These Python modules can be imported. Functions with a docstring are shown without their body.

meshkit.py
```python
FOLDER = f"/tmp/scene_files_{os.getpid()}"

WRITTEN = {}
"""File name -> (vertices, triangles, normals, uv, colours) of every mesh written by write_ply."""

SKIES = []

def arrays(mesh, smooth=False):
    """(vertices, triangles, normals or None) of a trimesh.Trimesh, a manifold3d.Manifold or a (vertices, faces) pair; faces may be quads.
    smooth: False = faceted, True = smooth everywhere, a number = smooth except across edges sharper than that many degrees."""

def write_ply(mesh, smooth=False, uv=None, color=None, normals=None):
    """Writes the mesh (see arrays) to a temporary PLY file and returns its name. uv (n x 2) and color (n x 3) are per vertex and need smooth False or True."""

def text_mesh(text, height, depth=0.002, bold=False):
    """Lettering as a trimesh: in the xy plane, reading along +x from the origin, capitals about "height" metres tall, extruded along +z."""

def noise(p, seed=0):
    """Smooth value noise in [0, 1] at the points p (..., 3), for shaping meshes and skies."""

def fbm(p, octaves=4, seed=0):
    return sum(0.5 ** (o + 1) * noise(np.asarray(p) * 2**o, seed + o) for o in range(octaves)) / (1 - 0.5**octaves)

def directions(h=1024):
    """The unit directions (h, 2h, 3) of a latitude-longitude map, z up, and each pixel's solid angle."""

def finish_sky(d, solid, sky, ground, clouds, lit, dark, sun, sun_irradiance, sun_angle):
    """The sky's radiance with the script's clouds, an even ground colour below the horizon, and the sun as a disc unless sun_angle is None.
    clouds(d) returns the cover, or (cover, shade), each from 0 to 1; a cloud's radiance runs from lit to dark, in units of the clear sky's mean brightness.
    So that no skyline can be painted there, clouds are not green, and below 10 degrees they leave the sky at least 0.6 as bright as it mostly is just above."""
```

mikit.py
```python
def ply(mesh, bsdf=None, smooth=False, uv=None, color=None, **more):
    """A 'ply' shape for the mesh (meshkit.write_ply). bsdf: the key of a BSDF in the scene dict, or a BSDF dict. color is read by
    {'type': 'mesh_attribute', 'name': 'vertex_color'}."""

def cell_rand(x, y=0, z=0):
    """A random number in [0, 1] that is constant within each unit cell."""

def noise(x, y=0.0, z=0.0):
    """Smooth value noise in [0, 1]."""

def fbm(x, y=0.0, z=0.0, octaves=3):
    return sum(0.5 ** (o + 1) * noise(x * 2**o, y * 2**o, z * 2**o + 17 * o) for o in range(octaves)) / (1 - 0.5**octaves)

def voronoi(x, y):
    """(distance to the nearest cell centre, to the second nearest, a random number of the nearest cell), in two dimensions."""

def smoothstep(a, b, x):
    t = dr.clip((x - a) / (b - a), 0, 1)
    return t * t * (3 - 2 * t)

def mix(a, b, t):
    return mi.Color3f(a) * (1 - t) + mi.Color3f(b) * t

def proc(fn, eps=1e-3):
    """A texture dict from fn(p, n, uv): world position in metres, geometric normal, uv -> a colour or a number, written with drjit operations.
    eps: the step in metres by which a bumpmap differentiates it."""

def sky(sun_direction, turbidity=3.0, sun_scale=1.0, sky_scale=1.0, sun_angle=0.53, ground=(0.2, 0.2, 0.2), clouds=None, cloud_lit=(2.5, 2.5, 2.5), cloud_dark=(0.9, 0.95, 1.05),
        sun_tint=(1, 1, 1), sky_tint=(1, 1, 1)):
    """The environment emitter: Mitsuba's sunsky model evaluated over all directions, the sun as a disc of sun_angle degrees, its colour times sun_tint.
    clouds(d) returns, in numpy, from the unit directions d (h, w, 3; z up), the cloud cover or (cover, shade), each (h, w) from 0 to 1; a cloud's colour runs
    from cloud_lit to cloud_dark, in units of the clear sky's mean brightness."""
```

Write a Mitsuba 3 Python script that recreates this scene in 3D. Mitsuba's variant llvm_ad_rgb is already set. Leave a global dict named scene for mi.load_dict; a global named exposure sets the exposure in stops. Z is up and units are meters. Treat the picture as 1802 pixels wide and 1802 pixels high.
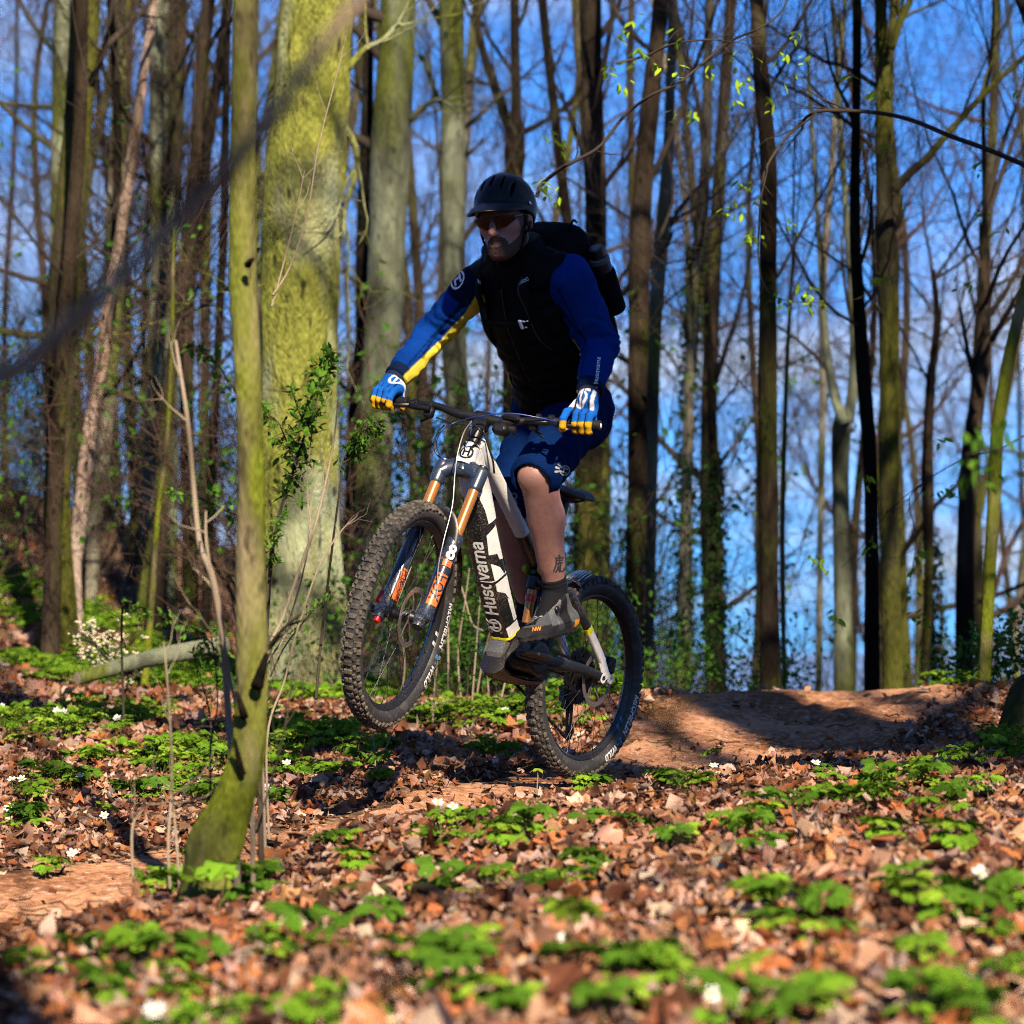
import math, random
import numpy as np, trimesh
import mitsuba as mi, drjit as dr
import mikit, meshkit
from mikit import noise, fbm, voronoi, cell_rand, smoothstep, mix, proc
import manifold3d as m3
import shapely, shapely.geometry as sg
from shapely import affinity
from scipy.interpolate import RBFInterpolator

T = mi.ScalarTransform4f
scene, labels = {}, {}
A3 = lambda *v: np.array(v, float)

# ------------------------------------------------------------------ camera, sky, exposure
EYE = A3(0, 0, 0.46)
FPX = 4900.0                                   # focal length in pixels of the 1802 px wide photograph
PITCH = math.atan(249 / FPX)
FWD = A3(0, math.cos(PITCH), math.sin(PITCH))
scene['camera'] = {
    'type': 'thinlens', 'fov': math.degrees(2 * math.atan(901 / FPX)), 'fov_axis': 'x',
    'to_world': T().look_at(origin=EYE.tolist(), target=(EYE + FWD).tolist(), up=[0, 0, 1]),
    'aperture_radius': 0.0115, 'focus_distance': 9.55, 'near_clip': 0.05, 'far_clip': 2000.0}
SUN_AZ, SUN_EL = math.radians(14), math.radians(33)
SUN = A3(math.sin(SUN_AZ) * math.cos(SUN_EL), -math.cos(SUN_AZ) * math.cos(SUN_EL), math.sin(SUN_EL))


def sky_clouds(d):
    q = d / np.maximum(d[..., 2:] + 0.25, 0.05)
    n = meshkit.fbm(np.stack([q[..., 0] * 2.6 + q[..., 1] * 1.0, q[..., 1] * 5.0, q[..., 2] * 0 + 3.1], -1), 5, seed=4)
    cover = np.clip((n - 0.47) * 2.6, 0, 1) * 0.7
    low = np.exp(-np.clip(d[..., 2], 0, 1) / 0.10)
    cover = np.clip(cover + low * np.clip((n - 0.36) * 3.2, 0, 1) * 0.45, 0, 1)
    return cover, np.full(cover.shape, 0.15)


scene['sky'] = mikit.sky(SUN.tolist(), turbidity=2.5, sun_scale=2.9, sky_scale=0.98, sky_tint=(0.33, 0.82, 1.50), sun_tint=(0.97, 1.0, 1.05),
                         clouds=sky_clouds, cloud_lit=(2.5, 2.6, 2.75), cloud_dark=(1.0, 1.1, 1.3), ground=(0.10, 0.19, 0.40))  # blue ground colour stands in for pale distant haze below the horizon
exposure = 2.2


# ------------------------------------------------------------------ helpers
def at(px, py, Y):
    """The point at depth Y seen at a pixel of the photograph: how things were measured."""
    x, v = (px - 901) / FPX, (901 - py) / FPX
    d = A3(x, math.cos(PITCH) - v * math.sin(PITCH), math.sin(PITCH) + v * math.cos(PITCH))
    return EYE + d * (Y / d[1])


def unit(v):
    v = np.asarray(v, float)
    return v / (np.linalg.norm(v) + 1e-12)


def smooth_path(pts, n):
    """A Catmull-Rom curve through the points, n samples; extra columns (radii) are carried along."""
    p = np.asarray(pts, float)
    if len(p) == 2:
        t = np.linspace(0, 1, n)[:, None]
        return p[0] * (1 - t) + p[1] * t
    q = np.vstack([2 * p[0] - p[1], p, 2 * p[-1] - p[-2]])
    s = np.linspace(0, len(p) - 1 - 1e-9, n)
    i = s.astype(int)
    t = (s - i)[:, None]
    a, b, c, d = q[i], q[i + 1], q[i + 2], q[i + 3]
    return 0.5 * (2 * b + (c - a) * t + (2 * a - 5 * b + 4 * c - d) * t**2 + (3 * b - a - 3 * c + d) * t**3)


def frames(p, up=None):
    t = np.gradient(p, axis=0)
    t /= np.linalg.norm(t, axis=1, keepdims=True) + 1e-12
    a = np.zeros_like(p)
    a0 = A3(1, 0, 0) if abs(t[0][0]) < 0.8 else A3(0, 1, 0)
    if up is not None:
        a0 = np.asarray(up, float)
    for i in range(len(p)):
        a0 = a0 - t[i] * (a0 @ t[i])
        a0 = a0 / (np.linalg.norm(a0) + 1e-12)
        a[i] = a0
    return t, a, np.cross(t, a)


class MB:
    """Collects pieces into one mesh, with a colour per vertex if wanted."""
    def __init__(self):
        self.v, self.f, self.c, self.n = [], [], [], 0

    def add(self, v, f, c=None):
        v, f = np.asarray(v, float), np.asarray(f, int)
        if f.shape[1] == 4:
            f = np.vstack([f[:, [0, 1, 2]], f[:, [0, 2, 3]]])
        self.v.append(v); self.f.append(f + self.n); self.n += len(v)
        c = (1, 1, 1) if c is None else c
        self.c.append(np.broadcast_to(np.asarray(c, float), (len(v), 3)))
        return self

    def mesh(self, m, c=None):
        return self.add(m.vertices, m.faces, c)

    def tube(self, pts, radii, sides=8, cap=True, c=None, flat=None, up=None, ring=None, rad=None):
        """A tube; ring = cross-section (k,2) in units of the radius; rad(points, ring index array) may displace."""
        p = np.asarray(pts, float)
        r = np.broadcast_to(np.asarray(radii, float), (len(p),)) if np.ndim(radii) < 2 else np.asarray(radii, float)
        t, a, b = frames(p, up)
        if ring is None:
            ang = np.arange(sides) * 2 * np.pi / sides
            ring = np.stack([np.cos(ang), np.sin(ang)], 1)
        k = len(ring)
        if r.ndim == 1:
            r = np.stack([r, r], 1)
        off = ring[None, :, 0, None] * a[:, None] * r[:, None, :1] + ring[None, :, 1, None] * b[:, None] * r[:, None, 1:]
        v = (p[:, None] + off)
        if rad is not None:
            v = v + off * rad(v)[..., None]
        v = v.reshape(-1, 3)
        i, j = np.meshgrid(np.arange(len(p) - 1), np.arange(k), indexing='ij')
        q = np.stack([i * k + j, i * k + (j + 1) % k, (i + 1) * k + (j + 1) % k, (i + 1) * k + j], -1).reshape(-1, 4)
        f = np.vstack([q[:, [0, 1, 2]], q[:, [0, 2, 3]]])
        if cap:
            n = len(v)
            v = np.vstack([v, p[:1], p[-1:]])
            jj = np.arange(k)
            f = np.vstack([f, np.stack([(jj + 1) % k, jj, jj * 0 + n], 1), np.stack([(len(p) - 1) * k + jj, (len(p) - 1) * k + (jj + 1) % k, jj * 0 + n + 1], 1)])
        return self.add(v, f, c)

    def cyl(self, a, b, r, sides=20, r2=None, chamfer=0.0, c=None):
        a, b = np.asarray(a, float), np.asarray(b, float)
        r2 = r if r2 is None else r2
        if chamfer > 0:
            d = unit(b - a) * chamfer
            return self.tube([a, a + d, b - d, b], [r - chamfer, r, r2, r2 - chamfer], sides, c=c)
        return self.tube([a, b], [r, r2], sides, c=c)

    def box(self, center, size, R=None, bevel=0.0, c=None):
        m = rbox(size, bevel)
        v = np.array(m.vertices)
        if R is not None:
            v = v @ np.asarray(R).T
        return self.add(v + np.asarray(center), m.faces, c)

    def twig(self, pts, r, sides, c=None):
        """As tube, without caps, put off and done for all twigs of one kind at once."""
        self.later = getattr(self, 'later', {})
        self.later.setdefault((len(pts), sides), []).append((pts, r))

    def flush(self):
        for (n, k), rows in getattr(self, 'later', {}).items():
            p, r = np.array([x[0] for x in rows]), np.array([x[1] for x in rows])
            t = np.gradient(p, axis=1)
            t /= np.linalg.norm(t, axis=2, keepdims=True) + 1e-12
            ref = np.where(np.abs(t[:, :1, 2:]) < 0.8, A3(0, 0, 1.0), A3(1.0, 0, 0))
            a = np.cross(t, np.broadcast_to(ref, t.shape))
            a /= np.linalg.norm(a, axis=2, keepdims=True) + 1e-9
            b = np.cross(t, a)
            g = np.arange(k) * 2 * np.pi / k
            v = p[:, :, None] + r[:, :, None, None] * (np.cos(g)[None, None, :, None] * a[:, :, None] + np.sin(g)[None, None, :, None] * b[:, :, None])
            i, j = np.meshgrid(np.arange(n - 1), np.arange(k), indexing='ij')
            q = np.stack([i * k + j, i * k + (j + 1) % k, (i + 1) * k + (j + 1) % k, (i + 1) * k + j], -1).reshape(-1, 4)
            q = (q[None] + (np.arange(len(p)) * n * k)[:, None, None]).reshape(-1, 4)
            self.add(v.reshape(-1, 3), q)
        self.later = {}

    def done(self):
        self.flush()
        return np.vstack(self.v), np.vstack(self.f), np.vstack(self.c)


def rbox(size, bevel=0.0):
    s = np.asarray(size, float) / 2
    if bevel <= 0:
        return trimesh.creation.box(2 * s)
    pts = []
    for sx in (-1, 1):
        for sy in (-1, 1):
            for sz in (-1, 1):
                for k in range(3):
                    q = s - bevel
                    q[k] = s[k]
                    pts.append(q * (sx, sy, sz))
    return trimesh.convex.convex_hull(np.array(pts))


def put(key, m, bsdf, smooth=False, color=False, uv=None, **more):
    """One entry of the scene. m: an MB, a trimesh or a (v, f) pair."""
    if isinstance(m, MB):
        v, f, c = m.done()
    elif isinstance(m, (tuple, list)):
        v, f = m[0], m[1]
        c = m[2] if len(m) > 2 else None
    else:
        v, f, c = np.array(m.vertices), np.array(m.faces), None
    me = trimesh.Trimesh(v, f, process=False)
    if color and smooth not in (True, False):
        smooth = True
    scene[key] = mikit.ply(me, bsdf, smooth=smooth, color=np.asarray(c) * K_A if color else None, uv=uv, **more)
    return key


def tag(key, label, category=None, group=None, kind=None):
    d = {'label': label}
    if category: d['category'] = category
    if group: d['group'] = group
    if kind: d['kind'] = kind
    labels[key] = d


COUNT = {}
def numbered(name):
    k = COUNT.get(name, 0)
    COUNT[name] = k + 1
    return name if k == 0 else f'{name}_{k:03d}'


def sub(parent, name):
    """The next free key of a part."""
    return numbered(parent + '__' + name)


def vf_smooth(v, f, it=5, lam=0.5):
    """Plain Laplacian/Taubin smoothing."""
    m = trimesh.Trimesh(v, f, process=False)
    trimesh.smoothing.filter_taubin(m, lamb=lam, nu=lam + 0.03, iterations=it)
    return np.array(m.vertices)


def surface_nets(fn, lo, hi, h, block=20, slack=0.012):
    """The zero surface of fn(points (n,3)) inside the box, as (v, f) triangles (naive surface nets).
    Blocks whose middle is far from the surface are not sampled finely."""
    lo, hi = np.asarray(lo, float), np.asarray(hi, float)
    n = np.ceil((hi - lo) / h).astype(int) + 1
    g = [lo[k] + np.arange(n[k]) * h for k in range(3)]
    d = np.empty(n, np.float32)
    nb = -(-n // block)
    mids = np.stack(np.meshgrid(*[lo[k] + (np.arange(nb[k]) * block + block / 2) * h for k in range(3)], indexing='ij'), -1)
    dm = fn(mids.reshape(-1, 3)).reshape(nb)
    reach = block * h * 0.88 + slack
    for b in np.ndindex(*nb):
        w = tuple(slice(b[k] * block, min((b[k] + 1) * block, n[k])) for k in range(3))
        if abs(dm[b]) > reach:
            d[w] = dm[b]
            continue
        q = np.stack(np.meshgrid(*[g[k][w[k]] for k in range(3)], indexing='ij'), -1)
        d[w] = fn(q.reshape(-1, 3)).reshape(q.shape[:3])
    s = d < 0
    tot = np.zeros(n - 1, np.uint8)
    for o in np.ndindex(2, 2, 2):
        tot += s[tuple(slice(o[k], n[k] - 1 + o[k]) for k in range(3))]
    has = (tot > 0) & (tot < 8)
    cell = np.stack(np.nonzero(has), 1)
    idx = -np.ones(n - 1, np.int32)
    idx[has] = np.arange(len(cell))
    cnt, acc = np.zeros(len(cell)), np.zeros((len(cell), 3))
    for ax in range(3):
        e = np.zeros(3, int); e[ax] = 1
        for u in (0, 1):
            for w in (0, 1):
                o = np.zeros(3, int); o[(ax + 1) % 3] = u; o[(ax + 2) % 3] = w
                a, b = cell + o, cell + o + e
                d0, d1 = d[tuple(a.T)].astype(float), d[tuple(b.T)].astype(float)
                cr = (d0 < 0) != (d1 < 0)
                t = np.where(cr, d0 / np.where(cr, d0 - d1, 1), 0)
                cnt += cr
                for k in range(3):
                    acc[:, k] += np.where(cr, o[k] + (t if k == ax else 0), 0)
    v = lo + (cell + acc / cnt[:, None]) * h
    faces = []
    for ax in range(3):
        e = [0, 0, 0]; e[ax] = 1
        b, c = (ax + 1) % 3, (ax + 2) % 3
        d0 = s[tuple(slice(0, n[k] - e[k]) for k in range(3))]
        d1 = s[tuple(slice(e[k], n[k]) for k in range(3))]
        I = np.stack(np.nonzero(d0 != d1), 1)
        I = I[(I[:, b] > 0) & (I[:, c] > 0) & (I[:, b] < n[b] - 1) & (I[:, c] < n[c] - 1)]
        flip = d0[tuple(I.T)]
        def cid(db, dc):
            J = I.copy(); J[:, b] += db; J[:, c] += dc
            return idx[tuple(J.T)]
        q = np.stack([cid(-1, -1), cid(0, -1), cid(0, 0), cid(-1, 0)], 1)
        q = np.where(flip[:, None], q, q[:, ::-1])
        faces.append(q)
    q = np.vstack(faces)
    q = q[(q >= 0).all(1)]
    return v, np.vstack([q[:, [0, 1, 2]], q[:, [0, 2, 3]]])


# signed distances, vectorised; smooth minimum
def sd_cone(p, a, b, ra, rb):
    """Round cone between two balls (approximate)."""
    a, b = np.asarray(a, float), np.asarray(b, float)
    ab = b - a
    x, y, z = p[:, 0] - a[0], p[:, 1] - a[1], p[:, 2] - a[2]
    t = np.clip((x * ab[0] + y * ab[1] + z * ab[2]) / (ab @ ab + 1e-12), 0, 1)
    return np.sqrt((x - t * ab[0])**2 + (y - t * ab[1])**2 + (z - t * ab[2])**2) - (ra + (rb - ra) * t)


def far_from(p, c, R, more=.10):
    """None if the block of points comes near the ball (c, R); else a number below its distance."""
    m = (p[0] + p[-1]) / 2 if len(p) > 1 else p[0]
    lo = p.min(0); hi = p.max(0)
    g = np.linalg.norm(np.maximum(np.maximum(lo - c, np.asarray(c) - hi), 0)) - R
    return None if g < more or len(p) < 4000 and np.ptp(p, axis=0).max() > .5 else g


def sd_ell(p, c, r, R=None):
    q = p - np.asarray(c)
    if R is not None:
        q = q @ np.asarray(R)          # columns of R = the axes
    r = np.asarray(r, float)
    k0 = np.sqrt((q[:, 0] / r[0])**2 + (q[:, 1] / r[1])**2 + (q[:, 2] / r[2])**2)
    k1 = np.sqrt((q[:, 0] / r[0]**2)**2 + (q[:, 1] / r[1]**2)**2 + (q[:, 2] / r[2]**2)**2)
    return k0 * (k0 - 1) / (k1 + 1e-9)


def smin(a, b, k):
    h = np.clip(0.5 + 0.5 * (b - a) / k, 0, 1)
    return b * (1 - h) + a * h - k * h * (1 - h)


def smax(a, b, k):
    return -smin(-a, -b, k)


# ------------------------------------------------------------------ materials
K_A = 0.66                                     # all the colours below, as measured by eye, times this are the reflectances


def rgb(*c):
    return {'type': 'rgb', 'value': [float(x) * K_A for x in c]}


def tinted(mesh, bsdf, color):
    return mikit.ply(mesh, bsdf, color=np.asarray(color) * K_A)


def material(name, color, rough=0.6, spec=0.4, metallic=0.0, two=True, **more):
    b = {'type': 'principled', 'base_color': color if isinstance(color, dict) else rgb(*color), 'roughness': rough, 'metallic': metallic, 'specular': spec, **more}
    scene[name] = {'type': 'twosided', 'bsdf': b} if two else b
    return name


def bumped(name, color, height, scale, rough=0.9, spec=0.03, eps=2e-3):
    inner = {'type': 'principled', 'base_color': color if isinstance(color, dict) else rgb(*color), 'roughness': rough, 'specular': spec}
    scene[name] = {'type': 'twosided', 'bsdf': {'type': 'bumpmap', 'arbitrary': proc(height, eps), 'scale': scale, 'bsdf': inner}}
    return name


VC = {'type': 'mesh_attribute', 'name': 'vertex_color'}


def bark_color(c_a, c_b, c_dark, s=1.0, moss=None, moss_amount=0.0, speck=0.5, foot=None):
    """Two tones in patches, vertical streaks, dark specks, moss in patches."""
    def fn(p, n, uv):
        x, y, z = p.x * s, p.y * s, p.z * s
        big = fbm(x * 1.7 + 3, y * 1.7, z * 0.55, 3)
        streak = fbm(x * 30, y * 30, z * 3.2, 3)
        fine = noise(x * 70, y * 70, z * 30)
        c = mix(c_a, c_b, smoothstep(0.32, 0.66, 0.6 * big + 0.4 * streak))
        c = c * (0.42 + 0.85 * smoothstep(0.30, 0.62, fbm(x * 3.6 + 5, y * 3.6, z * 1.3, 3)))
        if moss is not None:
            m = smoothstep(0.62 - 0.35 * moss_amount, 0.78 - 0.35 * moss_amount, fbm(x * 2.3 + 9, y * 2.3, z * 0.9, 3) + 0.18 * (streak - 0.5))
            if foot is not None:            # moss tone only near the foot, painted for the yellow light there
                m = smoothstep(foot + 0.35, foot - 0.25, p.z + 0.5 * (big - 0.5)) * (0.55 + 0.45 * m)
            c = c * (1 - m) + mi.Color3f(moss) * (0.75 + 0.5 * fine) * m
        d = smoothstep(0.60, 0.80, 0.55 * streak + 0.45 * noise(x * 34, y * 34, z * 12))
        return mix(c, c_dark, d * speck) * (0.8 + 0.4 * fine) * K_A
    return proc(fn)


def bark_height(p, n, uv):
    return fbm(p.x * 26, p.y * 26, p.z * 5, 3) + 0.45 * noise(p.x * 110, p.y * 110, p.z * 45)


bumped('bark_mossy', bark_color((0.20, 0.205, 0.105), (0.225, 0.265, 0.185), (0.022, 0.024, 0.012), 1.0, (0.185, 0.20, 0.042), 0.60, 1.0), bark_height, 0.03)
bumped('bark_young', bark_color((0.09, 0.10, 0.02), (0.14, 0.115, 0.07), (0.02, 0.017, 0.01), 2.6, (0.105, 0.128, 0.013), 0.56, 0.7), bark_height, 0.009)
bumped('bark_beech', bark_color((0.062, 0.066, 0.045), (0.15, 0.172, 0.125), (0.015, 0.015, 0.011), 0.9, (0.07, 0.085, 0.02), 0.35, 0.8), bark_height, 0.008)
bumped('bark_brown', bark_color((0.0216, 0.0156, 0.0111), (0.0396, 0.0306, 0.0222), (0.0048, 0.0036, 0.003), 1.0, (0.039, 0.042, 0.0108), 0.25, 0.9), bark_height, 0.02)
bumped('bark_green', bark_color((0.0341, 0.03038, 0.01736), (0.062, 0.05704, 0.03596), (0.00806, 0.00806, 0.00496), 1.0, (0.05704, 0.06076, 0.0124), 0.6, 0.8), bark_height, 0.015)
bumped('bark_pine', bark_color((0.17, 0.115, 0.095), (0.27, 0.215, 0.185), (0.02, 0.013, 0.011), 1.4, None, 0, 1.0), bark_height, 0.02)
bumped('bark_dark', bark_color((0.0054, 0.0045, 0.0036), (0.0102, 0.0084, 0.0066), (0.0018, 0.0018, 0.0018), 1.0, None, 0, 0.8), bark_height, 0.015)  # near black: the shade on the black trunks is put into this colour
bumped('bark_pale', bark_color((0.1023, 0.0924, 0.0693), (0.165, 0.1617, 0.132), (0.0363, 0.0297, 0.0231), 0.9, (0.0924, 0.1023, 0.033), 0.3, 0.5), bark_height, 0.008)
bumped('bark_litfoot', bark_color((0.024, 0.017, 0.0125), (0.042, 0.033, 0.024), (0.005, 0.004, 0.0035), 1.0, (0.17, 0.165, 0.035), 0.5, 0.9, 1.75), bark_height, 0.018)  # yellow light on the foot put into the bark as a moss tone
material('twig_bark', (0.046, 0.037, 0.030), 0.9, 0.04)
material('twig_green', (0.06, 0.056, 0.025), 0.9, 0.04)
material('twig_red', (0.065, 0.042, 0.034), 0.9, 0.04)
material('dead_stem', (0.22, 0.18, 0.135), 0.85, 0.2)
# ------------------------------------------------------------------ the lie of the land
_ctl = np.array([
    (0, 2.0, -0.10), (-0.8, 3.0, -0.12), (0.8, 3.0, -0.09), (0, 4.2, -0.10), (0.8, 4.6, -0.06), (-0.8, 4.6, -0.125), (0.1, 6.0, -0.05), (1.1, 6.0, -0.01), (-0.6, 5.4, -0.12),
    (0.3, 8.0, 0.02), (1.4, 8.0, 0.05), (-0.25, 7.6, -0.03), (-0.72, 6.3, -0.12), (-0.62, 5.9, -0.12), (0.25, 10.0, 0.0), (0.9, 10.2, 0.03), (1.9, 10.4, 0.05), (-0.35, 9.2, -0.06), (-0.9, 8.2, -0.13), (-1.25, 7.2, -0.175), (-1.3, 6.2, -0.17), (-1.3, 5.3, -0.165), (-2.2, 6.5, -.10),
    (-1.8, 9.5, -0.12), (-1.0, 10.2, -0.05), (-0.7, 12, 0.02), (-2.2, 12, 0.0), (-1.2, 14.5, 0.10), (-2.6, 15, 0.15), (-1.33, 18, 0.15), (-3.2, 20, 0.30), (-3.3, 24, 0.56), (-5.4, 32, 1.35), (-9, 32, 2.0), (-9, 20, 0.9), (-9, 10, 0.2),
    (-2.2, 26, 0.5), (-4, 45, 2.2), (-12, 60, 4.0), (-7, 60, 2.6), (-1.0, 45, 0.2), (-2.0, 60, 0.0),
    (0.2, 12, 0.06), (0.75, 12, 0.10), (1.0, 13.2, 0.20), (1.45, 13.4, 0.235), (1.45, 14.6, 0.285), (1.95, 14.4, 0.285), (2.45, 14.2, 0.27), (1.9, 12.6, 0.14), (1.5, 11.6, 0.045), (2.3, 11.6, 0.06), (3.2, 14, 0.20), (3.6, 11, 0.1),
    (-0.3, 15, 0.18), (0.5, 15.2, 0.16), (1.0, 16, 0.12), (2.0, 16.5, 0.12), (3.0, 16.5, 0.0), (0.8, 19, -0.25), (2.4, 20, -0.5), (4.5, 22, -0.9), (-0.2, 22, -0.05), (1.5, 30, -1.8), (5, 32, -2.4), (-0.2, 32, -0.7), (3, 60, -5), (12, 60, -6), (12, 20, -1.2), (10, 6, 0), (6, 3, 0), (-6, 2, -0.1), (0, -10, 0), (10, -10, 0), (-10, -10, 0.1),
    (0, 100, -6), (30, 100, -9), (-30, 100, 3), (-60, 40, 4), (60, 40, -6), (60, -20, 0), (-60, -20, 0)], float)
_rbf = RBFInterpolator(_ctl[:, :2], _ctl[:, 2], kernel='linear', smoothing=0.02)
# the trail, from over the mound on the right, under the bike and away to the left of the camera
TRAIL = smooth_path([(2.3, 17.5), (1.75, 14.6), (1.15, 12.4), (0.62, 10.9), (0.2, 10.0), (-0.40, 9.0), (-0.92, 8.0), (-1.26, 7.1), (-1.42, 6.2), (-1.45, 5.2), (-1.5, 3.6)], 60)
_txy, _th = None, None


def trail_dist(x, y):
    """Distance from the trail's centre line (numpy)."""
    q = np.stack([np.ravel(x), np.ravel(y)], 1)
    best = np.full(len(q), 1e9)
    for a, b in zip(TRAIL[:-1], TRAIL[1:]):
        ab = b - a
        t = np.clip(((q - a) @ ab) / (ab @ ab), 0, 1)
        best = np.minimum(best, np.linalg.norm(q - a - t[:, None] * ab, axis=1))
    return best.reshape(np.shape(x))


_gx = np.concatenate([-np.geomspace(4, 220, 40)[::-1], np.arange(-3.96, 3.97, 0.06), np.geomspace(4, 220, 40)])
_gy = np.concatenate([-np.geomspace(1.5, 120, 16)[::-1], np.arange(-1.4, 2.6, 0.3), np.arange(2.6, 19, 0.06), np.geomspace(19, 320, 70)])


def _ground_values(x, y):
    q = np.stack([np.ravel(x), np.ravel(y)], 1)
    z = _rbf(np.clip(q, [-60, -20], [60, 100]))
    p3 = np.stack([q[:, 0], q[:, 1], 0 * q[:, 0]], 1)
    far = np.clip((q[:, 1] - 22) / 20, 0, 1)
    z += (meshkit.fbm(p3 * 1.1, 3, 1) - 0.5) * 0.07 + (meshkit.fbm(p3 * 0.13, 2, 7) - 0.5) * 1.6 * far
    td = trail_dist(q[:, 0], q[:, 1])
    bank = (meshkit.fbm(p3 * 5.5, 3, 3) - 0.5) * 0.05
    on = np.clip((td - 0.22) / 0.25, 0, 1)
    z += bank * on + (meshkit.fbm(p3 * 9, 2, 5) - 0.5) * 0.012 - 0.035 * (1 - on)
    mound = np.exp(-((q[:, 0] - 1.7) / 1.1)**2 - ((q[:, 1] - 13.2) / 1.6)**2)
    z += mound * ((meshkit.fbm(p3 * 4.2, 3, 21) - 0.5) * 0.10 + (meshkit.fbm(p3 * 14, 2, 22) - 0.5) * 0.03)
    rut = np.exp(-((td - 0.07) / 0.03)**2) * (0.5 + meshkit.noise(p3 * 2.2, 31))
    z -= 0.022 * rut
    near = np.clip((4.2 - np.hypot(q[:, 0] * 0.3, q[:, 1])) / 3, 0, 1)
    z -= 0.03 * near
    return z.reshape(np.shape(x))


GX, GY = np.meshgrid(_gx, _gy, indexing='ij')
GZ = _ground_values(GX, GY)
from scipy.interpolate import RegularGridInterpolator
_gi = RegularGridInterpolator((_gx, _gy), GZ, bounds_error=False, fill_value=None)


def G(x, y):
    """Height of the ground."""
    return _gi(np.stack([np.asarray(x, float), np.asarray(y, float)], -1))


def GH(x, y):
    return float(np.ravel(G(x, y))[0])


def ground_at(px, py):
    """Where the ray through a pixel of the photograph meets the ground."""
    d = at(px, py, 1.0) - EYE
    t = np.linspace(2.5, 60, 4000)
    q = EYE + d * t[:, None]
    below = np.nonzero(q[:, 2] < G(q[:, 0], q[:, 1]))[0]
    return q[below[0]] if len(below) else q[-1]


def plant_at(px, py, h):
    """Where a plant h tall stands if its top shows at the pixel."""
    q = ground_at(px, py)
    for _ in range(3):
        q = ground_at(px, py + FPX * h / q[1])
    return q


def zone(x, y, names):
    """A word for where a thing shows: names are for shares of the picture's width."""
    u = 0.5 + x / y * FPX / 1802
    return names[int(np.clip(u, 0, 0.999) * len(names))]


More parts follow.
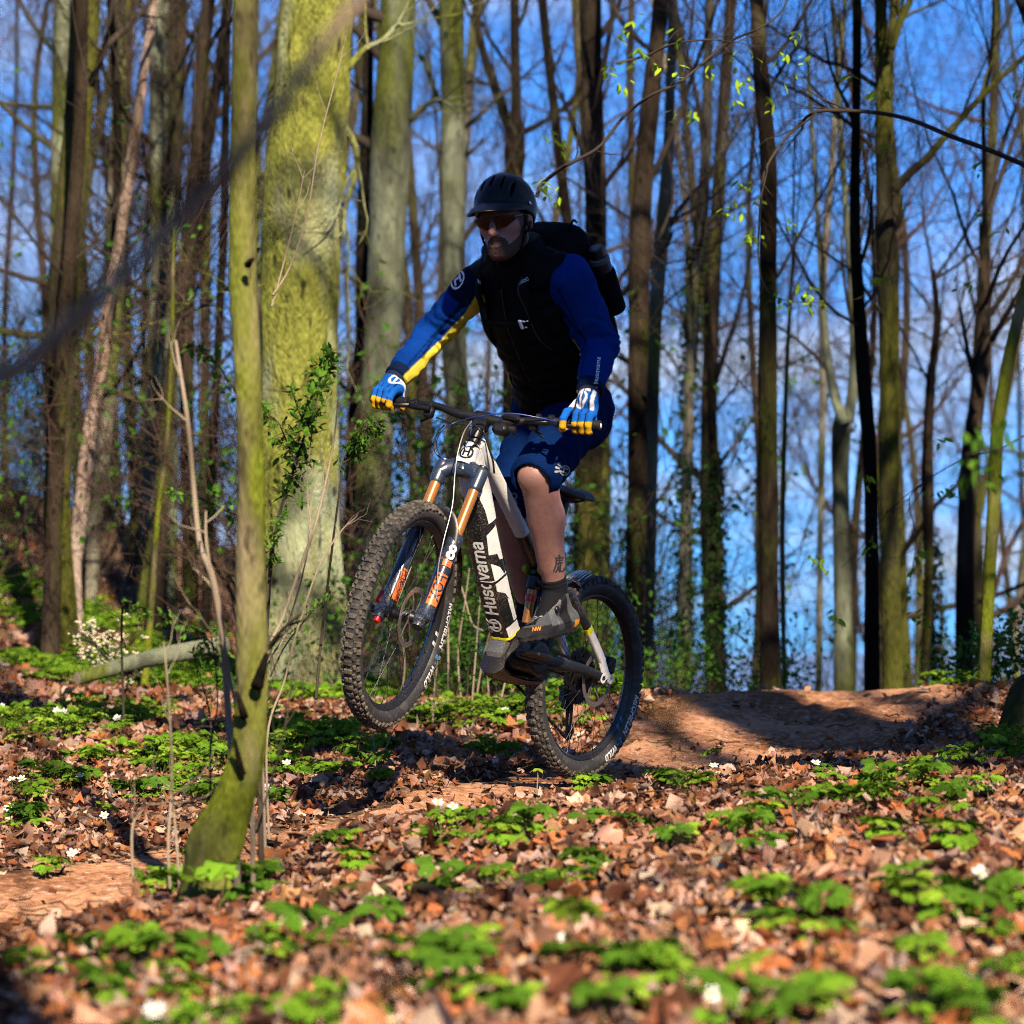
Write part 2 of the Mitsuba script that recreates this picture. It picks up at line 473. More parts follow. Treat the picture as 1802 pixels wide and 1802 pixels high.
def sheet(Z):
    n0, n1 = Z.shape
    i, j = np.meshgrid(np.arange(n0 - 1), np.arange(n1 - 1), indexing='ij')
    q = np.stack([i * n1 + j, (i + 1) * n1 + j, (i + 1) * n1 + j + 1, i * n1 + j + 1], -1).reshape(-1, 4)
    return np.stack([GX, GY, Z], -1).reshape(-1, 3), np.vstack([q[:, [0, 1, 2]], q[:, [0, 2, 3]]])


def soil(p, n, uv):
    a = fbm(p.x * 3, p.y * 3, p.z * 3, 4)
    b = fbm(p.x * 30, p.y * 30, 2, 3)
    w, _, k = voronoi(p.x * 26 + 2 * a, p.y * 26)
    c = mix((0.045, 0.028, 0.018), (0.15, 0.095, 0.06), smoothstep(0.3, 0.7, a * 0.5 + b * 0.5))
    return c * (0.55 + 0.9 * k) * (0.75 + 0.5 * b) * K_A


def dirt(p, n, uv):
    a = fbm(p.x * 2.2, p.y * 2.2, 4, 4)
    b = fbm(p.x * 45, p.y * 45, 2, 3)
    g = noise(p.x * 160, p.y * 160, 1)
    c = mix((0.15, 0.068, 0.037), (0.38, 0.20, 0.12), smoothstep(0.3, 0.7, a * 0.6 + b * 0.4))
    w, _, k = voronoi(p.x * 22 + a, p.y * 22)
    st = smoothstep(0.26, 0.18, w) * smoothstep(0.72, 0.85, k)
    return mix(c * (0.6 + 0.45 * b + 0.3 * g), (0.34, 0.26, 0.20), st) * K_A


bumped('soil', proc(soil), lambda p, n, uv: fbm(p.x * 25, p.y * 25, p.z * 25, 3), 0.03, 0.95, 0.02)
bumped('dirt', proc(dirt), lambda p, n, uv: fbm(p.x * 18, p.y * 18, p.z * 18, 4) + 0.4 * noise(p.x * 90, p.y * 90, 0), 0.03, 0.95, 0.02)
put('forest_floor', sheet(GZ), 'soil', smooth=True)
tag('forest_floor', 'brown woodland soil under the leaf litter, rising on the left and falling away behind', kind='structure')
# the beaten trail: a strip of its own lying 6 mm proud of the floor
_w = 0.34
_tc = smooth_path(TRAIL, 420)
_tt = unit(np.gradient(_tc, axis=0)[0]) if False else np.gradient(_tc, axis=0)
_tt = _tt / np.linalg.norm(_tt, axis=1, keepdims=True)
_tn = np.stack([_tt[:, 1], -_tt[:, 0]], 1)
_s = np.linspace(-1, 1, 21)
_edge = 1 + 0.5 * (meshkit.fbm(np.stack([_tc[:, 0] * 2.5, _tc[:, 1] * 2.5, 0 * _tc[:, 0]], 1), 3, 8) - 0.5)
_wide = np.interp(_tc[:, 1], [4, 7, 9, 11.5, 13, 15, 18], [0.42, 0.44, 0.34, 0.55, 0.85, 1.0, 0.8])
_q = _tc[:, None] + _tn[:, None] * (_s[None, :, None] * (_wide * _edge)[:, None, None])
_z = G(_q[..., 0], _q[..., 1]) + 0.007 - 0.02 * np.clip((np.abs(_s) - 0.8) / 0.2, 0, 1)[None]
_i, _j = np.meshgrid(np.arange(len(_tc) - 1), np.arange(20), indexing='ij')
_f = np.stack([_i * 21 + _j, _i * 21 + _j + 1, (_i + 1) * 21 + _j + 1, (_i + 1) * 21 + _j], -1).reshape(-1, 4)
put('trail', (np.concatenate([_q, _z[..., None]], -1).reshape(-1, 3), np.vstack([_f[:, [0, 1, 2]], _f[:, [0, 2, 3]]])), 'dirt', smooth=True)
tag('trail', 'beaten earth bike trail coming over the mound and passing under the bicycle', kind='structure')

rng = np.random.default_rng(33)
_st = MB()
for i in range(260):
    k = int(rng.integers(60, 380)); o = rng.normal() * .35
    x, y = _tc[k] + _tn[k] * o
    r = rng.uniform(.004, .013)
    m = trimesh.creation.icosphere(1, r)
    v = np.array(m.vertices) * (1, rng.uniform(.6, 1), rng.uniform(.4, .8)) * (1 + .25 * (meshkit.noise(np.array(m.vertices) * 180, i)[:, None] - .5))
    _st.add(v + (x, y, GH(x, y) + r * .2), m.faces)
put('trail_stones', _st, 'soil', smooth=True)
tag('trail_stones', 'small stones and crumbs of earth lying on the trail', kind='stuff')
# ------------------------------------------------------------------ trees
def rand_dir(rng):
    v = rng.normal(size=3)
    return v / np.linalg.norm(v)


def grow(mb, rng, start, d, length, r, level, sides=(7, 5, 4, 3), kids=(0, 7, 6, 5), up=0.25, wobble=0.22, leaves=None, taper=0.25, seg=(9, 7, 5, 4), spread=0.75, col=None, thin=0.0016):
    """A bough and what grows from it, down to twigs (level counts down to 0)."""
    L = 3 - level
    n = seg[min(L, 3)]
    dd = unit(d)
    st = np.cumsum(rng.normal(size=(n, 3)) * (wobble * 0.58) + (0, 0, up * 0.25), 0) + dd
    st /= np.sqrt((st * st).sum(1, keepdims=True))
    pts = np.vstack([start, start + np.cumsum(st, 0) * (length / n)])
    dd = st[-1]
    rr = r * np.linspace(1, taper, n + 1) + thin * 0.3
    mb.twig(pts, rr, sides[min(L, 3)])
    if leaves is not None and level == 0:
        leaves.append((pts[-1], dd))
    if level > 0:
        m = kids[min(level, 3)]
        m = max(1, int(round(m * rng.uniform(0.7, 1.3))))
        side = rng.uniform(0, 2 * np.pi)
        for k in range(m):
            t = rng.uniform(0.25, 1.0) if k else 1.0
            i = min(int(t * n), n - 1)
            q = pts[i] + (pts[i + 1] - pts[i]) * (t * n - i)
            ax = st[i]
            side += 2.4
            bx, by, bz = math.cos(side), math.sin(side), 0.3
            s = np.array([ax[1] * bz - ax[2] * by, ax[2] * bx - ax[0] * bz, ax[0] * by - ax[1] * bx])
            s /= math.sqrt(s @ s) + 1e-9
            nd = (ax * rng.uniform(0.5, 0.9) + s * spread * rng.uniform(0.6, 1.2))
            grow(mb, rng, q, nd, length * rng.uniform(0.42, 0.68), max(r * np.interp(t, [0, 1], [0.62, taper * 0.9]) * 0.8, thin), level - 1, sides, kids, up, wobble, leaves, taper, seg, spread, col, thin)


def trunk_mesh(path, radii, sides=20, rough=0.03, scale=1.0, flare=0.0, dz=0.12, seed=0, lobes=5):
    """A trunk as one skin with bark relief and a root flare. path (n,3) from the ground up."""
    path = np.asarray(path, float)
    ln = np.linalg.norm(np.diff(path, axis=0), axis=1).sum()
    n = max(8, int(ln / dz))
    q = smooth_path(np.column_stack([path, radii]), n)
    h = q[:, 2] - q[0, 2]

    def rad(v):
        w = v * scale
        d = (meshkit.fbm(np.stack([w[..., 0] * 9, w[..., 1] * 9, w[..., 2] * 1.6], -1), 3, seed) - 0.5) * 2 * rough
        d += (meshkit.fbm(np.stack([w[..., 0] * 3, w[..., 1] * 3, w[..., 2] * 1.1], -1), 2, seed + 5) - 0.5) * 0.22
        if flare:
            ang = np.arctan2(v[..., 1] - q[:, None, 1], v[..., 0] - q[:, None, 0])
            fl = np.exp(-np.clip(h, 0, 9) / (2.2 * q[0, 3] / 1.0 + 0.05))[:, None]
            d += flare * fl * (0.75 + 0.5 * np.cos(lobes * ang + seed) + 0.3 * np.cos(3 * ang + 1))
        return d

    mb = MB()
    mb.tube(q[:, :3], q[:, 3], sides, cap=True, rad=rad)
    return mb, q


def tree(label, bark, px, w, Y, base=None, group=None, name='tree', limbs=(), n_limbs=8, crown=True, twig='twig_bark', sides=16, dz=0.15, lean=0.0, flare=0.25, seed=0, top=9.0, cat='tree', fork=None, rough=0.03, y_wob=0.15, lvl=3, z_from=2.6):
    """One tree measured from the photograph: px = pixels up the middle of the trunk (from the ground up), w = widths there in pixels, Y = its distance."""
    rng = np.random.default_rng(seed + 1000)
    pts = np.array([at(x, y, Y) for x, y in px])
    rad = np.array(w) * Y / FPX / 2
    # down to the ground
    g = GH(pts[0, 0], Y)
    if base is None:
        if pts[0, 2] > g - 0.1:
            d = unit(pts[0] - pts[1]); d = d / max(-d[2], 0.3)
            foot = pts[0] + d * max(pts[0, 2] - g + 0.15, 0.05)
            pts = np.vstack([foot, pts]); rad = np.concatenate([[rad[0] * 1.06], rad])
    # up past the frame
    if top > pts[-1, 2] + 0.5:
        d = unit(pts[-1] - pts[-2]); d = unit(d * A3(0.6, 1, 1))
        hgt = top - pts[-1, 2]
        a = pts[-1] + d * hgt * 0.5
        b = a + d * hgt * 0.5 + A3(rng.uniform(-.3, .3), rng.uniform(-.3, .3), 0)
        pts = np.vstack([pts, a, b]); rad = np.concatenate([rad, [rad[-1] * 0.8, rad[-1] * 0.45]])
    wob = smooth_path(rng.normal(size=(4, 1)) * y_wob, len(pts))[:, 0]
    pts[1:, 1] += wob[1:] - wob[0]
    key = numbered(name)
    mb, q = trunk_mesh(pts, rad, sides, rough, 1.0 if rad[0] > 0.1 else 2.0, flare, dz, seed)
    if fork:
        for fp, fw in fork:
            fpts = np.array([at(x, y, Y) for x, y in fp]); fr = np.array(fw) * Y / FPX / 2
            d = unit(fpts[-1] - fpts[-2])
            fpts = np.vstack([fpts, fpts[-1] + d * 2.5]); fr = np.append(fr, fr[-1] * 0.5)
            m2, q2 = trunk_mesh(fpts, fr, max(8, sides - 4), rough, 1.0, 0, dz, seed + 3)
            put(sub(key, 'fork'), m2, bark, smooth=True)
            cb = MB()
            for k in range(4):
                i = int(len(q2) * rng.uniform(0.3, 0.98))
                grow(cb, rng, q2[i, :3], unit(d + rand_dir(rng) * 0.8), rng.uniform(1.0, 2.2), q2[i, 3] * 0.5, 2, up=0.3)
            tk = sub(key, 'twigs'); put(tk, cb, twig, smooth=True); labels[tk] = {'label': 'fine bare twigs of the fork', 'kind': 'stuff'}
    put(key + '__trunk', mb, bark, smooth=True)
    for lp, lw in limbs:                                # limbs seen in the photograph
        lpts = np.array([at(x, y, Y) for x, y in lp]); lr = np.array(lw) * Y / FPX / 2
        lpts[:, 1] += np.linspace(0, rng.uniform(-.4, .4), len(lpts))
        qq = smooth_path(np.column_stack([lpts, lr]), 4 * len(lpts))
        lb = MB(); lb.tube(qq[:, :3], qq[:, 3], 9)
        for k in range(5):
            i = int(len(qq) * rng.uniform(0.35, 0.98))
            grow(lb, rng, qq[i, :3], unit(unit(qq[-1, :3] - qq[0, :3]) + rand_dir(rng) * 0.7), rng.uniform(0.4, 1.1), max(qq[i, 3] * 0.5, .004), 2, kids=(0, 4, 4, 4), up=0.3)
        put(sub(key, 'branch'), lb, bark, smooth=True)
    if crown:
        cb = MB()
        for k in range(n_limbs):
            z = rng.uniform(z_from, pts[-1, 2])
            i = int(np.argmin(np.abs(q[:, 2] - z)))
            a = rng.uniform(0, 2 * np.pi)
            grow(cb, rng, q[i, :3], A3(math.cos(a), math.sin(a), rng.uniform(0.3, 1.0)), rng.uniform(0.9, 2.4), q[i, 3] * rng.uniform(0.18, 0.42), lvl, kids=(0, 5, 5, 4), up=0.35)
        for k in range(3):
            grow(cb, rng, q[-2, :3], A3(rng.normal() * .4, rng.normal() * .4, 1), rng.uniform(1.5, 3.0), q[-1, 3] * 0.7, lvl, kids=(0, 5, 5, 4), up=0.4)
        put(key + '__crown', cb, twig, smooth=True)
    tag(key, label, cat, group)
    return key, q


IVY = []
def leaf_cloud(pts, nrm, size, rng, jitter=0.5, shape=5):
    """Many small folded leaves at the points (one mesh): returns MB."""
    mb = MB()
    n = len(pts)
    a = rng.uniform(0, 2 * np.pi, n)
    up = nrm + rng.normal(size=(n, 3)) * jitter
    up /= np.linalg.norm(up, axis=1, keepdims=True)
    t = np.cross(up, rng.normal(size=(n, 3)))
    t /= np.linalg.norm(t, axis=1, keepdims=True)
    b = np.cross(up, t)
    s = size * rng.uniform(0.6, 1.3, n)
    prof = np.array([(0, 0, 0), (0.35, 0.32, 0.06), (0.35, -0.32, 0.06), (0.75, 0.22, 0.04), (0.75, -0.22, 0.04), (1.05, 0, -0.05), (0.5, 0, -0.04)])
    v = pts[:, None] + s[:, None, None] * (prof[None, :, :1] * t[:, None] + prof[None, :, 1:2] * b[:, None] + prof[None, :, 2:] * up[:, None])
    f = np.array([(0, 2, 6), (0, 6, 1), (1, 6, 3), (2, 4, 6), (3, 6, 5), (4, 5, 6)])
    F_ = (f[None] + (np.arange(n) * 7)[:, None, None]).reshape(-1, 3)
    return mb, v.reshape(-1, 3), F_


# leaf materials (thin, light passes through)
def leaf_material(name, col, trans=0.6, rough=0.45, spec_t=0.0):
    scene[name] = {'type': 'principledthin', 'base_color': col if isinstance(col, dict) else rgb(*col), 'roughness': rough, 'diff_trans': trans, 'spec_trans': 0.0, 'eta': 1.4}
    return name


leaf_material('leaf_ivy', (0.035, 0.075, 0.018), 0.3, 0.35)
leaf_material('leaf_fresh', (0.22, 0.42, 0.03), 1.0)
leaf_material('leaf_shrub', (0.075, 0.19, 0.028), 0.7)
leaf_material('leaf_vc', VC, 0.7, 0.5)

# ---- the young tree close by on the left
tree('slim young tree with yellow green bark bending out of the near slope', 'bark_young',
     [(366, 1580), (363, 1534), (381, 1481), (410, 1409), (433, 1338), (439, 1260), (441, 1165), (438, 1000), (438, 800), (431, 620), (424, 480), (424, 250), (426, 0), (428, -120)],
     [72, 64, 84, 66, 60, 54, 52, 50, 48, 47, 47, 45, 43, 42], 6.3, base=True, name='young_tree', n_limbs=2, sides=44, dz=0.014, rough=0.055, flare=0.45, seed=3, top=5.0, y_wob=0.03, z_from=3.0, lvl=2)
# ---- the big mossy tree
tree('thick mossy tree with yellow green bark standing left of the rider', 'bark_mossy',
     [(538, 1245), (537, 1180), (534, 1100), (528, 900), (523, 640), (526, 500), (533, 350), (548, 160), (560, 0), (575, -160)],
     [150, 136, 132, 130, 136, 142, 144, 138, 132, 122], 18.0, base=True, name='mossy_tree', n_limbs=4, sides=96, dz=0.022, rough=0.055, flare=0.35, seed=7, top=12.0, y_wob=0.1, z_from=7,
     limbs=[([(600, 215), (622, 250), (628, 300), (610, 360), (604, 420)], [14, 12, 11, 9, 6]), ([(612, 120), (640, 80), (668, 60), (700, 20)], [14, 11, 9, 7])])
K = [
 # label, bark, px, w, Y, extra
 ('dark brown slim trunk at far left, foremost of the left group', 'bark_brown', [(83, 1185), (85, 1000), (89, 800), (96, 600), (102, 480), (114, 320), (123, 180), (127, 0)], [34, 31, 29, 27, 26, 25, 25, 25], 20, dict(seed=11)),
 ('stout moss covered trunk close behind the dark slim trunk at far left', 'bark_green', [(118, 1120), (116, 950), (124, 750), (131, 600), (135, 500), (147, 380), (161, 200), (167, 0)], [52, 48, 44, 48, 48, 49, 50, 50], 22, dict(seed=12, sides=24)),
 ('leaning trunk with flaking pinkish bark, left of the young tree', 'bark_pine', [(128, 1060), (124, 1000), (131, 920), (142, 800), (156, 700), (171, 620), (180, 545), (203, 430), (219, 325), (238, 200), (250, 100), (265, 0)], [27, 26, 26, 25, 24, 23, 22, 21, 19, 19, 17, 16], 22.5, dict(seed=13, n_limbs=4, rough=0.06)),
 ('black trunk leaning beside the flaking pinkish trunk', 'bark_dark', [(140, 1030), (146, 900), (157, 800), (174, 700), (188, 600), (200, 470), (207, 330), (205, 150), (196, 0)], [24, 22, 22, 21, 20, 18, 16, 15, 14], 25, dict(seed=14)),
 ('pale greenish trunk behind the black leaning one', 'bark_pale', [(157, 1000), (166, 900), (181, 760), (196, 640), (206, 500), (213, 300), (214, 150), (216, 0)], [32, 29, 27, 24, 23, 22, 20, 18], 28, dict(seed=15)),
 ('reddish brown trunk rising behind the cluster of white blossom', 'bark_brown', [(268, 1135), (276, 1020), (287, 830), (300, 660), (309, 600), (326, 470), (345, 320), (351, 220), (356, 130), (373, 0)], [34, 28, 26, 25, 25, 26, 26, 24, 22, 22], 24, dict(seed=16, limbs=[([(362, 100), (375, 60), (392, 30), (408, 20)], [9, 8, 7, 5])])),
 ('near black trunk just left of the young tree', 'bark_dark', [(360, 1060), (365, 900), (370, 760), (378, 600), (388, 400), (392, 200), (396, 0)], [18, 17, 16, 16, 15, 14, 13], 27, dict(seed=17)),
 ('thin yellowish stem leaning in front of the reddish brown trunk', 'bark_young', [(258, 1150), (266, 1050), (276, 900), (290, 790), (300, 650), (304, 520), (306, 400)], [13, 11, 9, 9, 8, 7, 5], 17, dict(seed=18, top=0, n_limbs=2, z_from=1.5, lvl=2)),
 ('grey green beech trunk standing right of the mossy tree', 'bark_beech', [(655, 1225), (654, 1000), (657, 800), (670, 600), (680, 400), (686, 260), (694, 130), (700, 0)], [82, 72, 66, 63, 66, 70, 66, 62], 24, dict(seed=19, sides=28, limbs=[([(722, 210), (745, 190), (775, 180), (800, 200)], [10, 9, 7, 5])])),
 ('added black trunk drawn for the shaded lower side of the beech, behind the front wheel', 'bark_dark', [(618, 1180), (620, 1000), (622, 850), (627, 700), (640, 560), (648, 420), (650, 250)], [40, 36, 33, 30, 22, 16, 12], 26, dict(seed=20)),  # stands in for shade on the beech, drawn as a dark trunk
 ('dark trunk rising behind the right arm of the rider', 'bark_beech', [(812, 1180), (810, 960), (808, 750), (802, 640), (800, 480), (798, 300), (798, 180), (795, 0)], [48, 44, 42, 44, 42, 40, 42, 46], 27, dict(seed=21, sides=22, limbs=[([(782, 190), (765, 160), (752, 120), (740, 90)], [12, 10, 8, 6])])),
 ('yellowish trunk that forks above the helmet', 'bark_brown', [(902, 1180), (902, 900), (904, 600), (904, 330), (906, 270), (905, 215)], [42, 40, 38, 36, 38, 32], 29, dict(seed=22, top=0, crown=False, fork=[([(903, 240), (884, 190), (866, 140), (850, 90), (838, 30), (832, -60)], [22, 19, 17, 15, 14, 13]), ([(908, 225), (908, 160), (906, 80), (905, -60)], [22, 19, 18, 16])], limbs=[([(915, 235), (948, 222), (985, 200), (1010, 178), (1040, 130)], [12, 10, 8, 7, 5]), ([(895, 215), (878, 160), (850, 150), (815, 148)], [11, 10, 8, 6])])),
 ('brown trunk directly behind the backpack, with yellow light near its foot painted as a moss tone', 'bark_litfoot', [(1035, 1160), (1036, 1000), (1038, 800), (1044, 560), (1047, 380), (1043, 250), (1040, 130), (1038, 0)], [50, 46, 42, 40, 38, 40, 38, 40], 23, dict(seed=23, sides=22, limbs=[([(1058, 335), (1078, 310), (1098, 290), (1112, 270)], [12, 9, 8, 6])])),
 ('brown trunk right of the rider, with a pale one at its shoulder', 'bark_brown', [(1112, 1235), (1112, 1100), (1117, 900), (1119, 700), (1122, 500), (1132, 300), (1147, 150), (1162, 0)], [44, 38, 34, 36, 36, 34, 32, 28], 21, dict(seed=24, sides=22)),
 ('pale grey trunk pressed against the brown one right of the rider', 'bark_pale', [(1142, 1220), (1145, 1000), (1148, 800), (1152, 600), (1162, 450), (1174, 300), (1180, 150), (1184, 0)], [17, 18, 22, 24, 26, 22, 18, 16], 23, dict(seed=25)),
 ('ivy clad pale trunk, first right of the pale grey one', 'bark_pale', [(1200, 1230), (1204, 1000), (1209, 800), (1214, 600), (1220, 500), (1232, 400), (1242, 280), (1244, 180), (1246, 60), (1248, 0)], [20, 20, 20, 18, 20, 22, 20, 18, 16, 16], 25, dict(seed=26, limbs=[([(1240, 330), (1258, 290), (1280, 250), (1302, 210)], [9, 8, 7, 5]), ([(1232, 420), (1252, 400), (1280, 370), (1310, 350)], [7, 6, 5, 4])])),
 ('grey trunk with ivy on its lower half, left of the dark trunk on the crest', 'bark_brown', [(1258, 1235), (1258, 1000), (1258, 800), (1252, 640), (1246, 500)], [18, 17, 17, 15, 12], 26, dict(seed=27, top=7)),
 ('straight dark brown trunk at the left end of the mound crest', 'bark_brown', [(1360, 1225), (1358, 1000), (1357, 700), (1354, 500), (1350, 300), (1336, 150), (1330, 0)], [38, 34, 34, 32, 30, 27, 24], 17.5, dict(seed=28, sides=22, limbs=[([(1350, 165), (1375, 120), (1400, 80), (1420, 50)], [8, 7, 5, 4])])),
 ('thin yellow green stem right beside the dark trunk on the crest', 'bark_green', [(1384, 1220), (1382, 1000), (1384, 820), (1390, 640), (1398, 500)], [9, 9, 8, 8, 6], 20, dict(seed=29, top=0, n_limbs=3, z_from=1.5, lvl=2)),
 ('grey forked trunk left of the black trunk on the crest', 'bark_beech', [(1492, 1215), (1494, 1000), (1493, 860), (1490, 780), (1488, 735)], [36, 33, 32, 34, 34], 22, dict(seed=30, top=0, crown=False, fork=[([(1486, 745), (1470, 700), (1458, 640), (1450, 560), (1445, 480)], [20, 17, 14, 12, 10]), ([(1492, 742), (1500, 690), (1504, 620), (1500, 540), (1494, 450)], [20, 18, 16, 14, 12])])),
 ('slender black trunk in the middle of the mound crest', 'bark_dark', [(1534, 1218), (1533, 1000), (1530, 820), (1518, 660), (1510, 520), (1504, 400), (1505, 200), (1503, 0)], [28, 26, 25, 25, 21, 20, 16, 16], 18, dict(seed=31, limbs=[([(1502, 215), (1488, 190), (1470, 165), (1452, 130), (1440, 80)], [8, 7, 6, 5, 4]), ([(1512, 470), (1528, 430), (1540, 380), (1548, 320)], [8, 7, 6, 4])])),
 ('tall mossy trunk right of the slender black one, with a long slanting bough', 'bark_green', [(1575, 1216), (1574, 1000), (1575, 850), (1578, 600), (1577, 450), (1572, 330), (1571, 150), (1568, 40), (1566, 0)], [38, 36, 36, 36, 38, 32, 28, 26, 24], 18.5, dict(seed=32, sides=24, limbs=[([(1574, 335), (1598, 308), (1625, 285), (1660, 245), (1700, 200), (1745, 155), (1802, 105), (1850, 60)], [18, 16, 14, 12, 11, 10, 9, 8]), ([(1568, 85), (1580, 50), (1590, 25), (1602, 0), (1610, -40)], [16, 14, 13, 12, 11])])),
 ('slim brown trunk right of the tall mossy one', 'bark_brown', [(1616, 1216), (1617, 1050), (1622, 900), (1630, 780), (1640, 650), (1646, 560), (1636, 480)], [17, 16, 15, 15, 13, 11, 9], 24, dict(seed=33, top=0, n_limbs=5, z_from=2.5, lvl=2)),
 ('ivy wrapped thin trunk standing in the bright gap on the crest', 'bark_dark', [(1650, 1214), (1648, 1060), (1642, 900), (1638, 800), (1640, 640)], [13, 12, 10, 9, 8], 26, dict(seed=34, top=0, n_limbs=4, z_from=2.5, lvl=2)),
 ('grey brown trunk behind the green sapling on the right', 'bark_brown', [(1700, 1214), (1704, 1000), (1712, 830), (1726, 720), (1738, 620), (1745, 500), (1744, 380)], [34, 32, 32, 30, 28, 22, 16], 20.5, dict(seed=35, top=0, n_limbs=7, z_from=2.5, lvl=3, limbs=[([(1728, 700), (1712, 655), (1700, 600), (1690, 540)], [12, 10, 8, 6]), ([(1745, 600), (1765, 560), (1785, 520), (1802, 500)], [12, 10, 8, 6])])),
 ('bright green mossy sapling leaning right at the end of the crest', 'bark_young', [(1728, 1216), (1736, 1000), (1740, 900), (1746, 760), (1762, 660), (1776, 600), (1792, 540), (1806, 490), (1830, 400)], [22, 22, 22, 22, 22, 21, 20, 20, 18], 14.6, dict(seed=36, top=5, n_limbs=3, z_from=2.6, lvl=2)),
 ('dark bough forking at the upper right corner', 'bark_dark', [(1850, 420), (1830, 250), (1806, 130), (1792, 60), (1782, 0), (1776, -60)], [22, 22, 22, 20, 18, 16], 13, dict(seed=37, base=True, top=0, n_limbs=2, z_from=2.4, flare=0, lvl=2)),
 ('pale thin trunk left of the slender black one, high above the crest', 'bark_pale', [(1440, 1215), (1444, 900), (1448, 640), (1447, 520), (1453, 400), (1462, 300), (1468, 200), (1474, 120), (1484, 30)], [12, 12, 14, 14, 13, 12, 11, 10, 9], 30, dict(seed=38)),
]
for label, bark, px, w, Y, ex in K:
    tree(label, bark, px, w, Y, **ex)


def ivy_on(key, pts, rad, n, seed, size=0.05):
    rng = np.random.default_rng(seed)
    i = rng.integers(0, len(pts), n)
    a = rng.uniform(0, 2 * np.pi, n)
    rr = rad[i] * rng.uniform(0.95, 1.9, n) + rng.exponential(0.02, n)
    nrm = np.stack([np.cos(a), np.sin(a), 0 * a], 1)
    p = pts[i] + nrm * rr[:, None] + np.stack([0 * a, 0 * a, rng.uniform(-.1, .1, n)], 1)
    mb, v, f = leaf_cloud(p, nrm, size, rng, 0.6)
    put(key + '__ivy', (v, f), 'leaf_ivy')


for kk, (px, w, Y, n) in {'tree_015': ([(1200, 1230), (1204, 1000), (1209, 800), (1214, 600), (1226, 440)], [22, 22, 20, 18, 18], 25, 1700), 'tree_016': ([(1258, 1235), (1258, 1000), (1258, 800)], [20, 20, 16], 26, 1200), 'tree_023': ([(1650, 1214), (1648, 1060), (1642, 940)], [14, 13, 11], 26, 600)}.items():
    q = smooth_path(np.column_stack([[at(x, y, Y) for x, y in px], np.array(w) * Y / FPX / 2]), 60)
    if kk + '__trunk' in scene:
        ivy_on(kk, q[:, :3], q[:, 3], n, len(px) * 7 + n)

# ---- trees of the depth of the wood: eight kinds, set out many times
PROTO = []
for k in range(8):
    rng = np.random.default_rng(200 + k)
    h = rng.uniform(15, 21)
    pts = np.array([(0, 0, -0.6), (0, 0, 0), (rng.normal() * .15, rng.normal() * .15, h * .25), (rng.normal() * .4, rng.normal() * .4, h * .55), (rng.normal() * .8, rng.normal() * .8, h * 0.9)])
    r = rng.uniform(0.075, 0.16)
    mb, q = trunk_mesh(pts, np.array([1.15, 1.05, .85, .6, .15]) * r, 10, 0.04, 1.0, 0.2, 0.5, k)
    cb = MB()
    for j in range(12):
        z = rng.uniform(0.14, 0.92) ** 1.0 * h
        i = int(np.argmin(np.abs(q[:, 2] - z)))
        a = rng.uniform(0, 2 * np.pi)
        grow(cb, rng, q[i, :3], A3(math.cos(a), math.sin(a), rng.uniform(0.2, 0.9)), rng.uniform(1.6, 3.8) * (1.1 - 0.5 * z / h), q[i, 3] * rng.uniform(.25, .5), 3, sides=(5, 3, 3, 3), seg=(6, 5, 3, 2), kids=(0, 4, 4, 5), up=0.35, thin=0.0035)
    PROTO.append((mikit.ply(trimesh.Trimesh(*mb.done()[:2], process=False), ['bark_brown', 'bark_green', 'bark_beech', 'bark_pale', 'bark_brown', 'bark_dark', 'bark_brown', 'bark_green'][k], smooth=True),
                  mikit.ply(trimesh.Trimesh(*cb.done()[:2], process=False), ['twig_bark', 'twig_red', 'twig_green'][k % 3], smooth=True)))
rng = np.random.default_rng(41)
spots, tries = [], 0
while len(spots) < 76 and tries < 4000:
    tries += 1
    Y = 27 + 55 * rng.uniform() ** 1.15
    X = rng.uniform(-0.25, 0.25) * Y
    if X / Y > 0.05 and rng.uniform() < 0.45:
        continue
    if all(math.hypot(X - a, Y - b) > 1.5 for a, b in spots):
        spots.append((X, Y))
for i, (X, Y) in enumerate(spots):
    k = int(rng.integers(0, 8))
    s = rng.uniform(0.75, 1.15)
    M = T().translate([X, Y, GH(X, Y)]).rotate([0, 0, 1], float(rng.uniform(0, 360))).rotate([1, 0, 0], float(rng.normal() * 2.0)).scale([s * rng.uniform(.7, 1.2)] * 2 + [s])
    key = numbered('bare_tree')
    scene[key + '__trunk'] = {**PROTO[k][0], 'to_world': M}
    scene[key + '__crown'] = {**PROTO[k][1], 'to_world': M}
    tag(key, ('bare brown tree ', 'bare greenish tree ', 'bare grey tree ', 'bare pale tree ', 'bare brown tree ', 'bare dark tree ', 'bare brown tree ', 'bare greenish tree ')[k] + zone(X, Y, ['deep in the wood at the far left', 'deep in the wood behind the young tree and mossy tree', 'deep in the wood behind the rider', 'deep in the wood behind the ivy clad trunks', 'seen beyond the mound crest', 'beyond the right end of the crest']), 'tree', 'bare trees deep in the wood')

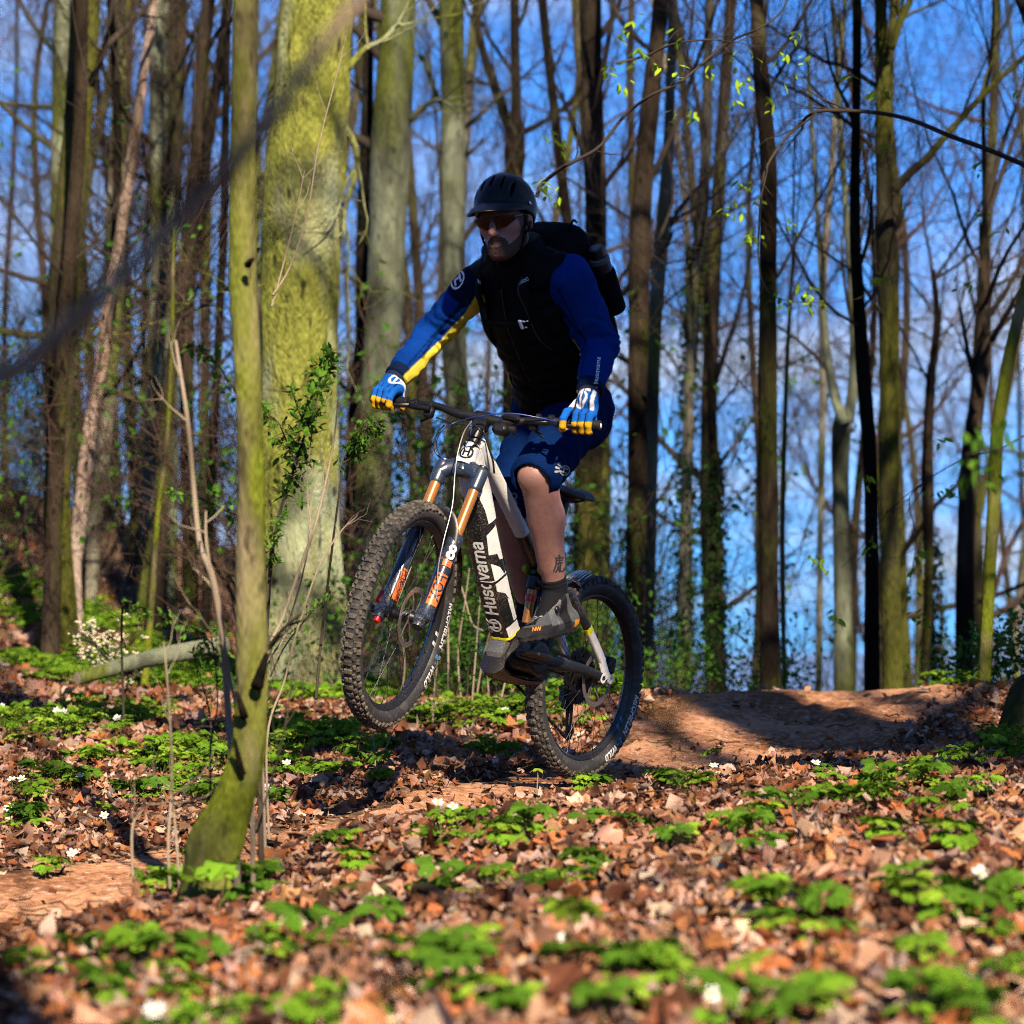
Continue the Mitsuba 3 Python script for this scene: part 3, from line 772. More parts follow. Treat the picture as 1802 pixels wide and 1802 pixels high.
# ---- underwood: bare shrubs with a haze of first leaves
SHRUB = []
for k in range(5):
    rng = np.random.default_rng(300 + k)
    cb, tips = MB(), []
    for j in range(9):
        a = rng.uniform(0, 2 * np.pi)
        grow(cb, rng, (rng.normal() * .1, rng.normal() * .1, -0.1), A3(math.cos(a) * .5, math.sin(a) * .5, 1), rng.uniform(1.0, 2.2), rng.uniform(.008, .016), 3, sides=(4, 3, 3, 3), seg=(6, 4, 3, 2), kids=(0, 3, 4, 4), up=0.3, leaves=tips, thin=0.003)
    P_ = np.array([t[0] for t in tips]); N_ = np.array([t[1] for t in tips])
    keep = rng.uniform(size=len(P_)) < (0.5 if k < 3 else 0.15)
    P2 = np.repeat(P_[keep], 3, 0) + rng.normal(size=(3 * keep.sum(), 3)) * .05
    mb, v, f = leaf_cloud(P2, np.repeat(N_[keep], 3, 0), 0.055, rng, 1.0)
    SHRUB.append((mikit.ply(trimesh.Trimesh(*cb.done()[:2], process=False), ['twig_bark', 'twig_red', 'twig_green'][k % 3], smooth=True), mikit.ply(trimesh.Trimesh(v, f, process=False), 'leaf_shrub')))
rng = np.random.default_rng(43)
sp = []
for i in range(400):
    Y = 19 + 30 * rng.uniform() ** 1.2
    u = rng.uniform(-0.2, 0.2)
    if u > 0.06 and rng.uniform() < 0.85: continue
    if Y < 22 and (u < -0.09 or u > 0.03): continue
    if all(math.hypot(u * Y - a, Y - b) > 1.1 for a, b in sp):
        sp.append((u * Y, Y))
for i, (X, Y) in enumerate(sp[:46]):
    k = int(rng.integers(0, 5))
    s = rng.uniform(0.7, 1.35)
    M = T().translate([X, Y, GH(X, Y)]).rotate([0, 0, 1], float(rng.uniform(0, 360))).scale(s)
    key = numbered('bare_shrub')
    scene[key + '__stems'] = {**SHRUB[k][0], 'to_world': M}
    scene[key + '__leaves'] = {**SHRUB[k][1], 'to_world': M}
    tag(key, ('thin bare shrub with first leaves ', 'reddish bare shrub with first leaves ', 'greenish bare shrub with first leaves ', 'thin bare shrub with hardly a leaf ', 'reddish bare shrub with hardly a leaf ')[k] + zone(X, Y, ['at the far left', 'behind the mossy tree', 'behind the rider', 'among the trunks right of the rider', 'beyond the crest', 'at the far right']), 'shrub', 'bare shrubs of the underwood')

# ---- trees behind the camera, which shade the place
def shade_tree(x, y, r, h, seed, nl=12, lean=(0, 0)):
    rng = np.random.default_rng(seed)
    g = GH(x, y)
    pts = np.array([(x, y, g - .4), (x, y, g), (x + lean[0] * .3, y + lean[1] * .3, g + h * .35), (x + lean[0], y + lean[1], g + h * .8)])
    mb, q = trunk_mesh(pts, np.array([1.25, 1.1, .9, .5]) * r, 16, 0.03, 1.0, 0.3, 0.3, seed)
    cb = MB()
    for j in range(nl):
        z = g + rng.uniform(0.3, 0.8) * h
        i = int(np.argmin(np.abs(q[:, 2] - z)))
        a = rng.uniform(0, 2 * np.pi)
        grow(cb, rng, q[i, :3], A3(math.cos(a), math.sin(a), rng.uniform(.2, .9)), rng.uniform(2, 4), q[i, 3] * rng.uniform(.3, .5), 3, sides=(6, 4, 3, 3), seg=(7, 5, 4, 3), kids=(0, 3, 4, 4), up=.3, thin=.004)
    key = numbered('beech_tree')
    put(key + '__trunk', mb, 'bark_beech', smooth=True)
    put(key + '__crown', cb, 'twig_bark', smooth=True)
    tag(key, 'bare beech standing behind the viewer', 'tree', 'beeches behind the viewer')


# each stands where its shade falls clear of the rider: x + 0.249 y tells where the shadow runs
for c_, y_, r_, h_, sd_, nl_ in ((4.50, -1.0, .46, 22, 61, 10), (0.22, -3.0, .16, 18, 62, 7), (6.3, -6.0, .22, 22, 63, 10), (3.75, -10.0, .20, 20, 64, 8), (6.6, -2.5, .20, 20, 65, 9), (-0.6, -7.0, .22, 21, 66, 10), (7.6, -9.0, .25, 22, 67, 9), (-2.2, -2.0, .2, 20, 68, 8)):
    shade_tree(c_ - .249 * y_, y_, r_, h_, sd_, nl_)
# and beeches just outside the right edge, whose trunks and boughs band the trunks in view
for x_, y_, r_, h_, sd_, nl_ in ((2.75, 6.5, .16, 17, 71, 14), (3.9, 9.6, .13, 16, 72, 14), (3.7, 12.0, .18, 18, 73, 15), (4.6, 15.0, .16, 17, 74, 15), (5.6, 18.5, .2, 19, 75, 15), (7.2, 22.0, .2, 19, 76, 15), (4.4, 9.5, .17, 18, 77, 14), (6.3, 14.0, .2, 19, 78, 15), (8.6, 19.0, .2, 19, 79, 15)):
    shade_tree(x_, y_, r_, h_, sd_, nl_, (0.3, 0.2))
# the wood goes on all round
rng = np.random.default_rng(44)
n_ = 0
while n_ < 64:
    a, d_ = rng.uniform(0, 2 * np.pi), 7 + 28 * rng.uniform()
    x, y = d_ * math.sin(a), 6 + d_ * math.cos(a)
    if y > 0 and abs(x) < .26 * y + 2.0: continue
    cc = x + .249 * y
    if y < 4 and -1.5 < cc < 9: continue
    k = int(rng.integers(0, 8)); s_ = rng.uniform(.8, 1.15)
    M = T().translate([x, y, GH(x, y)]).rotate([0, 0, 1], float(rng.uniform(0, 360))).scale(s_)
    n_ += 1
    scene[f'surrounding_wood__{2 * n_ - 1:03d}'] = {**PROTO[k][0], 'to_world': M}
    scene[f'surrounding_wood__{2 * n_:03d}'] = {**PROTO[k][1], 'to_world': M}
tag('surrounding_wood', 'bare wood going on beside and behind the viewer', kind='stuff')


def added_leaning_tree():
    """An unseen leaning trunk, added out of the frame for its shade, which lies across the rider's head, chest and left arm."""
    rng = np.random.default_rng(91)
    a, b = at(803, 500, 9.5), at(1000, 800, 9.5)
    u = unit(b - a)
    nrm = unit(np.cross(SUN, u)); nrm = nrm if nrm[0] > 0 else -nrm
    r = 0.27
    a = a + nrm * r + SUN * 7.0
    foot = a + u * (a[2] / -u[2] + .15)
    top_ = a - u * 3.4
    pts = np.array([foot, foot * .6 + a * .4, a, top_])
    mb, q = trunk_mesh(pts, np.array([.32, .29, .27, .24]), 18, .03, 1, .2, .2, 5)
    key = 'added_leaning_tree'
    put(key + '__trunk', mb, 'bark_beech', smooth=True)
    cb = MB()
    for j in range(7):
        i = int(len(q) * rng.uniform(.8, .99))
        grow(cb, rng, q[i, :3], unit(-u + rand_dir(rng) * .8), rng.uniform(1.5, 3), .05, 2, up=.2)
    put(key + '__crown', cb, 'twig_bark', smooth=True)
    tag(key, 'unseen leaning trunk added beside the viewer to shade the rider', 'tree')


added_leaning_tree()  # unseen trunk, added and aimed to shade the rider
# ------------------------------------------------------------------ leaf litter
def litter_leaves(n, x, y, size, rng, lift, tilt=0.5, kind=None, fine=True):
    """n dead leaves lying about: (v, f, colours). Curled along and across, folded at the midrib."""
    z = G(x, y)
    base = np.stack([x, y, z + lift], 1)
    up = np.stack([rng.normal(size=n) * tilt, rng.normal(size=n) * tilt, np.ones(n)], 1)
    up /= np.linalg.norm(up, axis=1, keepdims=True)
    t = np.cross(up, rng.normal(size=(n, 3)))
    t /= np.linalg.norm(t, axis=1, keepdims=True)
    b = np.cross(up, t)
    # outline: beech (ovate) or oak / maple (lobed)
    m_ = 9 if fine else 5
    s5 = np.array([-0.5, -0.28, 0.0, 0.26, 0.5])
    s = np.linspace(-0.5, 0.5, m_) if fine else s5
    wo = np.array([[0.05, 0.27, 0.33, 0.22, 0.0], [0.08, 0.33, 0.22, 0.36, 0.03], [0.04, 0.18, 0.22, 0.15, 0.0], [0.12, 0.44, 0.28, 0.40, 0.0]])
    if fine:
        lob = np.array([0, .0, 0.30, -.28, .36, -.30, .34, -.2, 0])
        wo = np.array([np.interp(s, s5, r) * (1 + lob * (0.15, 1, 0.1, 1)[q]) for q, r in enumerate(wo)])
    k = rng.integers(0, 4, n) if kind is None else np.full(n, kind)
    w = wo[k] * rng.uniform(0.8, 1.25, (n, m_))
    curl = rng.normal(size=n) * 0.9
    fold = rng.normal(size=n) * 0.5
    twist = rng.normal(size=n) * 0.7
    wave = rng.normal(size=(n, 2)) * .05
    zc = curl[:, None] * (s**2)[None] + wave[:, :1] * np.sin(s * 9)[None] + wave[:, 1:] * np.cos(s * 13)[None] + rng.normal(size=(n, m_)) * 0.015
    mid = np.stack([np.broadcast_to(s, (n, m_)), np.zeros((n, m_)), zc], -1)
    def edge(sg_):
        ang = fold[:, None] + twist[:, None] * s[None] * sg_ + rng.normal(size=(n, m_)) * .18
        return np.stack([np.broadcast_to(s, (n, m_)) + rng.normal(size=(n, m_)) * 0.02, sg_ * w * np.cos(ang), mid[..., 2] + w * np.sin(ang) + rng.normal(size=(n, m_)) * 0.02], -1)
    P = np.concatenate([mid, edge(1)[:, 1:m_ - 1], edge(-1)[:, 1:m_ - 1]], 1)
    N_ = P.shape[1]
    v = base[:, None] + size[:, None, None] * (P[..., :1] * t[:, None] + P[..., 1:2] * b[:, None] + P[..., 2:] * up[:, None])
    v[..., 2] += np.maximum(0, (z[:, None] + 0.002 - v[..., 2].min(1, keepdims=True)))
    f = []
    for o in (m_, 2 * m_ - 2):
        q = [(0, 1, o)]
        for a in range(1, m_ - 2):
            q += [(a, o + a, o + a - 1), (a, a + 1, o + a)]
        q += [(m_ - 2, m_ - 1, o + m_ - 3)]
        f += q if o == m_ else [(a, c, b_) for a, b_, c in q]
    f = np.array(f)
    F_ = (f[None] + (np.arange(n) * N_)[:, None, None]).reshape(-1, 3)
    pal = np.array([(0.50, 0.285, 0.20), (0.44, 0.165, 0.068), (0.21, 0.09, 0.055), (0.62, 0.44, 0.36), (0.34, 0.175, 0.115), (0.085, 0.047, 0.036), (0.50, 0.24, 0.12), (0.42, 0.30, 0.25)])
    pr = np.array([0.2, 0.13, 0.19, 0.12, 0.15, 0.08, 0.07, 0.06])
    c = pal[rng.choice(len(pal), n, p=pr)] * rng.uniform(0.6, 1.1, (n, 1)) * (1 + rng.normal(size=(n, 3)) * 0.05)
    cc = np.repeat(c[:, None], N_, 1) * rng.uniform(0.75, 1.18, (n, N_, 1))
    cc[:, :m_] *= 0.82
    return v.reshape(-1, 3), F_, np.clip(cc, 0.01, 0.8).reshape(-1, 3)


# short sticks lying in the litter
rng = np.random.default_rng(57)
tw = MB()
for i in range(420):
    y = 3.6 + 9 * rng.uniform(); x = rng.uniform(-.2, .2) * y
    a = rng.uniform(0, 6.28); L_ = rng.uniform(.04, .22)
    d = A3(math.cos(a), math.sin(a), 0) * L_ / 2
    c = A3(x, y, GH(x, y) + rng.uniform(.012, .04))
    r = rng.uniform(.0012, .0035)
    tw.twig(np.array([c - d, c - d * .3 + rng.normal(size=3) * L_ * .05, c + d * .4 + rng.normal(size=3) * L_ * .05, c + d + A3(0, 0, rng.uniform(-.01, .02))]), np.array([r, r, r * .8, r * .6]), 5)
put('stick_litter', tw, 'twig_bark', smooth=True)
tag('stick_litter', 'small dead sticks strewn through the leaf litter', kind='stuff')
scene['dead_leaf'] = {'type': 'principledthin', 'base_color': VC, 'roughness': 0.6, 'diff_trans': 0.35, 'eta': 1.2}
rng = np.random.default_rng(51)
parts = []
for y0, y1, dens, sz in ((3.3, 5.0, 1700, .046), (5.0, 7.0, 1700, .043), (7.0, 9.0, 1650, .038), (9.0, 12.0, 1250, .039), (12, 16, 480, .052), (16, 22, 170, .07), (22, 34, 45, .10)):
    xm = y1 * 0.225 + 0.5
    n = int(dens * (y1 - y0) * 2 * xm)
    y = rng.uniform(y0, y1, n); x = rng.uniform(-xm, xm, n)
    keep = np.abs(x) < y * 0.225 + 0.45
    td = trail_dist(x, y)
    wide = np.interp(y, [4, 7, 9, 11.5, 13, 15, 18], [0.42, 0.46, 0.26, 0.48, 0.76, 0.9, 0.7])
    p3 = np.stack([x * 2.3, y * 2.3, 0 * x], 1)
    wide = wide * (0.7 + 0.7 * meshkit.fbm(p3, 3, 12))
    onp = np.clip((td - wide * 0.8) / 0.16, 0, 1)
    onp = np.where((y > 9) & (y < 12.2), np.maximum(onp, 0.13), np.maximum(onp, 0.03))
    keep &= rng.uniform(size=n) < onp
    keep &= ~((y > 16.3) & (x > 0.2))
    x, y, onp = x[keep], y[keep], onp[keep]
    n = len(x)
    size = sz * rng.lognormal(0, 0.28, n) * np.where(onp < .4, .7, 1)
    lift = rng.uniform(0.002, 0.040, n) * onp
    parts.append(litter_leaves(n, x, y, size, rng, lift, 0.60, fine=y1 <= 5.0))
at0 = np.cumsum([0] + [len(p[0]) for p in parts])
put('leaf_litter', (np.vstack([p[0] for p in parts]), np.vstack([p[1] + a for p, a in zip(parts, at0)]), np.vstack([p[2] for p in parts])), 'dead_leaf', smooth=True, color=True)
tag('leaf_litter', 'thick litter of brown dead leaves covering the woodland floor', kind='stuff')

# the largest leaves of the near slope, each by itself
rng = np.random.default_rng(52)
LEAF_SAYS = ['tan curled beech leaf lying on the litter of the near slope', 'pale lobed leaf lying on the litter of the near slope', 'narrow curled brown leaf lying on the litter of the near slope', 'broad lobed leaf lying on the litter of the near slope']
for i in range(150):
    y = 3.95 + 1.5 * rng.uniform() ** 1.3
    x = rng.uniform(-0.18, 0.185) * y
    k = int(rng.integers(0, 4))
    v, f, c = litter_leaves(1, np.array([x]), np.array([y]), np.array([rng.uniform(0.058, 0.080)]), rng, np.array([rng.uniform(.02, .04)]), 0.35, k)
    key = numbered('fallen_leaf')
    put(key, (v, f, c), 'dead_leaf', smooth=True, color=True)
    tag(key, LEAF_SAYS[k].replace('the near slope', 'the near slope, ' + zone(x, y, ['far left', 'left of the middle', 'in the middle', 'right of the middle', 'far right'])), 'leaf', 'single dead leaves of the near slope')

# ------------------------------------------------------------------ wood anemones
leaf_material('leaf_anemone', VC, 0.55, 0.4)
scene['petal_white'] = {'type': 'principledthin', 'base_color': rgb(0.85, 0.85, 0.86), 'roughness': 0.5, 'diff_trans': 0.5, 'eta': 1.3}
material('stem_green', (0.16, 0.17, 0.05), 0.6, 0.3)
material('stamen', (0.75, 0.6, 0.08), 0.7, 0.2)


def leaflet(mb, base, d, up, size, rng, c):
    """A deeply cut leaflet: a middle lobe and two side lobes, folded."""
    d = unit(d); s = unit(np.cross(up, d)); u = np.cross(d, s)
    out = [(0, 0, 0), (.30, .20, .05), (.42, .46, .0), (.55, .34, .06), (.62, .22, .06), (.85, .30, .0), (1.05, .05, -.08)]
    for sg_ in (1, -1):
        v = [base + size * (a * d + sg_ * b * s + h * u) for a, b, h in out]
        v.append(base + size * (.6 * d - .05 * u))
        f = [(0, 1, 7), (1, 2, 3), (1, 3, 7), (3, 4, 7), (4, 5, 6), (4, 6, 7)]
        if sg_ < 0:
            f = [(a, c_, b) for a, b, c_ in f]
        mb.add(v, f, np.array(c) * rng.uniform(.85, 1.15))


def anemone(rng, n, spread, tall, big=1.0):
    lm, st = MB(), MB()
    for k in range(n):
        a = rng.uniform(0, 2 * np.pi)
        r = spread * math.sqrt(rng.uniform())
        foot = A3(r * math.cos(a), r * math.sin(a), -0.01)
        h = tall * rng.uniform(.45, 1.6)
        topp = foot + A3(rng.normal() * .015, rng.normal() * .015, h)
        st.tube(smooth_path([foot, (foot + topp) / 2 + A3(rng.normal() * .006, rng.normal() * .006, 0), topp], 5), [.0014, .0013, .0012, .0011, .001], 4, cap=False)
        col = np.array(((.125, .25, .020), (.20, .33, .030), (.07, .16, .016))[int(rng.integers(0, 3))])
        a0 = rng.uniform(0, 2 * np.pi)
        tl = A3(rng.normal() * .38, rng.normal() * .38, 1)
        sz_ = rng.uniform(.65, 1.3)
        for j in range(3):
            aa = a0 + j * 2.094 + rng.normal() * .2
            out = A3(math.cos(aa), math.sin(aa), 0)
            droop = rng.uniform(-.95, .15)
            q = topp + out * .012 * big
            up = unit(tl - out * droop)
            for tw in (-0.95, 0, 0.95):
                d = A3(math.cos(aa + tw), math.sin(aa + tw), droop + rng.normal() * .2); d = unit(d - A3(0, 0, (d @ tl) * .5))
                leaflet(lm, q, d, up, .031 * big * sz_ * rng.uniform(.75, 1.15), rng, col * rng.uniform(.8, 1.2))
    return lm, st


ANEM = []
for k in range(10):
    r_ = np.random.default_rng(500 + k)
    lm, st = anemone(r_, [2, 3, 3, 4, 5, 6, 9, 11, 1, 2][k], [.03, .04, .05, .06, .075, .085, .11, .13, .005, .025][k], [.045, .05, .05, .055, .055, .06, .07, .07, .06, .05][k], 1.12 if k < 6 else 1.0)
    lv = lm.done(); sv = st.done()
    ANEM.append(tinted(trimesh.Trimesh(np.vstack([lv[0], sv[0]]), np.vstack([lv[1], sv[1] + len(lv[0])]), process=False), 'leaf_anemone', color=np.vstack([lv[2], np.tile((.16, .17, .05), (len(sv[0]), 1))])))


def petals(rng, r=.016):
    mb = MB()
    for j in range(6):
        a = j * math.pi / 3 + rng.normal() * .1
        d, s = A3(math.cos(a), math.sin(a), 0), A3(-math.sin(a), math.cos(a), 0)
        u = A3(0, 0, 1)
        lift = rng.uniform(.1, .5)
        prof = [(0.05, .0, 0), (.5, .28, lift * .35), (.5, -.28, lift * .35), (.85, .24, lift * .75), (.85, -.24, lift * .75), (1.05, 0, lift), (.55, 0, lift * .3)]
        mb.add([r * (p * d + q * s + h * u) for p, q, h in prof], [(0, 6, 1), (0, 2, 6), (1, 6, 3), (2, 4, 6), (3, 6, 5), (4, 5, 6)])
    return mb


def place_anemone(x, y, k, rng, label=None, group='wood anemones of the floor', flower=None, scale=1.0):
    key = numbered('wood_anemone')
    z = GH(x, y)
    M = T().translate([float(x), float(y), z + .012]).rotate([0, 0, 1], float(rng.uniform(0, 360))).scale(float(scale * rng.uniform(.85, 1.15)))
    scene[key + '__foliage'] = {**ANEM[k], 'to_world': M}
    if flower is not None:
        h, n = flower
        for q in range(n):
            o = A3(x + rng.normal() * .02, y + rng.normal() * .02, z)
            t_ = o + A3(rng.normal() * .01, -.012, h * rng.uniform(.9, 1.1))
            fk = sub(key, 'flower')
            mb = petals(rng, .0155 if y < 9 else .018)
            tilt = T().translate(t_.tolist()).rotate([1, 0, 0], float(rng.uniform(25, 70))).rotate([0, 0, 1], float(rng.uniform(0, 90)))
            v, f, _ = mb.done()
            scene[fk] = {**mikit.ply(trimesh.Trimesh(v, f, process=False), 'petal_white', smooth=True), 'to_world': tilt}
            sm = MB(); sm.tube(smooth_path([o, (o + t_) / 2 + A3(.004, 0, 0), t_], 5), .0011, 4, cap=False)
            put(fk + '__stalk', sm, 'stem_green')
            eye = trimesh.creation.icosphere(1, .0045)
            scene[fk + '__stamens'] = {**mikit.ply(eye, 'stamen', smooth=True), 'to_world': tilt @ T().translate([0, 0, .003])}
    tag(key, label or 'low clump of green anemone leaves ' + (zone(x, y, ['in the lower left corner', 'left of the middle of the near slope', 'in the middle of the near slope', 'right of the middle of the near slope', 'in the lower right corner']) if y < 7 else zone(x, y, ['on the left bank', 'beside the young tree', 'under the bicycle', 'along the trail right of the bicycle', 'before the mound at right']) if y < 11.5 else zone(x, y, ['far back at left', 'at the foot of the mossy tree', 'beyond the bicycle', 'beyond the mound'])), 'plant', None if label else group)
    return key


rng = np.random.default_rng(53)
# the ones that can be pointed to
MARK = [(345, 1580, 9, 'two anemone plants with broad leaves at the foot of the young tree', 1.7, None),
        (285, 1790, 4, 'anemone clump with a large blurred white flower near the lower left corner', 1, (.10, 1)),
        (1718, 1545, 3, 'anemone clump with one white yellow centred flower on the right of the near slope', 1, (.085, 1)),
        (806, 1420, 5, 'anemone clump with a pale pinkish flower on a tall stalk below the rear wheel', 1, (.115, 2)),
        (990, 1650, 8, 'small anemone plant with a white flower open flat on the middle of the near slope', 1, (.05, 1)),
        (1003, 1675, 8, 'small anemone plant with a fallen white flower, lower of the close pair', .8, (.02, 1)),
        (330, 1480, 1, 'anemone clump with a white flower just left of the young tree foot', 1, (.085, 1)),
        (97, 1500, 1, 'anemone clump with a white flower on the far edge of the trail at left', 1, (.08, 1)),
        (143, 1362, 3, 'anemone clump with a white star shaped flower in the lit litter at left', 1, (.07, 1)),
        (36, 1372, 4, 'anemone clump with two white flowers near the left edge', 1, (.08, 2)),
        (34, 1425, 1, 'anemone clump with a white flower, lowest at the left edge', 1, (.075, 1)),
        (183, 1436, 8, 'lone white anemone flower on the trail verge at left', 1, (.06, 1)),
        (488, 1390, 3, 'anemone clump with a white flower right of the young tree trunk', 1, (.075, 1)),
        (510, 1345, 4, 'anemone clump with a white flower on the shaded bank left of the front wheel', 1, (.08, 1)),
        (115, 1255, 6, 'anemone clump with three white flowers in the green band at far left', 1, (.10, 3)),
        (205, 1262, 6, 'anemone clump with two white flowers at the right end of the far left band', 1, (.09, 2)),
        (80, 1250, 6, 'anemone clump with one white flower at the far left band', 1, (.10, 1)),
        (10, 1245, 6, 'anemone clump with white flowers cut by the left edge', 1, (.10, 2)),
        (1250, 1345, 8, 'lone white anemone flower beside the trail right of the rear wheel', 1, (.055, 1)),
        (1442, 1345, 0, 'anemone clump with a white flower in front of the mound shadow', 1, (.06, 1)),
        (905, 1250, 6, 'anemone clump with a white flower between the wheels', 1, (.09, 1)),
        (1240, 1750, 0, 'anemone clump with a pale flower near the bottom edge right of centre', 1, (.05, 1)),
        (1325, 1745, 8, 'small anemone with a pale flower near the bottom edge at right', 1, (.05, 1)),
        (1780, 1700, 1, 'anemone clump with a white flower near the lower right corner', 1, (.06, 1)),
        (1660, 1430, 9, 'thin blurred anemone with a pale bud standing right of centre', 1, None)]
for px, py, k, lab, sc, fl in MARK:
    q = plant_at(px, py, fl[0] if fl else .05)
    place_anemone(q[0], q[1], k, rng, lab, flower=fl, scale=sc)
GREEN = [(450, 1545, 1), (475, 1570, 0), (505, 1555, 1), (270, 1550, 2), (225, 1560, 0), (300, 1560, 1), (590, 1480, 1), (530, 1510, 0), (620, 1515, 1), (790, 1450, 4), (835, 1460, 3), (920, 1450, 3), (905, 1470, 1), (760, 1470, 2), (735, 1520, 3), (860, 1540, 2), (775, 1570, 3), (700, 1560, 1), (1040, 1520, 3), (1085, 1540, 3), (1005, 1540, 2), (770, 1660, 1), (700, 1680, 3), (740, 1690, 2), (930, 1680, 0), (1150, 1680, 5), (1185, 1700, 4), (1215, 1680, 3), (1130, 1710, 3), (1240, 1650, 2), (1380, 1590, 4), (1420, 1600, 3), (1455, 1600, 2), (1330, 1630, 2), (1395, 1660, 1), (1580, 1540, 2), (1610, 1570, 1), (1640, 1540, 0), (1260, 1440, 2), (1300, 1450, 3), (1335, 1445, 2), (1395, 1410, 3), (1370, 1415, 2), (1450, 1380, 5), (1490, 1390, 5), (1530, 1400, 4), (1500, 1370, 5), (1560, 1380, 3), (1620, 1370, 3), (1600, 1355, 4), (1660, 1400, 1), (1710, 1410, 2), (1640, 1710, 3), (1690, 1730, 4), (1740, 1700, 3), (1760, 1650, 2), (1660, 1760, 3), (1560, 1760, 2), (1610, 1680, 2), (1230, 1765, 3), (870, 1770, 1), (810, 1760, 1), (540, 1720, 3), (590, 1750, 5), (640, 1770, 4), (520, 1780, 5), (460, 1760, 5), (400, 1720, 4), (370, 1780, 5), (430, 1690, 2), (330, 1700, 3), (260, 1680, 4), (210, 1690, 4), (170, 1660, 3), (120, 1720, 3), (90, 1700, 2), (200, 1740, 3), (250, 1740, 3), (300, 1750, 4), (60, 1770, 3), (480, 1640, 2), (550, 1660, 3), (600, 1650, 2), (510, 1680, 2), (650, 1690, 2), (1010, 1690, 0), (1060, 1760, 1), (1100, 1740, 0), (950, 1560, 1), (1140, 1575, 0), (1330, 1790, 3), (1390, 1770, 2), (1480, 1740, 1), (1790, 1620, 2), (1790, 1760, 3), (1720, 1780, 3), (20, 1680, 1), (140, 1790, 3), (820, 1690, 0), (890, 1600, 1), (660, 1600, 0), (980, 1590, 0), (1510, 1690, 2), (1470, 1640, 1), (1280, 1710, 1), (1700, 1600, 1), (1760, 1560, 1), (1550, 1620, 0), (1040, 1430, 0), (1120, 1450, 0), (1180, 1480, 1), (1690, 1470, 1), (1560, 1460, 1), (1340, 1490, 0)]
for gi, (px, py, k) in enumerate(GREEN):
    for j in range(0 if gi % 5 in (2, 4) and py > 1500 else 1):
        q = plant_at(px + rng.normal() * 8, py + rng.normal() * 6, .055)
        place_anemone(q[0], q[1], k, rng, scale=1.1)
MID = [(250, 1320, 7), (300, 1325, 7), (340, 1330, 7), (380, 1325, 7), (400, 1340, 7), (300, 1345, 6), (350, 1350, 6), (270, 1340, 5), (340, 1385, 5), (365, 1395, 4), (320, 1375, 4), (385, 1375, 5), (240, 1395, 3), (130, 1320, 5), (150, 1330, 4), (180, 1330, 4), (125, 1365, 4), (60, 1400, 4), (85, 1365, 3), (45, 1442, 3), (70, 1430, 2), (140, 1250, 7), (170, 1262, 7), (230, 1265, 7), (60, 1265, 7), (20, 1270, 7), (100, 1275, 7), (260, 1255, 7), (290, 1258, 6), (150, 1280, 6), (40, 1290, 7), (470, 1280, 7), (500, 1275, 7), (540, 1285, 7), (580, 1290, 7), (520, 1300, 7), (560, 1308, 7), (480, 1310, 7), (470, 1335, 6), (520, 1340, 4), (550, 1350, 5), (575, 1360, 4), (600, 1300, 7), (625, 1290, 6), (640, 1310, 6), (690, 1310, 5), (800, 1255, 7), (830, 1250, 7), (860, 1252, 7), (890, 1258, 7), (920, 1254, 7), (760, 1265, 7), (730, 1258, 6), (850, 1268, 6), (980, 1262, 6), (1010, 1258, 6), (700, 1270, 6), (450, 1262, 7), (1700, 1320, 5), (1760, 1310, 6), (1780, 1295, 6), (1790, 1320, 6), (660, 1365, 2), (850, 1310, 4), (870, 1318, 3), (1225, 1375, 2), (640, 1340, 3), (1050, 1380, 1), (1180, 1375, 1)]
for px, py, k in MID:
    for j in range(2):
        q = plant_at(px + rng.normal() * 9, py + rng.normal() * 4, .05)
        place_anemone(q[0], q[1], k, rng, scale=1.05)
# the carpet farther off, which nobody could count
lm, st = MB(), MB()
ps = []
rng = np.random.default_rng(54)
for i in range(2600):
    y = rng.uniform(13, 30); x = rng.uniform(-.2, .2) * y
    if (x / y > 0.04 and y > 15) or trail_dist(x, y)[()] < .5: continue
    if meshkit.fbm(A3(x * .9, y * .5, 0)[None], 3, 5)[0] < 0.52: continue
    ps.append((x, y))
base = [MB() for _ in range(4)]
lv = [anemone(np.random.default_rng(560 + k), 9, .15, .08, 1.5)[0].done() for k in range(4)]
V, F_, C, n0 = [], [], [], 0
for i, (x, y) in enumerate(ps):
    v, f, c = lv[i % 4]
    a = rng.uniform(0, 6.28); R = np.array([[math.cos(a), -math.sin(a), 0], [math.sin(a), math.cos(a), 0], [0, 0, 1]])
    V.append(v @ R.T + (x, y, GH(x, y) + .02)); F_.append(f + n0); C.append(c); n0 += len(v)
put('anemone_carpet', (np.vstack(V), np.vstack(F_), np.vstack(C)), 'leaf_anemone', color=True)
tag('anemone_carpet', 'far carpet of green anemone leaves spread over the rising floor', kind='stuff')
# ------------------------------------------------------------------ the bicycle
# bike frame of reference: origin rear hub, X forward, Y to the rider's left, Z up
RH, FH = at(1031, 1192, 10.05), at(700, 1081, 9.03)
_X = unit(FH - RH)
_Y = unit(np.cross(A3(0, 0, 1), _X)); _Z = np.cross(_X, _Y)
_r = math.radians(6.5)
BX, BY, BZ = _X, _Y * math.cos(_r) - _Z * math.sin(_r), _Z * math.cos(_r) + _Y * math.sin(_r)
BR = np.stack([BX, BY, BZ], 1)
def toW(v): return RH + np.asarray(v, float) @ BR.T
def toB(p): return (np.asarray(p, float) - RH) @ BR
SA = unit(A3(-0.292, 0, 0.956))                     # steering axis, upward
SP = A3(1.181, 0, -0.012)                           # a point on it
_st = math.radians(13.5)
_K = np.array([[0, -SA[2], SA[1]], [SA[2], 0, -SA[0]], [-SA[1], SA[0], 0]])
SR = np.eye(3) + math.sin(_st) * _K + (1 - math.cos(_st)) * _K @ _K
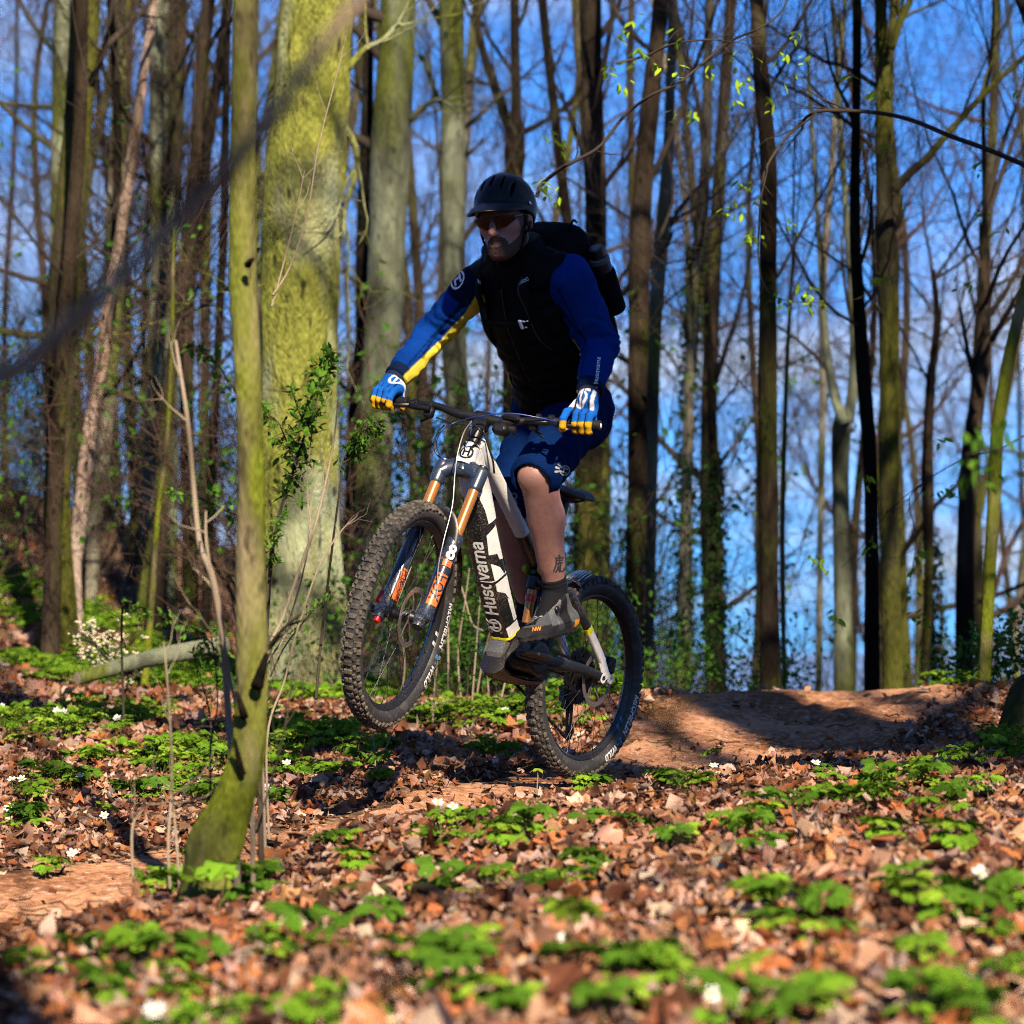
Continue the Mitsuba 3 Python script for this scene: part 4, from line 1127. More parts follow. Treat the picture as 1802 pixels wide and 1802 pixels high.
def steer(v): return SP + (np.asarray(v, float) - SP) @ SR.T
AXF = A3(1.221, 0, 0)                               # front axle before steering
FN = A3(SA[2], 0, -SA[0])                           # forward, square to the steering axis


def bput(key, mb, bsdf, st=False, smooth=30, color=False):
    if isinstance(mb, trimesh.Trimesh):
        v, f, c = np.array(mb.vertices), mb.faces, None
    elif isinstance(mb, (tuple, list)):
        v, f = mb[0], mb[1]; c = mb[2] if len(mb) > 2 else None
    else:
        v, f, c = mb.done()
    v = steer(v) if st else v
    put(key, (toW(v), f, c), bsdf, smooth=True if color and smooth else smooth, color=color)
    return key


def mud(base, dirt=(0.20, 0.13, 0.085), amount=0.35, scale=60.0):
    """A colour with dried mud spattered on it (by its own pattern)."""
    def fn(p, n, uv):
        a = fbm(p.x * 9, p.y * 9, p.z * 9, 3)
        b = noise(p.x * scale, p.y * scale, p.z * scale)
        c = noise(p.x * scale * 3.1, p.y * scale * 3.1, p.z * scale * 3.1)
        m = smoothstep(0.80 - 0.3 * amount, 0.95 - 0.3 * amount, 0.35 * a + 0.35 * b + 0.35 * c + 0.12) * 0.85
        return mix(base, dirt, m) * K_A
    return proc(fn)


material('rubber', mud((0.040, 0.037, 0.035), (0.12, 0.105, 0.09), 0.95, 34), 0.85, 0.2)
material('rubber_side', mud((0.03, 0.03, 0.032), (0.06, 0.057, 0.054), 0.5, 25), 0.6, 0.3)
material('gloss_black', mud((0.010, 0.011, 0.014), (0.30, 0.235, 0.18), 0.24, 260), 0.22, 0.5, clearcoat=0.6, clearcoat_gloss=0.9)
material('satin_black', mud((0.008, 0.008, 0.0095), (0.10, 0.08, 0.06), 0.12, 200), 0.42, 0.45)
material('black_metal', (0.0055, 0.0055, 0.0065), 0.38, 0.35)
material('fork_blue_black', mud((0.012, 0.022, 0.045), (0.2, 0.15, 0.1), 0.18, 200), 0.25, 0.5, clearcoat=0.5)
material('white_paint', mud((0.66, 0.66, 0.67), (0.34, 0.26, 0.2), 0.12, 200), 0.3, 0.5, clearcoat=0.5)
material('white_decal', mud((0.72, 0.72, 0.72), (0.4, 0.3, 0.2), -0.05, 160), 0.4, 0.4)
material('orange_decal', mud((0.85, 0.16, 0.015), (0.2, 0.1, 0.05), 0.02, 160), 0.4, 0.4)
material('blue_decal', (0.05, 0.25, 0.55), 0.4, 0.4)
material('yellow_paint', (0.75, 0.72, 0.02), 0.35, 0.5)
material('lime_paint', (0.38, 0.42, 0.02), 0.3, 0.5)
material('gold_coat', (0.48, 0.20, 0.045), 0.28, 0.6, 0.55)
scene['steel'] = {'type': 'twosided', 'bsdf': {'type': 'roughconductor', 'material': 'Cr', 'alpha': 0.25}}
material('rotor_steel', (0.42, 0.36, 0.34), 0.35, 0.6, 0.85)
material('red_metal', (0.6, 0.02, 0.02), 0.3, 0.6, 0.3)
material('grey_plate', mud((0.075, 0.08, 0.09), (0.30, 0.25, 0.2), 0.25, 240), 0.5, 0.4)
material('spoke_black', (0.012, 0.012, 0.012), 0.35, 0.5)
material('cable_black', (0.012, 0.012, 0.013), 0.4, 0.5)
material('cable_silver', (0.45, 0.45, 0.47), 0.35, 0.5, 0.6)
material('cable_blue', (0.008, 0.03, 0.20), 0.35, 0.5)
material('saddle_black', (0.016, 0.016, 0.018), 0.5, 0.4)
material('grip_rubber', (0.006, 0.006, 0.007), 0.7, 0.3)
material('screen_glass', (0.008, 0.008, 0.010), 0.08, 0.6)
BIKE = 'mountain_bike'
tag(BIKE, 'muddy white and black electric mountain bike with its front wheel lifted off the trail', 'bicycle')


def lettering(text, height, depth=0.0012, bold=True, size=0.006):
    m = meshkit.text_mesh(text, height, depth, bold)
    v, f = trimesh.remesh.subdivide_to_size(np.array(m.vertices), np.array(m.faces), max(size, height / 5))
    return v, f


def poly_mesh(poly, depth=0.0012, size=None):
    gs = getattr(poly, 'geoms', [poly])
    m = trimesh.util.concatenate([trimesh.creation.extrude_polygon(g, depth, engine='earcut') for g in gs if not g.is_empty and g.geom_type == 'Polygon'])
    v, f = np.array(m.vertices), np.array(m.faces)
    if size:
        v, f = trimesh.remesh.subdivide_to_size(v, f, size)
    return v, f


def crest(h):
    """A ringed H under three prongs, h tall, as a shapely shape around the origin."""
    r = h * 0.36
    ring = sg.Point(0, 0).buffer(r, 24).difference(sg.Point(0, 0).buffer(r * 0.78, 24))
    ring = ring.difference(sg.box(-r * 0.5, r * 0.5, r * 0.5, 2 * r))
    a, t = r * 0.42, r * 0.17
    H = sg.box(-a - t / 2, -r * .5, -a + t, r * .95).union(sg.box(a - t, -r * .5, a + t / 2, r * .95)).union(sg.box(-a, r * .02, a, r * .26))
    out = ring.union(H)
    for k in (-1, 0, 1):
        c = affinity.rotate(sg.Polygon([(-t * .8, r * 1.02), (t * .8, r * 1.02), (t * 1.5, r * 1.7), (-t * 1.5, r * 1.7)]).union(sg.Point(0, r * 1.72).buffer(t * 1.35)), -28 * k, origin=(0, 0))
        out = out.union(c)
    return out


# ---- wheels (built about the origin, axle along Y)
def wheel(key, center, R, tw, rim_in, rim_out, st, front, seed, knobs=76):
    rng = np.random.default_rng(seed)
    rc = R - tw * 0.5 - 0.004                                  # centre of the tyre's tube
    P = lambda v: np.asarray(v, float) + center
    ring = lambda prof, n=128: ring_mesh(prof, n)
    def ring_mesh(prof, n):
        prof = np.asarray(prof, float)                      # (radius, y) closed outline
        a = np.arange(n) * 2 * np.pi / n
        v = np.stack([prof[None, :, 0] * np.cos(a)[:, None], np.broadcast_to(prof[None, :, 1], (n, len(prof))), prof[None, :, 0] * np.sin(a)[:, None]], -1).reshape(-1, 3)
        m = len(prof)
        i, j = np.meshgrid(np.arange(n), np.arange(m), indexing='ij')
        q = np.stack([i * m + j, i * m + (j + 1) % m, ((i + 1) % n) * m + (j + 1) % m, ((i + 1) % n) * m + j], -1).reshape(-1, 4)
        return v, q
    # tyre carcass
    ht = tw * 0.5
    ang = np.radians(np.linspace(-48, 228, 25))
    prof = [(rc + ht * 0.98 * math.sin(t), ht * math.cos(t)) for t in ang]
    prof += [(rim_out - 0.004, -0.013), (rim_out - 0.004, 0.013)]
    v, q = ring_mesh(prof, 128)
    mb = MB(); mb.add(P(v), q)
    tyre = key + '__tyre'
    bput(tyre, mb, 'rubber_side', st, 40)
    # knobs: paired centre blocks, staggered transition blocks, side blocks
    kb = MB()
    pitch = 2 * np.pi / knobs
    def knob(a, lat, size, hgt, skew=0.0):
        # lat: angle round the tube from the crown; block standing on the tube's skin
        n = A3(math.cos(lat), 0, 0) ; 
        rad = rc + ht * math.cos(lat); y = ht * math.sin(lat)
        er = A3(math.cos(a), 0, math.sin(a)); et = A3(-math.sin(a), 0, math.cos(a)); ey = A3(0, 1, 0)
        nrm = er * math.cos(lat) + ey * math.sin(lat); lt = -er * math.sin(lat) + ey * math.cos(lat)
        e1 = et * math.cos(skew) + lt * math.sin(skew); e2 = lt * math.cos(skew) - et * math.sin(skew)
        o = er * rc + nrm * ht
        lx, ly = size[0] / 2, size[1] / 2
        v = []
        for h, k in ((-0.004, 1.12), (hgt, 0.86)):
            for sx, sy in ((-1, -1), (1, -1), (1, 1), (-1, 1)):
                v.append(o + nrm * h + e1 * sx * lx * k + e2 * sy * ly * k)
        kb.add(P(v), [(4, 5, 6, 7), (0, 4, 7, 3), (1, 2, 6, 5), (0, 1, 5, 4), (2, 3, 7, 6)])
    for k in range(knobs):
        a = k * pitch
        wide = 0.011 if k % 2 else 0.013
        for s in (-1, 1):
            knob(a, s * 0.20, (0.0145, wide), 0.0055, s * 0.12)
            knob(a + pitch * .5, s * (0.58 if k % 2 else 0.66), (0.0135, 0.010), 0.005, s * -0.2)
            knob(a + pitch * (0.1 if k % 2 else 0.2), s * (1.0 if k % 2 else 1.08), (0.0155, 0.013), 0.0062, s * 0.15)
    bput(key + '__tread', kb, 'rubber', st, False)
    labels[key + '__tread'] = {'label': 'muddy black tread blocks all round the tyre', 'kind': 'stuff'}
    # rim
    rw = 0.0165
    prof = [(rim_out, -rw), (rim_out, rw), (rim_out - 0.006, rw + 0.0015), (rim_in + 0.006, rw * 0.72), (rim_in, rw * 0.3), (rim_in, -rw * 0.3), (rim_in + 0.006, -rw * 0.72), (rim_out - 0.006, -rw - 0.0015)]
    v, q = ring_mesh(prof, 120)
    mb = MB(); mb.add(P(v), q)
    bput(key + '__rim', mb, 'satin_black', st, 35)
    # hub
    hb = MB()
    w = 0.05 if front else 0.06
    prof = [(0.008, -w - 0.012), (0.014, -w - 0.012), (0.016, -w), (0.029, -w * .62), (0.029, -w * .54), (0.018, -w * .45), (0.016, 0), (0.018, w * .45), (0.029, w * .54), (0.029, w * .62), (0.016, w), (0.014, w + 0.012), (0.008, w + 0.012)]
    v, q = ring_mesh(prof, 28)
    hb.add(P(v), q)
    bput(key + '__hub', hb, 'black_metal', st, 40)
    # 32 spokes, crossed, each a part
    for k in range(32):
        s = 1 if k % 2 else -1
        ar = (k + 0.5) * 2 * np.pi / 32
        ah = ar + (0.95 if (k // 2) % 2 else -0.95)
        p0 = A3(0.027 * math.cos(ah), s * w * .58, 0.027 * math.sin(ah))
        p1 = A3((rim_in + .004) * math.cos(ar), s * 0.003, (rim_in + .004) * math.sin(ar))
        sb = MB(); sb.cyl(P(p0), P(p1), 0.00115, 5)
        d = unit(p0 - p1)
        sb.cyl(P(p1), P(p1 + d * .014), 0.0021, 6)
        bput(sub(key, 'spoke'), sb, 'spoke_black', st, True)
    # disc rotor on the left
    yd = w * 0.78
    rot = sg.Point(0, 0).buffer(0.1, 48).difference(sg.Point(0, 0).buffer(0.083, 40))
    for k in range(6):
        b = k * np.pi / 3
        arm = sg.LineString([(0.022 * math.cos(b + .5), 0.022 * math.sin(b + .5)), (0.058 * math.cos(b + .18), 0.058 * math.sin(b + .18)), (0.085 * math.cos(b), 0.085 * math.sin(b))]).buffer(0.0038)
        rot = rot.union(arm)
    rot = rot.union(sg.Point(0, 0).buffer(0.027, 24)).difference(sg.Point(0, 0).buffer(0.016, 20))
    for k in range(36):
        b = k * 2 * np.pi / 36
        rr = 0.0885 if k % 2 else 0.0945
        rot = rot.difference(sg.Point(rr * math.cos(b), rr * math.sin(b)).buffer(0.0028, 4))
    v, f = poly_mesh(rot, 0.0022)
    v = np.stack([v[:, 0], v[:, 2] + yd, v[:, 1]], 1)
    bput(key + '__brake_rotor', (P(v), f[:, ::-1]), 'rotor_steel', st, 20)
    # lettering on the left sidewall: reads clockwise seen from the left, letter tops outward
    def on_wall(v, start, r0):
        # v: text mesh, x along the reading direction, y outward
        r = r0 + v[:, 1]
        th = start - v[:, 0] / (r0 + .008) * -1
        # angle measured from the rearward direction, clockwise as seen from the left (down first)
        x = -r * np.cos(th); z = -r * np.sin(th)
        lat = np.arccos(np.clip((r - rc) / ht, -1, 1))
        y = ht * np.sin(lat) + v[:, 2] + 0.0004
        return np.stack([x, y, z], 1)
    return on_wall, tyre, P, ring_mesh


F_CEN, R_CEN = AXF, A3(0, 0, 0)
fw, rw_ = BIKE + '__front_wheel', BIKE + '__rear_wheel'
on_f, tyre_f, PF, ring_mesh = wheel(fw, F_CEN, 0.3775, 0.064, 0.2965, 0.318, True, True, 1)
on_r, tyre_r, PR, _ = wheel(rw_, R_CEN, 0.3675, 0.068, 0.283, 0.302, False, False, 2, 72)


def wall_text(tyre, on, P, st, text, start, r0, h, mat, shear=0.18):
    v, f = lettering(text, h, 0.0007, True, 0.004)
    v[:, 0] += shear * v[:, 1]
    ln = v[:, 0].max() / (r0 + .008)
    bput(sub(tyre, 'lettering'), (P(on(v, start, r0)), f), mat, st, False)
    return start + ln


for tyre, on, P, st, start, r0 in ((tyre_f, on_f, PF, True, -0.30, 0.329), (tyre_r, on_r, PR, False, 0.02, 0.315)):
    e = wall_text(tyre, on, P, st, 'MICHELIN', start, r0, 0.0225, 'white_decal')
    e = wall_text(tyre, on, P, st, 'E-', e + .06, r0, 0.0225, 'blue_decal')
    wall_text(tyre, on, P, st, 'WILD', e + .012, r0, 0.0225, 'white_decal')
# slanted blue white dashes on the rims
for key, P, r0, st, start in ((fw, PF, 0.298, True, 0.02), (rw_, PR, 0.285, False, 0.35)):
    for k in range(2):
        v, f = poly_mesh(sg.Polygon([(0, 0), (.012, 0), (.017, .016), (.005, .016)]), 0.0006, 0.006)
        r = r0 + v[:, 1] + .002
        th = start + k * 0.11 + v[:, 0] / r0
        y = 0.0165 * (0.72 + 0.36 * np.clip((r - r0) / .02, 0, 1)) + v[:, 2] + .0008
        bput(sub(key, 'decal'), (P(np.stack([-r * np.cos(th), y, -r * np.sin(th)], 1)), f), 'blue_decal' if not st else 'white_decal', st, False)

# ---- fork
fork = BIKE + '__fork'
CR = SP + SA * 0.545                                 # crown, on the steering axis
def fk(along, y, fwd=0.0):                           # a point of the fork: along the axis from SP, sideways, forward
    return SP + SA * along + A3(0, y, 0) + FN * fwd
OFF = 0.012
cb = MB()
arc = smooth_path([fk(.535, -.07, OFF), fk(.56, -.05, .006), fk(.575, 0, 0), fk(.56, .05, .006), fk(.535, .07, OFF)], 17)
cb.tube(arc, np.stack([np.interp(np.linspace(0, 1, 17), [0, .5, 1], [.025, .034, .025]), np.interp(np.linspace(0, 1, 17), [0, .5, 1], [.028, .026, .028])], 1), 16, up=SA)
for s in (-1, 1):
    cb.tube([fk(.495, s * .07, OFF), fk(.505, s * .07, OFF), fk(.565, s * .07, OFF), fk(.578, s * .07, OFF)], [.020, .0245, .0255, .020], 24)
cb.cyl(fk(.56, 0, 0), fk(.64, 0, 0), .027, 24)
bput(fork + '__crown', cb, 'fork_blue_black', True, 40)
for s in (-1, 1):
    b = MB(); b.cyl(fk(.575, s * .07, OFF), fk(.587, s * .07, OFF), .018, 20, chamfer=.003)
    bput(sub(fork, 'top_cap'), b, 'cable_blue' if s < 0 else 'black_metal', True)
    b = MB(); b.cyl(fk(.27, s * .07, OFF), fk(.51, s * .07, OFF), .018, 32)
    bput(sub(fork, 'stanchion'), b, 'gold_coat', True, 40)
    b = MB()
    q = [(.325, .0235, OFF), (.315, .027, OFF), (.29, .027, OFF), (.285, .0245, OFF), (.18, .0255, OFF), (.06, .0262, OFF + .002), (.02, .026, .02), (-.012, .022, .038), (-.03, .018, .042)]
    b.tube(np.array([fk(a, s * .07, o) for a, _, o in q]), [r for _, r, _ in q], 28, up=FN)
    b.cyl(fk(.0, s * .052, .04), fk(.0, s * .088, .04), .021, 22, chamfer=.003)
    bput(sub(fork, 'lower_leg'), b, 'fork_blue_black', True, 40)
ab = MB()                                              # arch with the short mudguard over the tyre
ap = smooth_path([fk(.27, -.07, .02), fk(.335, -.062, .035), fk(.375, -.035, .045), fk(.385, 0, .048), fk(.375, .035, .045), fk(.335, .062, .035), fk(.27, .07, .02)], 25)
ab.tube(ap, np.stack([np.full(25, .010), np.full(25, .022)], 1), 12, up=SA)
bput(fork + '__arch', ab, 'satin_black', True, 40)
gb, nn = [], 13
for i in range(nn):                                    # curved mudguard following the tyre behind the arch
    t = math.radians(98 + i * 4.2)
    row = []
    for j in range(9):
        l = (j - 4) / 4
        rr = 0.3775 + .016 - .022 * l * l
        row.append(AXF + A3(rr * math.cos(t + .18), l * .047, rr * math.sin(t + .18)))
    gb.append(row)
gb = np.array(gb)
gv = np.concatenate([gb.reshape(-1, 3), (gb + (gb - AXF) * .006).reshape(-1, 3)])
i, j = np.meshgrid(np.arange(nn - 1), np.arange(8), indexing='ij')
q = np.stack([i * 9 + j, i * 9 + j + 1, (i + 1) * 9 + j + 1, (i + 1) * 9 + j], -1).reshape(-1, 4)
bput(fork + '__mudguard', MB().add(gv, np.vstack([q[:, ::-1], q + nn * 9])), 'gloss_black', True, 40)
b = MB(); b.cyl(fk(0, -.10, .04), fk(0, .10, .04), .0075, 16); b.cyl(fk(0, -.105, .04), fk(0, -.09, .04), .013, 16, chamfer=.003)
bput(fork + '__axle', b, 'black_metal', True)
b = MB(); b.cyl(fk(-.045, -.07, .044), fk(-.012, -.07, .042), .012, 16, chamfer=.003); b.cyl(fk(.03, -.098, .03), fk(.075, -.098, .022), .010, 16, chamfer=.003)
bput(fork + '__rebound_knob', b, 'red_metal', True)
# caliper on the left leg, behind it
b = MB(); b.box(fk(.10, .052, -.045), (.036, .034, .062), R=np.stack([FN, A3(0, 1, 0), SA], 1), bevel=.007); b.cyl(fk(.07, .05, -.03), fk(.07, .073, -.005), .006, 10); b.cyl(fk(.135, .05, -.03), fk(.135, .073, -.005), .006, 10)
bput(fork + '__brake_caliper', b, 'black_metal', True)


def on_leg(v, s, a0, r, off=OFF, turn=0.0):
    """Lettering down a fork leg: x runs down the leg, y round it (towards the front edge), seen from outside."""
    ang = v[:, 1] / r + turn
    out = A3(0, 1, 0)
    rr = r + v[:, 2] + .0006
    a = a0 - v[:, 0]
    return SP + SA * a[:, None] + out * (s * .07) + FN * off + (np.cos(ang) * rr)[:, None] * (FN * 0.45 + out * s * 0.893) + (np.sin(ang) * rr)[:, None] * (FN * 0.893 * (1) - out * s * 0.45)


def leg_decal(poly_or_text, s, a0, h, mat, turn, dy=0.0, r=.0282, dx=0.0):
    if isinstance(poly_or_text, str):
        v, f = lettering(poly_or_text, h, .0008, True, .005)
    else:
        v, f = poly_mesh(poly_or_text, .0005, .006)
    v = v + (dx, dy, 0)
    if not isinstance(poly_or_text, str):
        pass
    else:
        v[:, 2] += .0006
    bput(sub(fork, 'decal'), (on_leg(v, s, a0, r, turn=turn), f), mat, True, False)


leg_decal(sg.box(0, -.020, .115, .020), 1, .175, 0, 'orange_decal', 0.5)
leg_decal('FOX', 1, .172, .034, 'fork_blue_black', 0.5, -.017)
leg_decal(sg.box(0, -.016, .022, .016), 1, .225, 0, 'orange_decal', 0.5)
leg_decal('FL', 1, .222, .012, 'fork_blue_black', 0.5, -.006)
leg_decal(sg.Point(.0, 0).buffer(.0135).union(sg.Point(.024, 0).buffer(.0155)).difference(sg.Point(.0, 0).buffer(.005)).difference(sg.Point(.024, 0).buffer(.006)), 1, .268, 0, 'white_decal', 0.5)
leg_decal(sg.box(0, -.018, .115, .004), -1, .165, 0, 'orange_decal', 2.35)
leg_decal('FOX', -1, .160, .018, 'fork_blue_black', 2.35, -.015)
leg_decal(sg.Polygon([(0, .010), (.03, .006), (.12, .014), (.12, .024), (.02, .022)]), -1, .19, 0, 'white_decal', 2.35)
leg_decal(sg.box(0.045, .026, .115, .038), -1, .165, 0, 'orange_decal', 2.35)

# ---- handlebar
bar = BIKE + '__handlebar'
BC = A3(.957, 0, .722)
ends = [A3(.925, -.425, .722), A3(.925, .395, .781)]
bp = smooth_path([ends[0], A3(.935, -.28, .729), A3(.947, -.18, .734), A3(.958, -.095, .721), A3(.958, -.05, .722), A3(.958, .05, .722), A3(.958, .095, .727), A3(.947, .18, .752), A3(.935, .27, .768), ends[1]], 60)
b = MB(); b.tube(bp, np.interp(np.abs(bp[:, 1]), [0, .05, .10, .16, .4], [.0175, .0175, .0155, .0125, .0112]), 18)
material('bar_black', (.0055, .0055, .0065), .45, .3)
bput(bar + '__tube', b, 'bar_black', True, True)
st_ = BIKE + '__stem'
b = MB()
b.cyl(SP + SA * .685, SP + SA * .735, .0215, 24, chamfer=.003)
b.cyl(SP + SA * .665, SP + SA * .685, .0225, 24, chamfer=.002)
b.cyl(SP + SA * .645, SP + SA * .664, .0245, 24, chamfer=.003)
b.box((SP + SA * .71 + BC) / 2, (.05, .05, .040), bevel=.008)
b.cyl(BC + A3(0, -.029, 0), BC + A3(0, .029, 0), .0235, 24, chamfer=.003)
for sy in (-1, 1):
    for sz in (-1, 1):
        b.cyl(BC + A3(.018, sy * .018, sz * .016), BC + A3(.027, sy * .018, sz * .016), .0035, 8)
bput(st_, b, 'black_metal', True)
for s in (-1, 1):
    e, d = ends[(s + 1) // 2], unit(A3(-.010, s * .13, -.006 if s < 0 else .012))
    g = MB()
    n = 26
    p = np.array([e - d * .128 + d * .128 * k / n for k in range(n + 1)])
    g.tube(p, [.0155 + .0012 * (k % 2) for k in range(n + 1)], 20)
    g.cyl(e - d * .135, e - d * .125, .0185, 20, chamfer=.002); g.cyl(e - d * .004, e + d * .006, .0175, 20, chamfer=.002)
    bput(sub(bar, 'grip'), g, 'grip_rubber', True, 30)
    b = MB(); b.cyl(e + d * .006, e + d * .008, .008, 16)
    bput(sub(bar, 'end_cap'), b, 'white_decal', True)
    # brake lever: clamp, body, blade
    b = MB()
    c = e - d * .165
    b.cyl(c - d * .009, c + d * .009, .018, 20, chamfer=.003)
    fwd = unit(A3(.9, 0, -.42))
    b.tube(smooth_path([c + fwd * .010, c + fwd * .03 - d * .0, c + fwd * .042 - d * .03, c + fwd * .040 - d * .075], 10), [.012, .013, .011, .009], 12) if False else b.tube(smooth_path([c + fwd * .012, c + fwd * .034, c + fwd * .044 - d * .03, c + fwd * .042 - d * .075], 10), np.interp(np.linspace(0, 1, 10), [0, .4, 1], [.011, .0125, .0085]), 12)
    b.tube(smooth_path([c + fwd * .034, c + fwd * .052 + d * .03, c + fwd * .058 + d * .07, c + fwd * .052 + d * .115], 12), np.stack([np.full(12, .0042), np.full(12, .0075)], 1), 10, up=fwd)
    bput(sub(bar, 'brake_lever'), b, 'black_metal', True, 40)
    # remotes beside it
    b = MB()
    c = e - d * (.225 if s < 0 else .21)
    b.cyl(c - d * .007, c + d * .007, .0165, 18, chamfer=.002)
    b.box(c + A3(.014, s * -.004, -.026), (.030, .036, .040), bevel=.008)
    b.cyl(c + A3(.006, 0, -.045), c + A3(-.016, s * .028, -.056), .0055, 10)
    bput(sub(bar, 'remote'), b, 'bar_black', True, 40)
# display beside the stem on the left, a bulky light mount under it
b = MB(); b.box(BC + A3(.012, .105, .022), (.034, .062, .026), R=np.array([[.94, 0, .34], [0, 1, 0], [-.34, 0, .94]]), bevel=.008); b.cyl(BC + A3(.0, .066, .003), BC + A3(0, .078, .003), .0195, 20)
bput(bar + '__display', b, 'screen_glass', True, 40)
b = MB(); b.box(BC + A3(.03, .085, -.028), (.05, .055, .042), bevel=.012); b.cyl(BC + A3(.015, .055, -.02), BC + A3(.015, .13, -.02), .016, 16, chamfer=.004)
bput(bar + '__lamp_mount', b, 'bar_black', True, 40)

# ---- main frame
fr = BIKE + '__frame'
DA, DB = A3(.935, 0, .495), A3(.572, 0, .052)         # down tube's axis
dd = unit(DB - DA); dn = unit(A3(-dd[2], 0, dd[0]))
if dn[0] < 0: dn = -dn                                # forward and down
def superring(n, e=4.5):
    a = np.arange(n) * 2 * np.pi / n
    c, s = np.cos(a), np.sin(a)
    return np.stack([np.sign(c) * np.abs(c)**(2 / e), np.sign(s) * np.abs(s)**(2 / e)], 1)
SQ = superring(32)
nD = 22
tt = np.linspace(0, 1, nD)
dp = DA + (DB - DA) * tt[:, None] + dn * (0.012 * np.sin(tt * np.pi))[:, None]
dw = np.stack([np.interp(tt, [0, .15, .6, 1], [.034, .040, .043, .042]), np.interp(tt, [0, .15, .6, 1], [.036, .042, .046, .042])], 1)
b = MB(); b.tube(dp, dw[:, ::-1], 32, up=dn, ring=SQ)     # first ring axis = dn (depth), second = sideways
bput(fr + '__down_tube', b, 'gloss_black', False, 40)
LEN = np.linalg.norm(DB - DA)
def dt_surface(u, w, face):
    """u metres along the axis from the top; w across; face 'front' or 'left'. Points on the tube's skin."""
    t = np.clip(u / LEN, 0, 1)
    c = DA + (DB - DA) * t[:, None] + dn * (0.012 * np.sin(t * np.pi))[:, None]
    hy = np.interp(t, tt, dw[:, 0]); hd = np.interp(t, tt, dw[:, 1])
    e = 4.5
    if face == 'front':
        k = np.clip(np.abs(w) / hy, 0, 1)
        d = hd * (1 - k**e)**(1 / e)
        return c + dn * d[:, None] + A3(0, 1, 0) * w[:, None], dn
    k = np.clip(np.abs(w) / hd, 0, 1)
    y = hy * (1 - k**e)**(1 / e)
    return c + dn * w[:, None] + A3(0, 1, 0) * y[:, None], A3(0, 1, 0)
def dt_decal(v, f, face, mat, lift=0.0006, name='decal'):
    p, n = dt_surface(v[:, 0], v[:, 1], face)
    bput(sub(fr, name), (p + n * (v[:, 2:3] + lift), f), mat, False, False)
# white lettering up the front face (reads upward): text x -> -u, text y -> towards rider's right (-Y)? seen from the front, reading up, letter tops point left = rider's right
v, f = lettering('Husqvarna', .050, .0010, True, .008)
v[:, 0] *= .285 / v[:, 0].max(); 
dt_decal(np.stack([.470 - v[:, 0], -(v[:, 1] - .026), v[:, 2]], 1), f, 'front', 'white_decal')
v, f = poly_mesh(crest(.072), .001, .01)
dt_decal(np.stack([.515 - v[:, 0] - .005, -v[:, 1] , v[:, 2]], 1), f, 'front', 'white_decal')
# white panels on the left face
W_ = lambda pts: sg.Polygon(pts)
PAN = [W_([(.155, -.041), (.165, .03), (.235, .036), (.25, -.005), (.275, -.012), (.285, -.042)]),
       W_([(.268, .036), (.30, -.004), (.335, -.020), (.33, -.0415), (.43, -.0415), (.425, -.012), (.40, .0), (.375, .036)]),
       W_([(.425, -.006), (.43, -.0415), (.515, -.0415), (.515, -.01)]),
       W_([(.522, .036), (.522, -.03), (.560, -.038), (.560, .034)])]
for pl in PAN:
    v, f = poly_mesh(pl.buffer(.003).buffer(-.003), .0006, .012)
    dt_decal(v, f, 'left', 'white_decal', .0004)
# battery cover seam band and strap
b = MB()
tq = .34 / LEN
c = DA + (DB - DA) * tq + dn * .012 * math.sin(tq * np.pi)
b.tube([c - dd * .004, c + dd * .004], [[.0485, .0455], [.0485, .0455]], 32, up=dn, ring=SQ)
bput(sub(fr, 'strap'), b, 'satin_black', False, 40)
b = MB()
b.tube([DB - dd * .012, DB - dd * .004], [[.0445, .0445], [.0445, .0445]], 32, up=dn, ring=SQ)
bput(fr + '__yellow_ring', b, 'yellow_paint', False, 40)
b = MB()
for sy in (-.02, .02):
    q = DB - dd * .035 + dn * .0445 + A3(0, sy, 0)
    b.cyl(q, q + dn * .003, .005, 10)
bput(fr + '__cover_bolt', b, 'steel', False)
labels[fr + '__cover_bolt'] = {'label': 'pair of steel bolts low on the down tube cover', 'kind': 'stuff'}
# head tube and the white nose running into the top tube
HT0, HT1 = SP + SA * .585, SP + SA * .655
b = MB()
b.tube(smooth_path([SP + SA * .582, SP + SA * .60, SP + SA * .64, SP + SA * .662], 9), np.interp(np.linspace(0, 1, 9), [0, .3, 1], [.036, .034, .028]), 28)
bput(fr + '__head_tube', b, 'white_paint', False, 40)
# shroud: loft from the crown's front edge, white, wide, blending head tube, down tube top and top tube
b = MB()
q = np.array([SP + SA * .655 + A3(-.012, 0, 0), SP + SA * .60 + A3(-.045, 0, -.02), A3(.905, 0, .47), A3(.845, 0, .396)])
b.tube(smooth_path(q, 14), np.stack([np.interp(np.linspace(0, 1, 14), [0, .3, .7, 1], [.031, .050, .049, .0435]), np.interp(np.linspace(0, 1, 14), [0, .3, .7, 1], [.027, .038, .0415, .0425])], 1), 32, up=unit(A3(.8, 0, -.6)), ring=superring(32, 3))
bput(fr + '__head_shroud', b, 'white_paint', False, 40)
TT = smooth_path([A3(.965, 0, .632), A3(.85, 0, .565), A3(.70, 0, .475), A3(.56, 0, .385), A3(.45, 0, .315), A3(.395, 0, .27)], 30)
tw_ = np.stack([np.interp(np.linspace(0, 1, 30), [0, .3, 1], [.026, .023, .020]), np.interp(np.linspace(0, 1, 30), [0, .3, 1], [.030, .026, .023])], 1)
b = MB(); b.tube(TT[:17], tw_[:17], 24, up=A3(0, 0, 1), ring=superring(24, 3)); bput(sub(fr, 'top_tube'), b, 'white_paint', False, 40)
